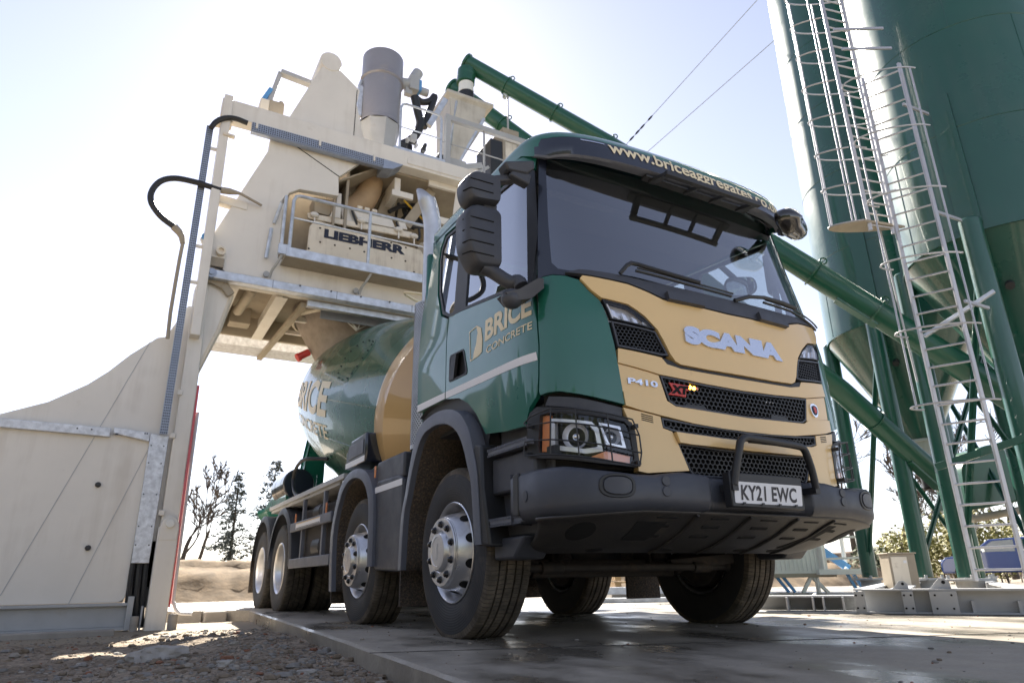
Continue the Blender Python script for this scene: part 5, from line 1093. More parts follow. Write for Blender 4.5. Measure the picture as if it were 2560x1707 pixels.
pan('upper_lamp_panel', m_plastic, mir([(-1.30,1.225),(-.845,1.14),(-.84,1.19),(-.93,1.21),(-1.08,1.245),(-1.27,1.275)][::-1]), TR, off=-.012, th=.03)
# ---- bumper
b = MB(); UB = np.unique(np.round(np.r_[np.linspace(-1.72, 1.72, 110), np.linspace(-.46, -.30, 12), np.linspace(.30, .46, 12)], 4)); rows = []
def top_z(u):
    s = abs(u); return np.interp(s, [0,.36,.56,.74,.85,1.06,1.27,1.48,1.72], [.842,.848,.856,.832,.832,.848,.874,.880,.880])
for d, dz, abs_z in ((.30, .0, 0), (.06, .0, 0), (.018, -.008, 0), (.0, -.03, 0), (0, 0, .715), (.004, 0, .690), (.025, 0, .662), (.055, 0, .650), (.30, 0, .64)):
    rows.append([tuple(bmp(u, (abs_z+.012*max(0, .45-abs(u))*0-.03*np.interp(abs(u), [.8, 1.2], [0, 1]) if abs_z else top_z(u)+dz), -d)) for u in UB])
b.loft(rows); BU = b.build('bumper', m_plastic, TR, smooth=45)
for sg in (-1, 1):
    b = MB(); uc, zc = sg*.972, .765
    ell = lambda a, rx, rz: [(uc+rx*math.copysign(abs(cos(t))**.75, cos(t)), zc+rz*math.copysign(abs(sin(t))**.75, sin(t))) for t in np.linspace(0, 2*pi, 28, endpoint=False)]
    panel(b, ell(0, .098, .060), holes=[ell(0, .078, .045)], F=bmp, off=.006, th=.012, step=.05); o = b.build('fog_lamp_cover', m_black, BU, bevel=.004)
    b = MB(); panel(b, ell(0, .074, .042), F=bmp, off=.010, th=.012, step=.05); b.build('cover_plate', m_plastic, o, bevel=.005)
    for z in (.797, .745):
        b = MB(); panel(b, [(sg*.69+.026*cos(t), z+.026*sin(t)) for t in np.linspace(0, 2*pi, 20, endpoint=False)], F=bmp, off=.006, th=.008, step=.05); b.build('bumper_plug', m_plastic, BU, bevel=.003)
    b = MB(); panel(b, [(sg*1.66, .66), (sg*1.66, .87), (sg*1.60, .875), (sg*1.60, .65)], F=bmp, off=.004, th=.02, step=.05); b.build('bumper_end', m_black, BU, bevel=.006)
    b = MB(); panel(b, [(sg*1.53+.022*cos(t), .745+.03*sin(t)) for t in np.linspace(0, 2*pi, 16, endpoint=False)], F=bmp, off=.005, th=.008, step=.05); b.build('bumper_plug', m_plastic, BU, bevel=.003)
# skid plate
def skid(u, t, off=0.):
    d = [.045, .10, .24, .42, .58][0]; T = np.linspace(0, 1, 5); d = np.interp(t, T, [.045, .11, .25, .42, .56]); z = np.interp(t, T, [.648, .622, .555, .497, .468])
    p = bmp(u, 0, 0); s = 1-.18*t*np.interp(abs(u), [0, 1.2, 1.6], [0, 1, 1]); yy = p.y if abs(u) > .42 else -.03
    return Vector((p.x*s, max(yy, -.03)*np.interp(abs(u), [1.0, 1.6], [1, .8])+d, z-.03*np.interp(abs(u), [.8, 1.2], [0, 1])*(1-t)-off))
b = MB(); rows = [[tuple(skid(u, t)) for u in np.linspace(-1.45, 1.45, 70)] for t in np.linspace(0, 1, 15)]; rows.append([tuple(skid(u, 1)+Vector((0, .02, .05))) for u in np.linspace(-1.45, 1.45, 70)]); b.loft(rows); SK = b.build('skid_plate', m_skid, TR, smooth=40, solid=.012)
def skpatch(b, poly, off, step=.04): panel(b, poly, F=lambda u, t, o: skid(u, t, o), off=off, th=.004, step=step)
b = MB()
for uc in (-.62, -.25, .13, .50, .80):
    for k in range(3): skpatch(b, [(uc-.075+.0*k, .18+.17*k), (uc+.055, .18+.17*k), (uc+.055, .215+.17*k), (uc-.075, .215+.17*k)], .004)
skpatch(b, [(-.80, .30), (-.60, .30), (-.62, .62), (-.80, .62)], .003); skpatch(b, [(.72, .28), (.80, .28), (.72, .75), (.58, .75)], .003)
for uc in (-.90, -.35, .30, .64): skpatch(b, [(uc+.07*cos(t), .87+.05*sin(t)) for t in np.linspace(0, 2*pi, 16, endpoint=False)], .003)
for uc in (-1.12, 1.08): skpatch(b, [(uc+.09*cos(t), .42+.16*sin(t)) for t in np.linspace(0, 2*pi, 20, endpoint=False)], .003)
b.each('skid_slot', m_void, SK)
b = MB()
for uc in (-.45, -.06, .32, .66): b.tube([tuple(skid(uc+.03*t, t, .006)) for t in np.linspace(.04, .96, 8)], .008, 6)
b.each('skid_rib', m_skid, SK)
# number plate, bull bar
b = MB(); pc = Vector((-.028, -.088, .752)); tl = -.086
def plt(x, z, off=0.): return pc+Vector((x, sin(tl)*z*-1*-1+off*-1, z*cos(tl)))
b.box((pc.x-.28, pc.y+.006, pc.z-.075), (pc.x+.28, pc.y+.06, pc.z+.105)); o = b.build('plate_holder', m_black, BU, bevel=.006)
b = MB(); P = rnd_poly([(-.26, -.0555), (.26, -.0555), (.26, .0555), (-.26, .0555)], .01, 4); b.prism([plt(x, z) for x, z in P], (0, .005, 0)); npl = b.build('number_plate', m_plate, TR, smooth=0)
lettering('plate_characters', 'KY21 EWC', -.215, .215, -.040, .040, lambda x, z, o_: plt(x+(.0 if x < .02 else .0), z, .0012), m_plate_txt, npl, bold=.03, space=1.06)
b = MB()
for x in (-.20, -.06, .07, .20): b.box((pc.x+x-.008, pc.y-.006, pc.z-.062), (pc.x+x+.008, pc.y+.0, pc.z-.05))
b.each('plate_clip', m_black, npl)
BB = [(-.285,-.085,.79),(-.262,-.10,.90),(-.238,-.11,.985),(-.225,-.112,1.02),(-.195,-.112,1.040),(-.15,-.112,1.043),(.10,-.112,1.035),(.21,-.112,1.030),(.265,-.112,1.022),(.295,-.11,.99),(.335,-.10,.90),(.36,-.09,.80)]
b = MB(); b.tube(cr(BB, 4), .021, 12)
for p in (BB[0], BB[-1]): b.box((p[0]-.02, p[1]-.012, p[2]-.03), (p[0]+.02, .0, p[2]+.005))
b.box((-.14, -.118, 1.022), (.20, -.085, 1.030)); b.build('bull_bar', m_black, BU, bevel=.004)
# ---- side skirts: arches, steps
def sx(P, x): k = (x-CAM[0])/(-1.22-CAM[0]); return [(CAM[1]+(y-CAM[1])*k, CAM[2]+(z-CAM[2])*k) for y, z in P]
AO = sx([(2.38,.41),(2.35,.77),(2.28,.95),(2.2,1.17),(2.11,1.36),(2.0,1.43),(1.83,1.46),(1.66,1.462),(1.48,1.435),(1.35,1.385),(1.26,1.315),(1.18,1.22),(1.12,1.08),(1.07,.93),(1.02,.53)], -1.26)
AI = sx([(2.30,.41),(2.27,.77),(2.21,.92),(2.12,1.12),(2.03,1.26),(1.93,1.34),(1.80,1.365),(1.66,1.365),(1.52,1.34),(1.41,1.295),(1.32,1.23),(1.25,1.14),(1.19,1.02),(1.13,.88),(1.08,.53)], -1.26)
def arch(name, O, I, x0, x1, parent, m, liner_in=.55):
    def s_(P): return [P[0]]+[(v.y, v.z) for v in cr([Vector((0, *p)) for p in P], 4)][1:]
    O = s_(O); I = s_(I)
    for sg in (-1, 1):
        b = MB()
        ring = [[(sg*-x1, y, z) for y, z in O], [(sg*-x0-.0, y, z) for y, z in O], [(sg*-(x0-.012), O[i][0]*.75+I[i][0]*.25, O[i][1]*.75+I[i][1]*.25) for i in range(len(O))], [(sg*-(x0-.012), y, z) for y, z in I], [(sg*-(x0+.03), y, z) for y, z in I], [(sg*-x1, y, z) for y, z in I]]
        b.loft(ring); o = b.build(name, m, parent, smooth=45)
        b = MB(); b.loft([[(sg*-(x0+.03), y, z) for y, z in I], [(sg*-(x0+liner_in), y, z) for y, z in I]]); b.build('arch_liner', m_liner, o, solid=.02)
arch('front_mudguard', AO, AI, -1.26, -1.05, TR, m_plastic_lt)
# dark upper strip between cab and flare
for sg in (-1, 1):
    b = MB(); P = [(2.10,1.49),(1.98,1.525),(1.76,1.54),(1.48,1.515),(1.33,1.475),(1.21,1.415),(1.1,1.32),(.99,1.19)]; Q = [(2.16,1.30),(2.02,1.40),(1.80,1.42),(1.60,1.41),(1.42,1.36),(1.28,1.26),(1.20,1.12),(1.10,.90)]
    b.loft([[(sg*1.192, y, z+.012) for y, z in P], [(sg*1.17, y, z) for y, z in P], [(sg*1.16, y, z) for y, z in Q]]); b.build('wheel_arch_trim', m_black, TR, smooth=40)
    # front lower column, recess and steps
    b = MB(); b.prism([(sg*1.255, y, z) for y, z in ((.84,.51),(1.02,.53),(1.05,.93),(1.10,1.06),(1.03,1.12),(.95,1.10),(.93,.84))], (-sg*.25, 0, 0)); o = b.build('mudguard_front', m_black, TR, bevel=.015)
    b = MB(); b.box((sg*1.245-.008, .995, .90), (sg*1.245+.02*0+.008, 1.02, 1.0)); b.build('side_marker', m_orange, o, bevel=.004)
    b = MB(); b.box((sg*1.10-.02, .36, .56), (sg*1.10+.02, .95, 1.26)); b.box((min(sg*1.02, sg*1.19), .44, .80), (max(sg*1.02, sg*1.19), .93, 1.01)); b.prism([(sg*1.17, .60, .56), (sg*1.17, .95, .56), (sg*1.17, .95, .44), (sg*1.17, .72, .44)], (-sg*.2, 0, 0)); b.build('step_well', m_plastic, TR, bevel=.015)
    for (y0, y1, z) in ((.44, .90, 1.035), (.52, .92, .635)):
        b = MB(); b.prism([(sg*1.235, y0, z-.012), (sg*1.235, y1, z-.010), (sg*1.235, y1, z+.018), (sg*1.235, y0, z+.016)], (-sg*.20, 0, 0)); o = b.build('cab_step', m_plastic_lt, TR, bevel=.006)
        h = MB()
        for k in range(22):
            y = y0+(y1-y0)*(k+.5)/22; h.box((sg*1.237-.004, y-.004, z+.012), (sg*1.237+.004, y+.004, z+.026)); h.box((sg*1.237-.004, y-.004, z-.020), (sg*1.237+.004, y+.004, z-.010))
        h.build('step_teeth', m_plastic_lt, o)
A2O = sx([(4.24,.25),(4.30,.60),(4.30,.80),(4.20,1.05),(4.06,1.23),(3.80,1.315),(3.52,1.315),(3.27,1.25),(3.10,1.11),(3.03,.90),(3.0,.45)], -1.24)
A2I = sx([(4.12,.25),(4.18,.60),(4.18,.80),(4.10,.98),(3.96,1.15),(3.76,1.235),(3.54,1.235),(3.34,1.18),(3.19,1.06),(3.12,.88),(3.09,.45)], -1.24)
arch('second_mudguard', A2O, A2I, -1.24, -1.0, TR, m_plastic_lt)
for sg in (-1, 1):
    b = MB(); P = rnd_poly([(3.02,.50),(2.96,.42),(2.39,.40),(2.36,.60),(2.36,1.08),(2.44,1.125),(3.0,1.14)], .05, 4); b.prism([(sg*1.215, y, z) for y, z in P], (-sg*.5, 0, 0)); b.prism([(sg*1.205, y, z) for y, z in ((2.38,1.10),(3.02,1.12),(3.02,1.30),(2.38,1.30))], (-sg*.4, 0, 0)); o = b.build('side_cover', m_plastic, TR, bevel=.02, seg=3)
    h = MB(); h.box((sg*1.217-.002, 2.37, 1.035), (sg*1.217+.002, 3.015, 1.085)); h.build('stripe', m_white, o)
    h = MB(); h.box((sg*1.217-.006, 3.02, 1.17), (sg*1.217+.006, 3.05, 1.27)); h.build('side_marker', m_orange, o, bevel=.004)
    b = MB(); b.prism([(sg*1.22, y, z) for y, z in ((3.34,1.36),(3.95,1.36),(3.95,1.52),(3.80,1.62),(3.34,1.63))], (-sg*.42, 0, 0)); o = b.build('control_box', m_band, TR, bevel=.02)
    h = MB(); h.box((sg*1.222-.002, 3.35, 1.365), (sg*1.222+.002, 3.94, 1.415)); h.build('stripe', m_white, o)
    h = MB(); h.box((sg*1.222-.004, 3.40, 1.44), (sg*1.222+.004, 3.85, 1.57)); h.build('box_lid', m_plastic_lt, o, bevel=.01)
    h = MB()
    for x in (1.10, .86): h.ball((sg*x, 3.338, 1.54), (.012, .006, .012), 10, 6)
    h.each('box_bolt', m_chrome, o)
    # side guard
    b = MB(); b.box((sg*1.22-.02, 4.30, .905), (sg*1.22+.02, 6.12, 1.005)); b.box((sg*1.22-.02, 4.27, .49), (sg*1.22+.02, 6.05, .595)); o = b.build('side_guard', m_plastic_lt, TR, bevel=.008)
    h = MB()
    for y in (4.72, 5.64): h.box((sg*1.19-.02, y-.03, .50), (sg*1.19+.02, y+.03, 1.25))
    h.each('guard_post', m_plastic_lt, o, bevel=.004)
    h = MB(); h.box((sg*1.242-.002, 4.70, .925), (sg*1.242+.002, 5.80, .985)); h.build('warning_strip', m_white, o)
    h = MB()
    for i in range(26):
        y = 4.72+i*.041; h.prism([(sg*1.2455, y, .973), (sg*1.2455, y+.02, .973), (sg*1.2455, y+.028, .985), (sg*1.2455, y+.008, .985)], (-sg*.001, 0, 0), 0); h.prism([(sg*1.2455, y, .925), (sg*1.2455, y+.02, .925), (sg*1.2455, y+.028, .937), (sg*1.2455, y+.008, .937)], (-sg*.001, 0, 0), 1)
    h.build('warning_chevrons', [m_yellow, m_black], o)
    for y in (4.62, 6.02): h = MB(); h.box((sg*1.20-.008, y, 1.0), (sg*1.20+.008, y+.03, 1.12)); h.build('side_marker', m_orange, o, bevel=.004)
    b = MB(); b.box((sg*1.20-.03, 3.96, 1.285), (sg*1.20+.03, 7.6, 1.335)); b.box((min(sg*.6, sg*1.2), 4.2, 1.25), (max(sg*.6, sg*1.2), 7.6, 1.285)); b.build('platform_rail', m_steelgrey, TR, bevel=.004)
    for yc, z in ((6.76, .55), (8.05, .55)):
        b = MB(); rows = []
        for x, r in ((1.23, .62), (1.23, .66), (1.215, .70), (.62, .70), (.62, .68), (1.20, .68)):
            rows.append([(sg*x, yc-r*cos(a), z+r*sin(a)) for a in np.linspace(-.05, pi+.05, 26)])
        b.loft(rows); b.build('rear_mudguard', m_plastic, TR, smooth=40)
    for y, z0, z1, x1 in ((2.32, .16, .62, .86), (4.16, .14, .62, .9), (8.72, .2, .7, .65)):
        b = MB(); b.box((min(sg*x1, sg*1.22), y, z0), (max(sg*x1, sg*1.22), y+.025, z1)); b.build('mud_flap', m_liner, TR)
    b = MB(); b.cyl((sg*1.0, 6.95, 1.60), (sg*1.0, 7.75, 1.60), .21, 28); b.lathe([(0, .215), (.03, .215)], (sg*1.0, 7.1, 1.60), (0, 1, 0), 28); b.lathe([(0, .215), (.03, .215)], (sg*1.0, 7.5, 1.60), (0, 1, 0), 28); b.build('water_tank', m_band, TR, bevel=.02)
    b = MB(); b.tube(cr([(sg*1.2, 6.38, 1.58), (sg*1.2, 6.30, 1.68), (sg*1.2, 6.1, 1.74), (sg*1.2, 5.75, 1.74), (sg*1.0, 5.5, 1.72)], 6), .022, 8); b.tube(cr([(sg*1.2, 6.38, 1.58), (sg*1.2, 6.3, 1.45), (sg*1.2, 6.1, 1.35), (sg*1.2, 5.8, 1.31), (sg*1.2, 5.4, 1.30)], 6), .022, 8); b.build('guard_hoop', m_black, TR)
    b = MB(); b.box((min(sg*.55, sg*1.15), 4.45, .55), (max(sg*.55, sg*1.15), 5.9, 1.15)); o = b.build('side_tank', m_under, TR, bevel=.06, seg=3)
    b = MB(); b.cyl((sg*1.0, 5.0, .70), (sg*1.0, 5.35, .70), .17, 20); b.cyl((sg*1.05, 5.1, 1.08), (sg*1.05, 5.4, 1.08), .11, 18); b.each('air_tank', m_black, TR, bevel=.02)
# ---- chassis, axles
b = MB()
for x in (-.38, .38): b.box((x-.04, .55, .72), (x+.04, 8.9, 1.0)); b.box((x-.05, 2.3, 1.0), (x+.05, 8.9, 1.28))
for y in (.9, 2.6, 4.4, 6.1, 7.4, 8.6): b.box((-.38, y, .75), (.38, y+.12, .98))
b.box((-.45, .9, .55), (.45, 2.2, 1.25)); b.box((-.85, 2.3, .72), (.85, 3.0, 1.3)); b.build('chassis', m_under, TR, bevel=.008)
for y in (1.49, 3.454):
    b = MB(); b.bar((-.62, y, .40), (.62, y, .40), .10, .12, (0, 0, 1)); b.bar((-.62, y, .40), (-.9, y, .52), .12, .12); b.bar((.62, y, .40), (.9, y, .52), .12, .12)
    for x in (-.42, .42): b.box((x-.05, y-.7, .55), (x+.05, y+.7, .60)); b.box((x-.07, y-.10, .42), (x+.07, y+.10, .62))
    b.cyl((-.42, y-.12, .45), (-.42, y-.05, .8), .06, 14); b.cyl((.42, y-.12, .45), (.42, y-.05, .8), .06, 14); b.build('steer_axle', m_under, TR, bevel=.012)
b = MB(); b.cyl((-.95, 1.18, .40), (.95, 1.18, .40), .026, 12); b.cyl((-.72, 1.18, .40), (-.56, 1.18, .40), .04, 12); b.cyl((.56, 1.18, .40), (.72, 1.18, .40), .04, 12); b.ball((.9, 1.18, .41), .05, 12, 8); b.ball((-.9, 1.18, .41), .05, 12, 8); b.bar((.4, 1.25, .42), (.95, 1.12, .46), .08, .07); b.build('tie_rod', m_under, TR, bevel=.006)
for y in (6.763, 8.056):
    b = MB(); b.cyl((-.75, y, .51), (.75, y, .51), .11, 18); b.ball((0, y, .51), (.26, .30, .26), 20, 12); b.box((-.5, y-.5, .70), (-.3, y+.5, .78)); b.box((.3, y-.5, .70), (.5, y+.5, .78)); b.build('drive_axle', m_under, TR)
# ---- exhaust stack
b = MB(); ex = cr([(-1.03, 2.34, 1.5), (-1.03, 2.34, 2.6), (-1.03, 2.34, 3.12), (-1.035, 2.34, 3.30), (-1.06, 2.34, 3.44), (-1.10, 2.34, 3.56)], 6); n_ = 24; rows = []
for i, p in enumerate(ex):
    d = (ex[min(i+1, len(ex)-1)]-ex[max(i-1, 0)]).normalized(); u = Vector((d.z, 0, -d.x)).normalized(); v = Vector((0, 1, 0)); rows.append([p+.078*(cos(t)*u+sin(t)*v) for t in np.linspace(0, 2*pi, n_, endpoint=False)])
rows[-1] = [q+Vector((0, 0, .10))*(-(q-ex[-1]).x/.078)+Vector((-.02, 0, 0))*(-(q-ex[-1]).x/.078) for q in rows[-1]]
b.loft(rows, close=True); EX = b.build('exhaust_stack', m_alu_dull, TR, smooth=60, solid=.004)
b = MB(); b.lathe([(1.3, .13), (2.52, .13)], (-1.05, 2.30, 0), (0, 0, 1), 32); o = b.build('heat_shield', m_galv, EX)
h = MB()
for k in range(70):
    for a in np.arange(0, 2*pi, .19):
        z = 1.34+k*.0168; a2 = a+(.095 if k % 2 else 0)
        if cos(a2) > .2: continue
        p = Vector((-1.05+.1315*cos(a2), 2.30+.1315*sin(a2), z)); t = Vector((-sin(a2), cos(a2), 0))*.0065
        h.add([p-t-Vector((0, 0, .005)), p+t-Vector((0, 0, .005)), p+t+Vector((0, 0, .005)), p-t+Vector((0, 0, .005))], [(0, 1, 2, 3)])
h.build('punched_holes', m_hole, o, smooth=0, fix=False)
b = MB(); b.box((-1.0, 2.25, 1.0), (.9, 2.5, 1.9)); b.box((-.6, 2.25, 1.9), (.6, 2.42, 2.6)); b.build('engine_air_box', m_black, TR, bevel=.02)
# ---- drum
AL = radians(15.26); DC = Vector((0, 3.337, 1.816)); DA = Vector((0, cos(AL), sin(AL))); DW = Vector((0, -sin(AL), cos(AL)))
DPROF = [(-1.05,.0),(-1.05,.30),(-1.0,.62),(-.6,.885),(-.22,1.135),(-.19,1.140),(0,1.148),(1.2,1.165),(2.31,1.174),(2.33,1.174),(2.36,1.172),(3.0,1.138),(3.6,1.085),(4.2,1.015),(4.7,.85),(5.15,.60),(5.25,.60),(5.25,.55),(5.0,.50)]
DT = [p[0] for p in DPROF[1:17]]; DR = [p[1] for p in DPROF[1:17]]
def drum(t, ph, off=0.): r = np.interp(t, DT, DR)+off; return DC+DA*t+(Vector((1, 0, 0))*cos(ph)+DW*sin(ph))*r
m_drumg = mat('drum_green_paint', (.010, .095, .058), .27, spec=.2, coat=.32, var=.05, vs=1.2, rvar=.05)
b = MB(); g0 = [p for p in DPROF if p[0] <= 0]; g1 = [p for p in DPROF if p[0] >= 0]
b.lathe(g0, DC, DA, 120, 1); b.lathe(g1, DC, DA, 120, 0); DM = b.build('drum', [m_drumg, m_tan_drum], TR, smooth=20)
lettering('drum_name', 'BRICE', 4.25, 1.80, radians(188.5), radians(167.5), lambda t, p, o: drum(t, p, o), m_cream_txt, DM, bold=.03, off=.005, cuts=14, cutx=16)
lettering('drum_name_small', 'CONCRETE', 4.15, 1.77, radians(201), radians(192.6), lambda t, p, o: drum(t, p, o), m_cream_txt, DM, bold=.012, off=.005, cuts=6, cutx=16)
b = MB(); HT = [(1.38+.40*math.copysign(abs(cos(a))**.7, cos(a)), radians(153)+radians(15)*sin(a)) for a in np.linspace(0, 2*pi, 32, endpoint=False)]
panel(b, [(t, p) for t, p in HT], F=drum, off=.003, th=.004, step=.06); o = b.build('drum_hatch', m_drumg, DM)
b = MB()
for t, p in HT[::2]: b.ball(drum(1.38+(t-1.38)*.88, radians(153)+(p-radians(153))*.88, .006), .011, 8, 5)
b.each('hatch_bolt', m_black, o)
b = MB(); b.tube([drum(t, radians(200)) for t in np.linspace(.02, 2.3, 14)], .004, 5); b.tube([drum(t, radians(178)) for t in np.linspace(.02, 2.3, 14)], .004, 5); b.each('weld_seam', m_drumg, DM)
b = MB(); b.tube(cr([(-.3, 5.0, 3.80), (.1, 5.3, 3.84), (.35, 4.9, 3.74), (.1, 4.5, 3.62), (-.25, 4.7, 3.70)], 6, True), .018, 6, closed=True); b.build('drum_lifting_ring', m_cream_txt, DM)
# pedestals, chute, hopper
b = MB(); b.prism([(-.75, 2.5, 1.28), (.75, 2.5, 1.28), (.45, 2.5, 1.9), (-.45, 2.5, 1.9)], (0, .35, 0)); b.box((-.85, 2.45, 1.25), (.85, 3.4, 1.45)); b.build('front_pedestal', m_green, TR, bevel=.02)
b = MB()
for sg in (-1, 1): b.prism([(sg*.5, 7.6, 1.28), (sg*.9, 7.6, 1.28), (sg*.7, 7.6, 2.5), (sg*.5, 7.6, 2.5)], (0, .3, 0)); b.bar((sg*.8, 7.7, 1.3), (sg*.6, 5.6, 1.28), .08, .08)
b.box((-.7, 7.6, 2.3), (.7, 7.9, 2.5)); b.build('rear_pedestal', m_green, TR, bevel=.02)
b = MB(); b.prism([(-.55, 8.2, 3.35), (.55, 8.2, 3.35), (.35, 8.2, 2.9), (-.35, 8.2, 2.9)], (0, .7, 0)); b.build('loading_hopper', m_green, TR, bevel=.02)
b = MB(); rows = []
for t in np.linspace(0, 1, 6): rows.append([(-.15+.28*cos(a)-.75*t, 8.7-.9*t*0+.2*t, 1.75-.35*t+.22*sin(a)) for a in np.linspace(pi, 2*pi, 10)])
b.loft(rows); b.build('discharge_chute', m_green, TR, solid=.01)
b = MB(); b.prism([(-1.15, 7.0, 1.36), (-1.15, 8.5, 1.36), (-1.15, 8.5, 1.40), (-1.15, 7.0, 1.75)], (.4, 0, 0)); b.build('rear_wing', m_green, TR, bevel=.01)

# ---- wheels
def tyre_mat(name, col, lug, lugn):
    m = bpy.data.materials.new(name); m.use_nodes = True; N = m.node_tree.nodes; L = m.node_tree.links; p = N['Principled BSDF']; p.inputs['Roughness'].default_value = .85; p.inputs['Specular IOR Level'].default_value = .3
    tc = N.new('ShaderNodeTexCoord'); sp = N.new('ShaderNodeSeparateXYZ'); L.new(tc.outputs['Object'], sp.inputs[0])
    at2 = N.new('ShaderNodeMath'); at2.operation = 'ARCTAN2'; L.new(sp.outputs['Y'], at2.inputs[0]); L.new(sp.outputs['Z'], at2.inputs[1])
    mu = N.new('ShaderNodeMath'); mu.operation = 'MULTIPLY'; mu.inputs[1].default_value = lugn; L.new(at2.outputs[0], mu.inputs[0])
    ax_ = N.new('ShaderNodeMath'); ax_.operation = 'ABSOLUTE'; L.new(sp.outputs['X'], ax_.inputs[0])
    mx = N.new('ShaderNodeMath'); mx.operation = 'MULTIPLY_ADD'; mx.inputs[1].default_value = lug; L.new(ax_.outputs[0], mx.inputs[0]); L.new(mu.outputs[0], mx.inputs[2])
    si = N.new('ShaderNodeMath'); si.operation = 'SINE'; L.new(mx.outputs[0], si.inputs[0])
    cl = N.new('ShaderNodeMapRange'); cl.inputs[1].default_value = -.99; cl.inputs[2].default_value = -.72; L.new(si.outputs[0], cl.inputs[0])
    n = N.new('ShaderNodeTexNoise'); n.inputs['Scale'].default_value = 9; n.inputs['Detail'].default_value = 7; L.new(tc.outputs['Object'], n.inputs['Vector'])
    r = N.new('ShaderNodeValToRGB'); e = r.color_ramp.elements; e[0].position = .38; e[0].color = (*[c_*.55 for c_ in col], 1); e[1].position = .68; e[1].color = (col[0]*1.5, col[1]*1.45, col[2]*1.35, 1); L.new(n.outputs['Fac'], r.inputs[0])
    mi = N.new('ShaderNodeMix'); mi.data_type = 'RGBA'; mi.inputs[6].default_value = (col[0]*.6, col[1]*.6, col[2]*.6, 1); L.new(r.outputs[0], mi.inputs[7]); L.new(cl.outputs[0], mi.inputs[0]); L.new(mi.outputs[2], p.inputs['Base Color'])
    ad = N.new('ShaderNodeMath'); ad.operation = 'MULTIPLY_ADD'; ad.inputs[1].default_value = .25; L.new(n.outputs['Fac'], ad.inputs[0]); L.new(cl.outputs[0], ad.inputs[2])
    b = N.new('ShaderNodeBump'); b.inputs['Strength'].default_value = .7; b.inputs['Distance'].default_value = .006; L.new(ad.outputs[0], b.inputs['Height']); L.new(b.outputs[0], p.inputs['Normal']); return m
def side_mat():
    m = mat('tyre_sidewall', (.026, .026, .028), .7, var=.2, vs=5, dirt=((.10, .085, .07), .12, 6)); N = m.node_tree.nodes; L = m.node_tree.links; p = N['Principled BSDF']
    tc = N.new('ShaderNodeTexCoord'); sp = N.new('ShaderNodeSeparateXYZ'); L.new(tc.outputs['Object'], sp.inputs[0]); c2 = N.new('ShaderNodeCombineXYZ'); L.new(sp.outputs['Y'], c2.inputs[0]); L.new(sp.outputs['Z'], c2.inputs[1])
    le = N.new('ShaderNodeVectorMath'); le.operation = 'LENGTH'; L.new(c2.outputs[0], le.inputs[0]); mu = N.new('ShaderNodeMath'); mu.operation = 'MULTIPLY'; mu.inputs[1].default_value = 420; L.new(le.outputs['Value'], mu.inputs[0]); si = N.new('ShaderNodeMath'); si.operation = 'SINE'; L.new(mu.outputs[0], si.inputs[0])
    b = N.new('ShaderNodeBump'); b.inputs['Strength'].default_value = .25; b.inputs['Distance'].default_value = .002; L.new(si.outputs[0], b.inputs['Height']); L.new(b.outputs[0], p.inputs['Normal']); return m
m_side = side_mat(); m_tread = tyre_mat('steer_tread', (.115, .098, .078), 18, 120); m_tread2 = tyre_mat('drive_tread', (.060, .055, .048), 45, 50)
def tyre(b, xc, hub, drive):
    side = [(-.105,.292),(-.135,.312),(-.150,.345),(-.157,.40),(-.155,.445),(-.146,.49)]; R = .532
    sh = [(-.146,.49),(-.143,.508),(-.134,.524),(-.122,R-.003)]
    gr = [-.078,-.030,.030,.078] if not drive else [-.062,.0,.062]; tr = [(-.122,R-.003),(-.116,R)]
    for gx_ in gr: w = .0065 if not drive else .007; tr += [(gx_-w-.0005,R),(gx_-w*.7,R-.014),(gx_+w*.7,R-.014),(gx_+w+.0005,R)]
    tr += [(.116,R),(.122,R-.003)]
    n0 = len(b.v); b.lathe(side, (xc, hub.y, hub.z), (-1, 0, 0), 96, 0); b.lathe([(-t, r) for t, r in reversed(side)], (xc, hub.y, hub.z), (-1, 0, 0), 96, 0)
    b.lathe(sh, (xc, hub.y, hub.z), (-1, 0, 0), 96, 1); b.lathe([(-t, r) for t, r in reversed(sh)], (xc, hub.y, hub.z), (-1, 0, 0), 96, 1); b.lathe(tr, (xc, hub.y, hub.z), (-1, 0, 0), 96, 1)
    for i in range(n0, len(b.v)):
        v = b.v[i]
        if v[2] < .0: b.v[i] = (v[0]+(v[0]-xc)*.08*(1 if abs(v[0]-xc) > .12 else 0), v[1], 0.)
        elif v[2] < .10 and abs(v[0]-xc) > .13: k_ = (1-v[2]/.10); b.v[i] = (v[0]+math.copysign(.010*k_, v[0]-xc), v[1], v[2])
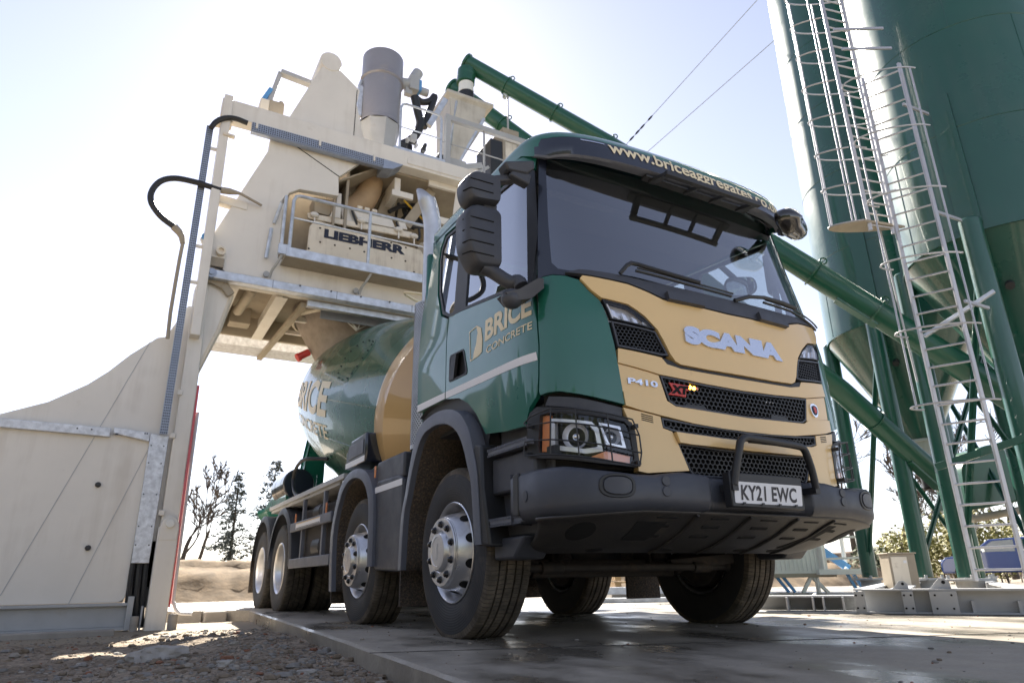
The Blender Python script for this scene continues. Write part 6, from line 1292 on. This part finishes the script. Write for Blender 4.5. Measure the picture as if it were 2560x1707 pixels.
def steer_wheel(y):
    hub = Vector((-1.045, y, .508)); o_ = hub
    b = MB(); b.lathe([(-.13,.302),(-.12,.285),(.06,.270),(.09,.283),(.118,.290),(.138,.299),(.146,.306),(.142,.312),(.130,.312),(.122,.300)], o_, (-1, 0, 0), 64); w = b.build('wheel', m_alu, TR, org=o_, smooth=30)
    b = MB(); tyre(b, hub.x, hub, False); t = b.build('tyre', [m_side, m_tread], w, org=o_, smooth=30)
    b = MB(); b.lathe([(.020,.274),(.045,.266),(.195,.222),(.202,.217),(.206,.217),(.210,.213),(.216,.213),(.222,.208),(.222,.130),(.219,.125),(.240,.116),(.248,.108),(.250,.09),(.248,.088),(.248,0)], o_, (-1, 0, 0), 64); b.build('rim_disc', m_alu, w, org=o_, smooth=28)
    b = MB(); h2 = MB()
    for k in range(10):
        a = 2*pi*(k+.5)/10; ca, sa = cos(a), sin(a); rad_ = Vector((0, ca, sa)); tan_ = Vector((0, -sa, ca)); nrm = (rad_*.15+Vector((-1, 0, 0))*.044).normalized(); sl = (Vector((-1, 0, 0))*.15-rad_*.044).normalized()
        p = o_+Vector((-.120, 0, 0))+rad_*.244
        b.add([p+nrm*.0025+tan_*.030*cos(q)+sl*.036*sin(q) for q in np.linspace(0, 2*pi, 20, endpoint=False)], [tuple(range(20))])
        a = 2*pi*k/10+.31; rad_ = Vector((0, cos(a), sin(a))); p = o_+rad_*.168
        h2.lathe([(.220,.024),(.226,.023),(.229,.0185),(.238,.0175),(.243,.012),(.244,0)], p, (-1, 0, 0), 12)
    b.each('hand_hole', m_void, w, org=o_, smooth=0, fix=False); h2.each('wheel_nut', m_nut, w, org=o_, smooth=40)
    b = MB(); b.lathe([(-.16,.23),(-.15,.25),(.0,.25),(.02,.22)], o_, (-1, 0, 0), 36); b.lathe([(-.22,.10),(-.16,.12),(-.155,.23)], o_, (-1, 0, 0), 36); b.build('brake_drum', m_under, w, org=o_)
    def hf(x, z, off): return o_+Vector((-.240-off, z, x))
    lettering('hub_name', 'SCANIA', -.05, .05, .008, -.008, lambda x, z, o: o_+Vector((-.2485-o, z, -x)), m_alu_dull, w, bold=.02, off=.001, depth=.001)
    return w
def drive_wheel(y):
    hub = Vector((-1.055, y, .508)); o_ = hub
    b = MB(); b.lathe([(-.13,.302),(-.12,.285),(.06,.272),(.09,.283),(.118,.290),(.138,.299),(.146,.306),(.142,.312),(.130,.312)], o_, (-1, 0, 0), 56); b.lathe([(.06,.272),(-.06,.262),(-.10,.25),(-.115,.21),(-.11,.16),(-.08,.145),(.06,.13),(.075,.11),(.08,0)], o_, (-1, 0, 0), 56); w = b.build('wheel', m_alu, TR, org=o_, smooth=30)
    b = MB(); tyre(b, hub.x, hub, True); b.build('tyre', [m_side, m_tread2], w, org=o_, smooth=30)
    b = MB(); tyre(b, hub.x+.345, hub, True); b.build('inner_tyre', [m_side, m_tread2], w, org=o_, smooth=30)
    b = MB()
    for k in range(10): a = 2*pi*k/10; b.lathe([(-.115,.02),(-.06,.017),(-.055,0)], o_+Vector((0, .168*cos(a), .168*sin(a))), (-1, 0, 0), 10)
    b.each('wheel_nut', m_nut, w, org=o_); return w
for y, fn in ((1.4916, steer_wheel), (3.456, steer_wheel), (6.762, drive_wheel), (8.055, drive_wheel)):
    w = fn(y); hx = WL[w.name].x; copy_tree(w, TR, (-2*hx, 0, 0), (0, 0, pi))
# name on the plant's mixer panel
lettering('panel_name', 'LIEBHERR', 0, 1, 0, 1, lambda x, z, o: Vector(tuple(plane('y', 6.298, 'L', (620, 575))[0]*0+Vector((-1.085+1.235*x, 6.296-o, 5.01+.022*0+.145*z+.002*x)))), m_letter_navy, PANEL, bold=.06, off=.002)
# ------------------------------------------------------------------ vegetation
def bare_tree(name, label, x, y, z0, h, seed, group, lean=(0, 0), levels=5, thick=.045, spread=.55):
    rng = random.Random(seed); root = thing(name, label, 'tree', (x, y, z0), group); tk = MB(); tw = MB()
    def grow(p, d, L, r, lv):
        n = 4; pts = [p]; q = p.copy(); dd = d.copy()
        for i in range(n):
            dd = (dd+Vector((rng.gauss(0, .12), rng.gauss(0, .12), rng.gauss(.03, .08)))).normalized(); q = q+dd*L/n; pts.append(q.copy())
        rr = [max(.017, r*(1-.45*i/n)) for i in range(n+1)]; (tk if lv >= levels-1 else tw).tube(pts, rr, 7 if lv >= levels-1 else (5 if lv > 2 else 3), cap=False)
        if lv <= 0: return
        k = rng.choice((2, 3, 3)) if lv > 1 else rng.choice((3, 4, 5))
        for i in range(k):
            t = rng.uniform(.45, 1.0) if i else 1.0; j = min(n, max(1, int(t*n))); a = rng.uniform(0, 2*pi); nd = dd.orthogonal(); nd.rotate(Matrix.Rotation(a, 3, dd)); s_ = rng.uniform(.4, 1)*spread
            grow(pts[j], (dd*(1-.3*s_)+nd.normalized()*s_+Vector((0, 0, .12))).normalized(), L*rng.uniform(.58, .82), rr[j]*rng.uniform(.5, .7), lv-1)
    grow(Vector((x, y, z0)), Vector((lean[0], lean[1], 1)).normalized(), h*.30, h*thick*.5, levels)
    tk.build('trunk', m_bark, root, smooth=60, fix=False); tw.build('branches', m_twig, root, smooth=0, fix=False); return root
def conifer(name, label, x, y, z0, h, seed, group, w=.24):
    rng = random.Random(seed); root = thing(name, label, 'tree', (x, y, z0), group); b = MB(); b.tube([(x, y, z0), (x, y, z0+h*.6), (x, y, z0+h)], [h*.018, h*.010, .005], 8, cap=False); b.build('trunk', m_bark, root, smooth=60)
    lf = MB(); n = int(h*9)
    for i in range(n):
        t = (i+rng.random())/n; z = z0+h*(.10+.9*t); L = h*w*(1-t)**.8*rng.uniform(.55, 1.12)+.08
        for k in range(rng.choice((2, 3, 3))):
            a = rng.uniform(0, 2*pi); d = Vector((cos(a), sin(a), -.22+.35*t)); e = Vector((x, y, z))
            m_ = max(3, int(L/.10))
            for j in range(m_):
                s_ = (j+.5)/m_; p = e+d*L*s_+Vector((0, 0, -.10*L*s_*s_)); wd = .10*(1-.5*s_)+.03
                for q in range(4):
                    o = Vector((rng.uniform(-1, 1), rng.uniform(-1, 1), rng.uniform(-.8, .3)))*wd*1.3; u = Vector((rng.gauss(0, 1), rng.gauss(0, 1), rng.gauss(-.3, .6))).normalized()*rng.uniform(.06, .13); v = u.orthogonal().normalized()*.018
                    lf.add([p+o-v*2.1, p+o+v*2.1, p+o+u*1.6], [(0, 1, 2)])
    lf.build('crown', m_needle, root, smooth=0, fix=False); return root
def bush(name, label, x, y, z0, sx_, sy_, h, seed, m, group, n=2600):
    rng = random.Random(seed); root = thing(name, label, 'bush', (x, y, z0), group); lf = MB(); st = MB()
    blobs = [(x+rng.uniform(-1, 1)*sx_, y+rng.uniform(-1, 1)*sy_, z0+h*rng.uniform(.25, .8), rng.uniform(.2, .42)*h) for _ in range(int(6+sx_*4))]
    for bx_, by_, bz_, r in blobs:
        st.tube([(bx_+rng.uniform(-.3, .3), by_, z0), (bx_, by_, bz_), (bx_+rng.uniform(-.2, .2), by_, bz_+r*1.1)], [.03, .02, .006], 5, cap=False)
        for _ in range(n//len(blobs)):
            d = Vector((rng.gauss(0, 1), rng.gauss(0, 1), rng.gauss(0, 1))).normalized()*r*rng.uniform(.5, 1.1)**.6; p = Vector((bx_, by_, bz_))+Vector((d.x*1.3, d.y, d.z))
            if p.z < z0: continue
            u = Vector((rng.gauss(0, 1), rng.gauss(0, 1), rng.gauss(0, 1))).normalized()*rng.uniform(.06, .12); v = u.orthogonal().normalized()*u.length*.5
            lf.add([p-u, p+v, p+u, p-v], [(0, 1, 2, 3)])
    st.build('stems', m_twig, root, smooth=0, fix=False); lf.build('foliage', m, root, smooth=0, fix=False); return root
def at_dist(D_, px, py):
    d = RM.T @ np.array([(px-1280)/FPX, (853.5-py)/FPX, 1.]); t = D_/math.hypot(d[0], d[1]); return Vector(CAM+t*d)
# left: behind the bank
p = at_dist(33, 487, 1395); bare_tree('bare_tree', 'tall bare tree with many fine branches beyond the bank, beside the plant leg', p.x, p.y, .6, 6.4, 23, 'bare trees beyond the yard', levels=6, thick=.03, spread=.6)
p = at_dist(31, 452, 1395); bare_tree('bare_tree', 'thin bare sapling half hidden by the red edged plant leg', p.x, p.y, .6, 5.2, 31, 'bare trees beyond the yard', levels=5)
p = at_dist(30, 575, 1395); conifer('conifer', 'dark pointed conifer left of the rear wheels, the full one', p.x, p.y, .5, 4.1, 2, 'conifers beyond the yard', .27)
p = at_dist(28, 668, 1395); conifer('conifer', 'conifer partly hidden by the rear wheels and water tank', p.x, p.y, .5, 4.3, 5, 'conifers beyond the yard', .30)
# woodland to the left and behind the photographer: seen only mirrored in the paint and glass
b = MB(); rows = []; NA = 150
for k in range(7):
    row = []
    for i in range(NA+1):
        a = radians(-2-168*i/NA); R_ = 42+5*noise.noise((i*.11, 0, 5)); h_ = 13.0+3.5*noise.noise((i*.16, 2, 0))+2.0*noise.noise((i*.6, 7, 0))+1.2*noise.noise((i*1.9, 3, 0))
        t = (0, .35, .75, 1, .8, .4, 0)[k]; d_ = (-2.5, -3, -1.6, 0, 2, 3, 3)[k]+1.2*noise.noise((i*.7, k, 1)); h_ = min(h_, np.interp(math.degrees(-a), [2, 8, 9.5, 11], [5.0, 5.4, 8, 30])); row.append((CAM[0]+(R_+d_)*sin(a), CAM[1]+(R_+d_)*cos(a), -.2+h_*t*(1+.15*noise.noise((i*1.3, k*3, 8)))))
    rows.append(row)
b.loft(rows); o = b.build('distant_wood', mat('wood_foliage', (.045, .055, .028), .9, var=.5, vs=.6), smooth=0, fix=False, org=(0, 0, 0)); o['kind'] = 'stuff'
# right: behind the silo legs
labs = ['bare tree just right of the truck bumper behind the silos', 'bare tree seen between the two front legs of the left silo', 'crooked bare tree behind the left silo leg foot', 'bare tree behind the metal ladder foot', 'dark bare tree at the right edge behind the silo braces', 'slim bare tree behind the green pump housing']
for i, (px, hh, sd) in enumerate(((2150, 9.5, 21), (2262, 9.0, 33), (2385, 8.4, 47), (2455, 10.0, 51), (2530, 9.0, 64), (2590, 9.6, 71))):
    p = at_dist(36+2.5*(i % 3), px, 1400); bare_tree('bare_tree', labs[i], p.x, p.y, 0, hh, sd, 'bare trees beyond the yard', levels=6, thick=.036, spread=.62)
labs = ['yellow green bush right behind the cream cabinet', 'yellow green bush between the silo leg feet', 'yellow green bush above the blue car', 'pale dead looking shrub beside the white stair frame']
for i, (px, D_, h_, mm) in enumerate(((2300, 33, 2.0, m_leaf), (2395, 34, 2.4, m_leaf), (2500, 36, 3.0, m_leaf), (2155, 30, 1.4, m_leaf2))):
    p = at_dist(D_, px, 1440); bush('bush', labs[i], p.x, p.y, -.13, 1.6, .8, h_, 80+i, mm, 'bushes along the bank')

# ------------------------------------------------------------------ small structures on the right and behind
def ground_at(D_, px, py=1500): p = at_dist(D_, px, py); return Vector((p.x, p.y, 0))
fw = Vector((_f[0], _f[1], 0)).normalized(); rt = Vector((_r[0], _r[1], 0)).normalized()
def obox(b, c, w, d, z0, z1, mi=0, rot=0.):
    r_ = Matrix.Rotation(rot, 3, 'Z'); a = r_ @ rt*w/2; e = r_ @ fw*d/2
    v = [c-a-e, c+a-e, c+a+e, c-a+e]; b.add([Vector((p.x, p.y, z)) for z in (z0, z1) for p in v], [(0,3,2,1),(4,5,6,7),(0,1,5,4),(1,2,6,5),(2,3,7,6),(3,0,4,7)], mi)
# cream cabinet
cb = ground_at(9.4, 2262); CBT = thing('switch_cabinet', 'cream steel switch cabinet behind the grey base frame', 'cabinet', (cb.x, cb.y, 0))
b = MB(); obox(b, cb, .30, .22, .10, .54); b.build('housing', m_cream_in, CBT, bevel=.008)
b = MB(); obox(b, cb-fw*.111-rt*.04, .18, .012, .13, .51); d_ = b.build('door', m_cream_dirty, CBT, bevel=.003)
b = MB(); obox(b, cb-fw*.119+rt*.02, .035, .004, .44, .47); b.build('door_label', m_white, d_)
b = MB(); obox(b, cb, .33, .25, .54, .555); b.build('lid', m_cream_in, CBT, bevel=.005)
b = MB(); obox(b, cb, .30, .22, -.0, .10); b.build('plinth', m_steelgrey, CBT)
# long cream container on trestles
cc = ground_at(15.5, 1838); CT = thing('site_container', 'long cream ribbed container raised on trestles behind the truck wheels', 'container', (cc.x, cc.y, 0))
b = MB(); obox(b, cc-rt*.15, 3.3, 2.2, .34, 2.3); b.build('body', m_white_steel, CT, bevel=.01)
b = MB()
for i in range(40): obox(b, cc-fw*1.11+rt*(-1.75+i*.082), .03, .02, .40, 2.25)
b.build('ribs', m_white_steel, CT)
b = MB(); obox(b, cc-fw*1.05-rt*.1, 3.5, .10, .28, .36); b.build('sill', m_cream_in, CT, bevel=.004)
for o_ in (-1.35, -.2, 1.2):
    b = MB(); q = cc-fw*1.0+rt*o_; b.bar(q+rt*.0+Vector((0, 0, .3)), q+rt*.28, .06, .06); b.bar(q+Vector((0, 0, .3)), q-rt*.2, .06, .06); b.bar(q+rt*.1+Vector((0, 0, .3)), q+rt*.1, .06, .06); b.build('trestle_leg', m_white_steel, CT, bevel=.004)
# stair platform with white frame and blue ladder
sp_ = ground_at(15.0, 2120); ST = thing('stair_platform', 'white tube stair platform with blue ladder rails beside the cream container', 'stairs', (sp_.x, sp_.y, 0))
b = MB()
for o_ in (-.36, .38): b.bar(sp_+rt*o_+Vector((0, 0, .35)), sp_+rt*o_+Vector((0, 0, 1.35)), .06, .06); b.bar(sp_+rt*o_+fw*.7+Vector((0, 0, .35)), sp_+rt*o_+fw*.7+Vector((0, 0, 1.35)), .06, .06)
b.bar(sp_-rt*.36+Vector((0, 0, .98)), sp_+rt*.38+Vector((0, 0, 1.0)), .04, .04); b.bar(sp_-rt*.36+Vector((0, 0, .60)), sp_+rt*.38+Vector((0, 0, .62)), .04, .04); b.build('railing', m_white_steel, ST, bevel=.003)
b = MB(); obox(b, sp_+fw*.35, .95, .8, .32, .42); b.build('deck', m_white_steel, ST, bevel=.004)
b = MB()
for o_ in (0, .12): b.bar(sp_+rt*(-.35+o_)+fw*.5+Vector((0, 0, .9)), sp_+rt*(.25+o_)+fw*.5+Vector((0, 0, .45)), .05, .07); b.bar(sp_+rt*(.15+o_)+fw*.2+Vector((0, 0, .34)), sp_+rt*(.30+o_)+fw*.2+Vector((0, 0, .02)), .05, .05); b.bar(sp_+rt*(-1.2+o_)+fw*.2+Vector((0, 0, .30)), sp_+rt*(-1.0+o_)+fw*.2+Vector((0, 0, .02)), .04, .05)
b.each('ladder_rail', m_bluesteel, ST)
# blue car far right
vc = ground_at(30, 2545); VC = thing('blue_car', 'small dark blue car with a white reflection painted on its bonnet parked behind the silo legs', 'car', (vc.x, vc.y, 0))
lon = (rt*.75-fw*.66).normalized(); lat = Vector((-lon.y, lon.x, 0))
def carp(prof, w0, w1, name, m, parent, bev=.03):
    b = MB(); P = [vc+lon*x+Vector((0, 0, z)) for x, z in prof]; b.prism([p-lat*w0 for p in P], lat*(w0+w1)); return b.build(name, m, parent, bevel=bev, seg=3)
carp([(-1.9,.28),(-1.9,.62),(-1.75,.80),(-.95,.90),(-.35,1.36),(1.0,1.42),(1.75,1.05),(1.9,.95),(1.9,.30)], .82, .82, 'body', m_blue, VC, .05)
b = MB(); b.prism([vc+lon*-1.80+Vector((0, 0, .80))-lat*.72, vc+lon*-1.0+Vector((0, 0, .905))-lat*.72, vc+lon*-1.0+Vector((0, 0, .905))+lat*.72, vc+lon*-1.80+Vector((0, 0, .80))+lat*.72], (0, 0, .012)); b.build('bonnet', m_white_steel, VC)  # white sheet on the blue bonnet, standing in for its bright reflection
b = MB(); b.prism([vc+lon*-.93+Vector((0, 0, .93))-lat*.70, vc+lon*-.38+Vector((0, 0, 1.345))-lat*.62, vc+lon*-.38+Vector((0, 0, 1.345))+lat*.62, vc+lon*-.93+Vector((0, 0, .93))+lat*.70], (lon*-.012)+Vector((0, 0, .01))); b.build('windscreen', m_sglass, VC)
for sg in (-1, 1):
    b = MB(); P = [(-.72,.96),(-.25,1.30),(.35,1.33),(.35,.96)]; b.prism([vc+lon*x+lat*sg*.822+Vector((0, 0, z)) for x, z in P], lat*sg*.006); P = [(.42,.96),(.42,1.33),(.95,1.33),(1.45,1.02)]; b.prism([vc+lon*x+lat*sg*.822+Vector((0, 0, z)) for x, z in P], lat*sg*.006); b.build('side_window', m_sglass, VC)
    for x in (-1.2, 1.2): b = MB(); c = vc+lon*x+lat*sg*.70+Vector((0, 0, .30)); b.lathe([(0, .0), (0, .30), (.2, .30), (.2, .2), (.17, .19), (.17, 0)], c, lat*sg*.6, 28); b.build('wheel', m_hose, VC)
    b = MB(); c = vc+lon*-1.88+lat*sg*.6+Vector((0, 0, .68)); b.ball(c, (.09, .12, .07), 12, 8); b.build('headlight', m_chrome, VC)
    b = MB(); c = vc+lon*-.70+lat*sg*.95+Vector((0, 0, .98)); b.ball(c, (.07, .10, .07), 10, 6); b.build('mirror', m_blue, VC)
# green pump housing behind the ladder
gp = ground_at(13.5, 2490); GP = thing('pump_housing', 'green rounded pump housing with pale pipe behind the ladder', 'machine', (gp.x, gp.y, 0))
b = MB(); b.prism([gp+rt*x+Vector((0, 0, z)) for x, z in rnd_poly([(-.12,1.25),(1.4,1.5),(1.4,2.4),(.35,2.3),(-.05,2.0)], .15, 5)], fw*.8); b.build('casing', m_conveyor, GP, bevel=.03)
b = MB(); b.tube([gp+rt*-.15+Vector((0, 0, 1.12))-fw*.1, gp+rt*1.5+Vector((0, 0, 1.38))-fw*.1], .06, 12); b.build('pipe', m_cream_in, GP)
b = MB()
for x in (.1, 1.2): b.bar(gp+rt*x+fw*.4, gp+rt*x+fw*.4+Vector((0, 0, 1.4)), .1, .1)
b.each('support', m_conveyor, GP)
# pallets and steel skid behind the front wheels
pp = ground_at(12.5, 1625); PT = thing('timber_pallet', 'wooden pallet stack seen under the truck between the front wheels', 'pallet', (pp.x, pp.y, 0))
b = MB()
for k in range(2):
    z = .14+k*.14
    for i in range(5): obox(b, pp+fw*(i*.22), 1.2, .10, z+.10, z+.122)
    for i in range(3): obox(b, pp+rt*(-.52+i*.52)+fw*.44, .1, 1.0, z, z+.10)
b.build('boards', m_wood, PT, bevel=.003)
b = MB(); obox(b, pp+fw*.4, 1.3, 1.0, .0, .14); b.build('bearer', m_kerb, PT)
sk = ground_at(10.8, 1650); SKD = thing('steel_skid', 'galvanised steel skid lying on the ground under the truck belly', 'steel frame', (sk.x, sk.y, 0))
b = MB(); obox(b, sk, 2.6, .12, .10, .20); obox(b, sk-fw*.3, 2.8, .3, .0, .06); obox(b, sk-rt*1.2, .12, .6, .0, .30); b.build('runner', m_galv, SKD, bevel=.006)
# second frame beam to the left, rubber hose on the ground
hg = MB(); hp = [at('z', .05, *q) for q in zr('B', (0, 1305), (100, 1300), (180, 1275), (240, 1215))]; hg.tube(cr(hp, 6), .022, 8); o = hg.build('pale_hose', m_white_steel, None); tag(o, 'pale hose lying across the dark frame beams behind the right front wheel', 'hose')
# overhead cables with insulators
def cable(label, px0, px1, y0, y1, ins):
    a = at('y', y0, *px0); c = at('y', y1, *px1); d = c-a; a = a-d*.25; c = c+d*.35; b = MB(); root = thing('overhead_cable', label, 'cable', tuple(a), 'stay cables over the yard'); b.tube([a.lerp(c, t)-Vector((0, 0, .25*4*t*(1-t)*0)) for t in np.linspace(0, 1, 9)], .011, 6); b.build('wire', m_steelgrey, root)
    for t in ins: q = a.lerp(c, t); dd = (c-a).normalized(); b = MB(); b.tube([q-dd*.09, q-dd*.04, q+dd*.04, q+dd*.09], [.012, .026, .026, .012], 8); b.build('insulator', m_hose, root)
cable('long stay cable with dark turnbuckles, ending lower behind the cab roof', (1445*1.0884, 325*1.0884), (1740*1.0884, 0), 9.5, 6.0, (.17, .20, .225, .265))
cable('thin plain stay cable, the one nearer the silos', (1500*1.0884, 338*1.0884), (1763*1.0884, 107*1.0884), 9.5, 6.0, ())
# kerb blocks at the plant foot
for i, (x0, x1, y, z) in enumerate(((-7.2, -4.0, 5.55, -.07), (-3.97, -2.95, 5.55, -.075))):
    b = MB(); b.box((x0, y, -.30), (x1, y+.14, z)); o = b.build('kerb_stone', m_kerb, bevel=.012); tag(o, ['long grey kerb stone in front of the plant base, the left one', 'shorter grey kerb stone ending near the plant leg'][i], 'kerb', 'kerb stones by the plant')
for i, (x0, x1, y) in enumerate(((-2.30, -1.95, 7.55), (-1.93, -1.66, 7.45))):
    b = MB(); b.box((x0, y, -.3), (x1, y+.2, .005-.012*i)); o = b.build('concrete_block', m_kerb, bevel=.015); tag(o, ['dark concrete block beside the red edged plant leg', 'pale concrete block at the far slab corner'][i], 'block', 'concrete blocks by the slab')
# ------------------------------------------------------------------ stones
def stone(b, c, r, rng, flat=.6, mi=0):
    n = len(b.v); rows = []; nu, nv = 7, 4; ph = rng.random()*10; ax = (r*rng.uniform(.8, 1.35), r*rng.uniform(.7, 1.1), r*flat*rng.uniform(.7, 1.1)); ca, sa = cos(ph), sin(ph)
    top = []
    for i in range(1, nv):
        t = pi*i/nv; row = []
        for j in range(nu):
            a = 2*pi*j/nu; k = 1+rng.uniform(-.22, .22); x, y = ax[0]*sin(t)*cos(a)*k, ax[1]*sin(t)*sin(a)*k; row.append((c[0]+x*ca-y*sa, c[1]+x*sa+y*ca, c[2]+ax[2]*cos(t)*k))
        rows.append(row)
    vs = [p for r_ in rows for p in r_]+[(c[0], c[1], c[2]+ax[2]*.95), (c[0], c[1], c[2]-ax[2])]; fs = []
    for i in range(len(rows)-1):
        for j in range(nu): l = (j+1) % nu; fs.append((i*nu+j, (i+1)*nu+j, (i+1)*nu+l, i*nu+l))
    T = len(vs)-2
    for j in range(nu): l = (j+1) % nu; fs += [(T, j, l), (T+1, (len(rows)-1)*nu+l, (len(rows)-1)*nu+j)]
    b.add(vs, fs, mi)
rng = random.Random(42)
m_st = [mat('gravel_grey', (.22, .205, .185), .9, var=.25, vs=9), mat('gravel_brown', (.20, .155, .11), .9, var=.3, vs=9), mat('gravel_pale', (.30, .265, .22), .9, var=.2, vs=9), mat('gravel_red', (.24, .11, .065), .9, var=.2, vs=9)]
b = MB(); k = 0
while k < 9000:
    y = rng.uniform(-1.85, 5.6) if rng.random() < .55 else rng.uniform(-1.2, 2.5); x = edge_x(y)-abs(rng.gauss(0, 1.1))-.02 if rng.random() < .7 else rng.uniform(-5.5, edge_x(y))
    if x < -5.8 or math.hypot(x-CAM[0], y-CAM[1]) < .55: continue
    r = min(.034, .0038*math.exp(abs(rng.gauss(0, .82)))); z = dirt_z(x, y) if y < 4.5 else -.13; stone(b, (x, y, z+r*.15), r, rng, .65, rng.choices((0, 1, 2, 3), (4, 6, 1.2, .4))[0]); k += 1
o = b.build('gravel', m_st, smooth=0, fix=False, org=(0, 0, 0)); o['kind'] = 'stuff'
b = MB(); k = 0
while k < 900:
    x = rng.uniform(-1.9, 6); y = rng.uniform(-2.0, 5.5)
    if x < edge_x(y)+.04: continue
    r = .0022*math.exp(abs(rng.gauss(0, .8))); r = min(r, .014); stone(b, (x, y, r*.3), r, rng, .6, rng.choices((0, 1, 2, 3), (4, 4, 2, .8))[0]); k += 1
o = b.build('grit_on_slab', m_st, smooth=0, fix=False, org=(0, 0, 0)); o['kind'] = 'stuff'
def rock(px, py, s, label, flat=.55, seed=1, m=m_rock, zz=None):
    rg_ = random.Random(seed); p = at('z', -.10, px, py) if zz is None else at('z', zz, px, py); z = (dirt_z(p.x, p.y) if p.y < 4.4 else -.13) if zz is None else zz
    me = bpy.data.meshes.new('rock'); bm_ = bmesh.new(); bmesh.ops.create_icosphere(bm_, subdivisions=4, radius=1)
    sd_ = rg_.uniform(0, 100); rot = rg_.uniform(0, 6)
    for v in bm_.verts:
        n = v.co.normalized(); k_ = 1+.35*noise.noise(n*1.3+Vector((sd_, 0, 0)))+.16*noise.noise(n*3.1+Vector((0, sd_, 0)))+.07*noise.noise(n*8+Vector((0, 0, sd_))); q = n*k_
        q.z = min(q.z, .62+.10*noise.noise(q*2)); v.co = Vector((q.x*s*1.2, q.y*s*.8, q.z*s*flat))
    bmesh.ops.rotate(bm_, verts=bm_.verts, matrix=Matrix.Rotation(rot, 3, 'Z')); bm_.to_mesh(me); bm_.free(); me.materials.append(m)
    me.polygons.foreach_set('use_smooth', [True]*len(me.polygons)); me.set_sharp_from_angle(angle=radians(38)); o = bpy.data.objects.new('rock', me); COL.objects.link(o); o.location = (p.x, p.y, z+s*flat*.22); tag(o, label, 'rock', 'rocks on the dirt'); return o
rock(398, 1644, .140, 'large flat lump of broken concrete in front of the plant leg', .60, 8)
rock(420, 1590, .06, 'mid sized rock just behind the large flat lump', .8, 9)
rock(205, 1655, .032, 'small grey stone left of the large flat lump', .6, 5)
rock(275, 1662, .022, 'smallest pale stone beside the large flat lump', .8, 6, m_st[2])
rock(783, 1628, .030, 'reddish brown brick piece against the slab side', .6, 7, m_st[3])
rock(950, 1650, .045, 'pale broken slab chip leaning on the slab edge', .45, 8)
rock(560, 1680, .040, 'rough grey stone at the bottom edge of the photo', .7, 11)
rock(1128, 1690, .045, 'pointed grey flake by the slab corner nearest the camera', .7, 14)
rock(765, 1690, .042, 'rounded grey stone below the reddish brick piece', .6, 15)
rock(545, 1545, .05, 'pale lump of spoil on top of the heap near the slab end', .7, 17, m_st[2])
rock(470, 1600, .04, 'dark stone on the heap right of the large flat lump', .7, 19, m_st[0])
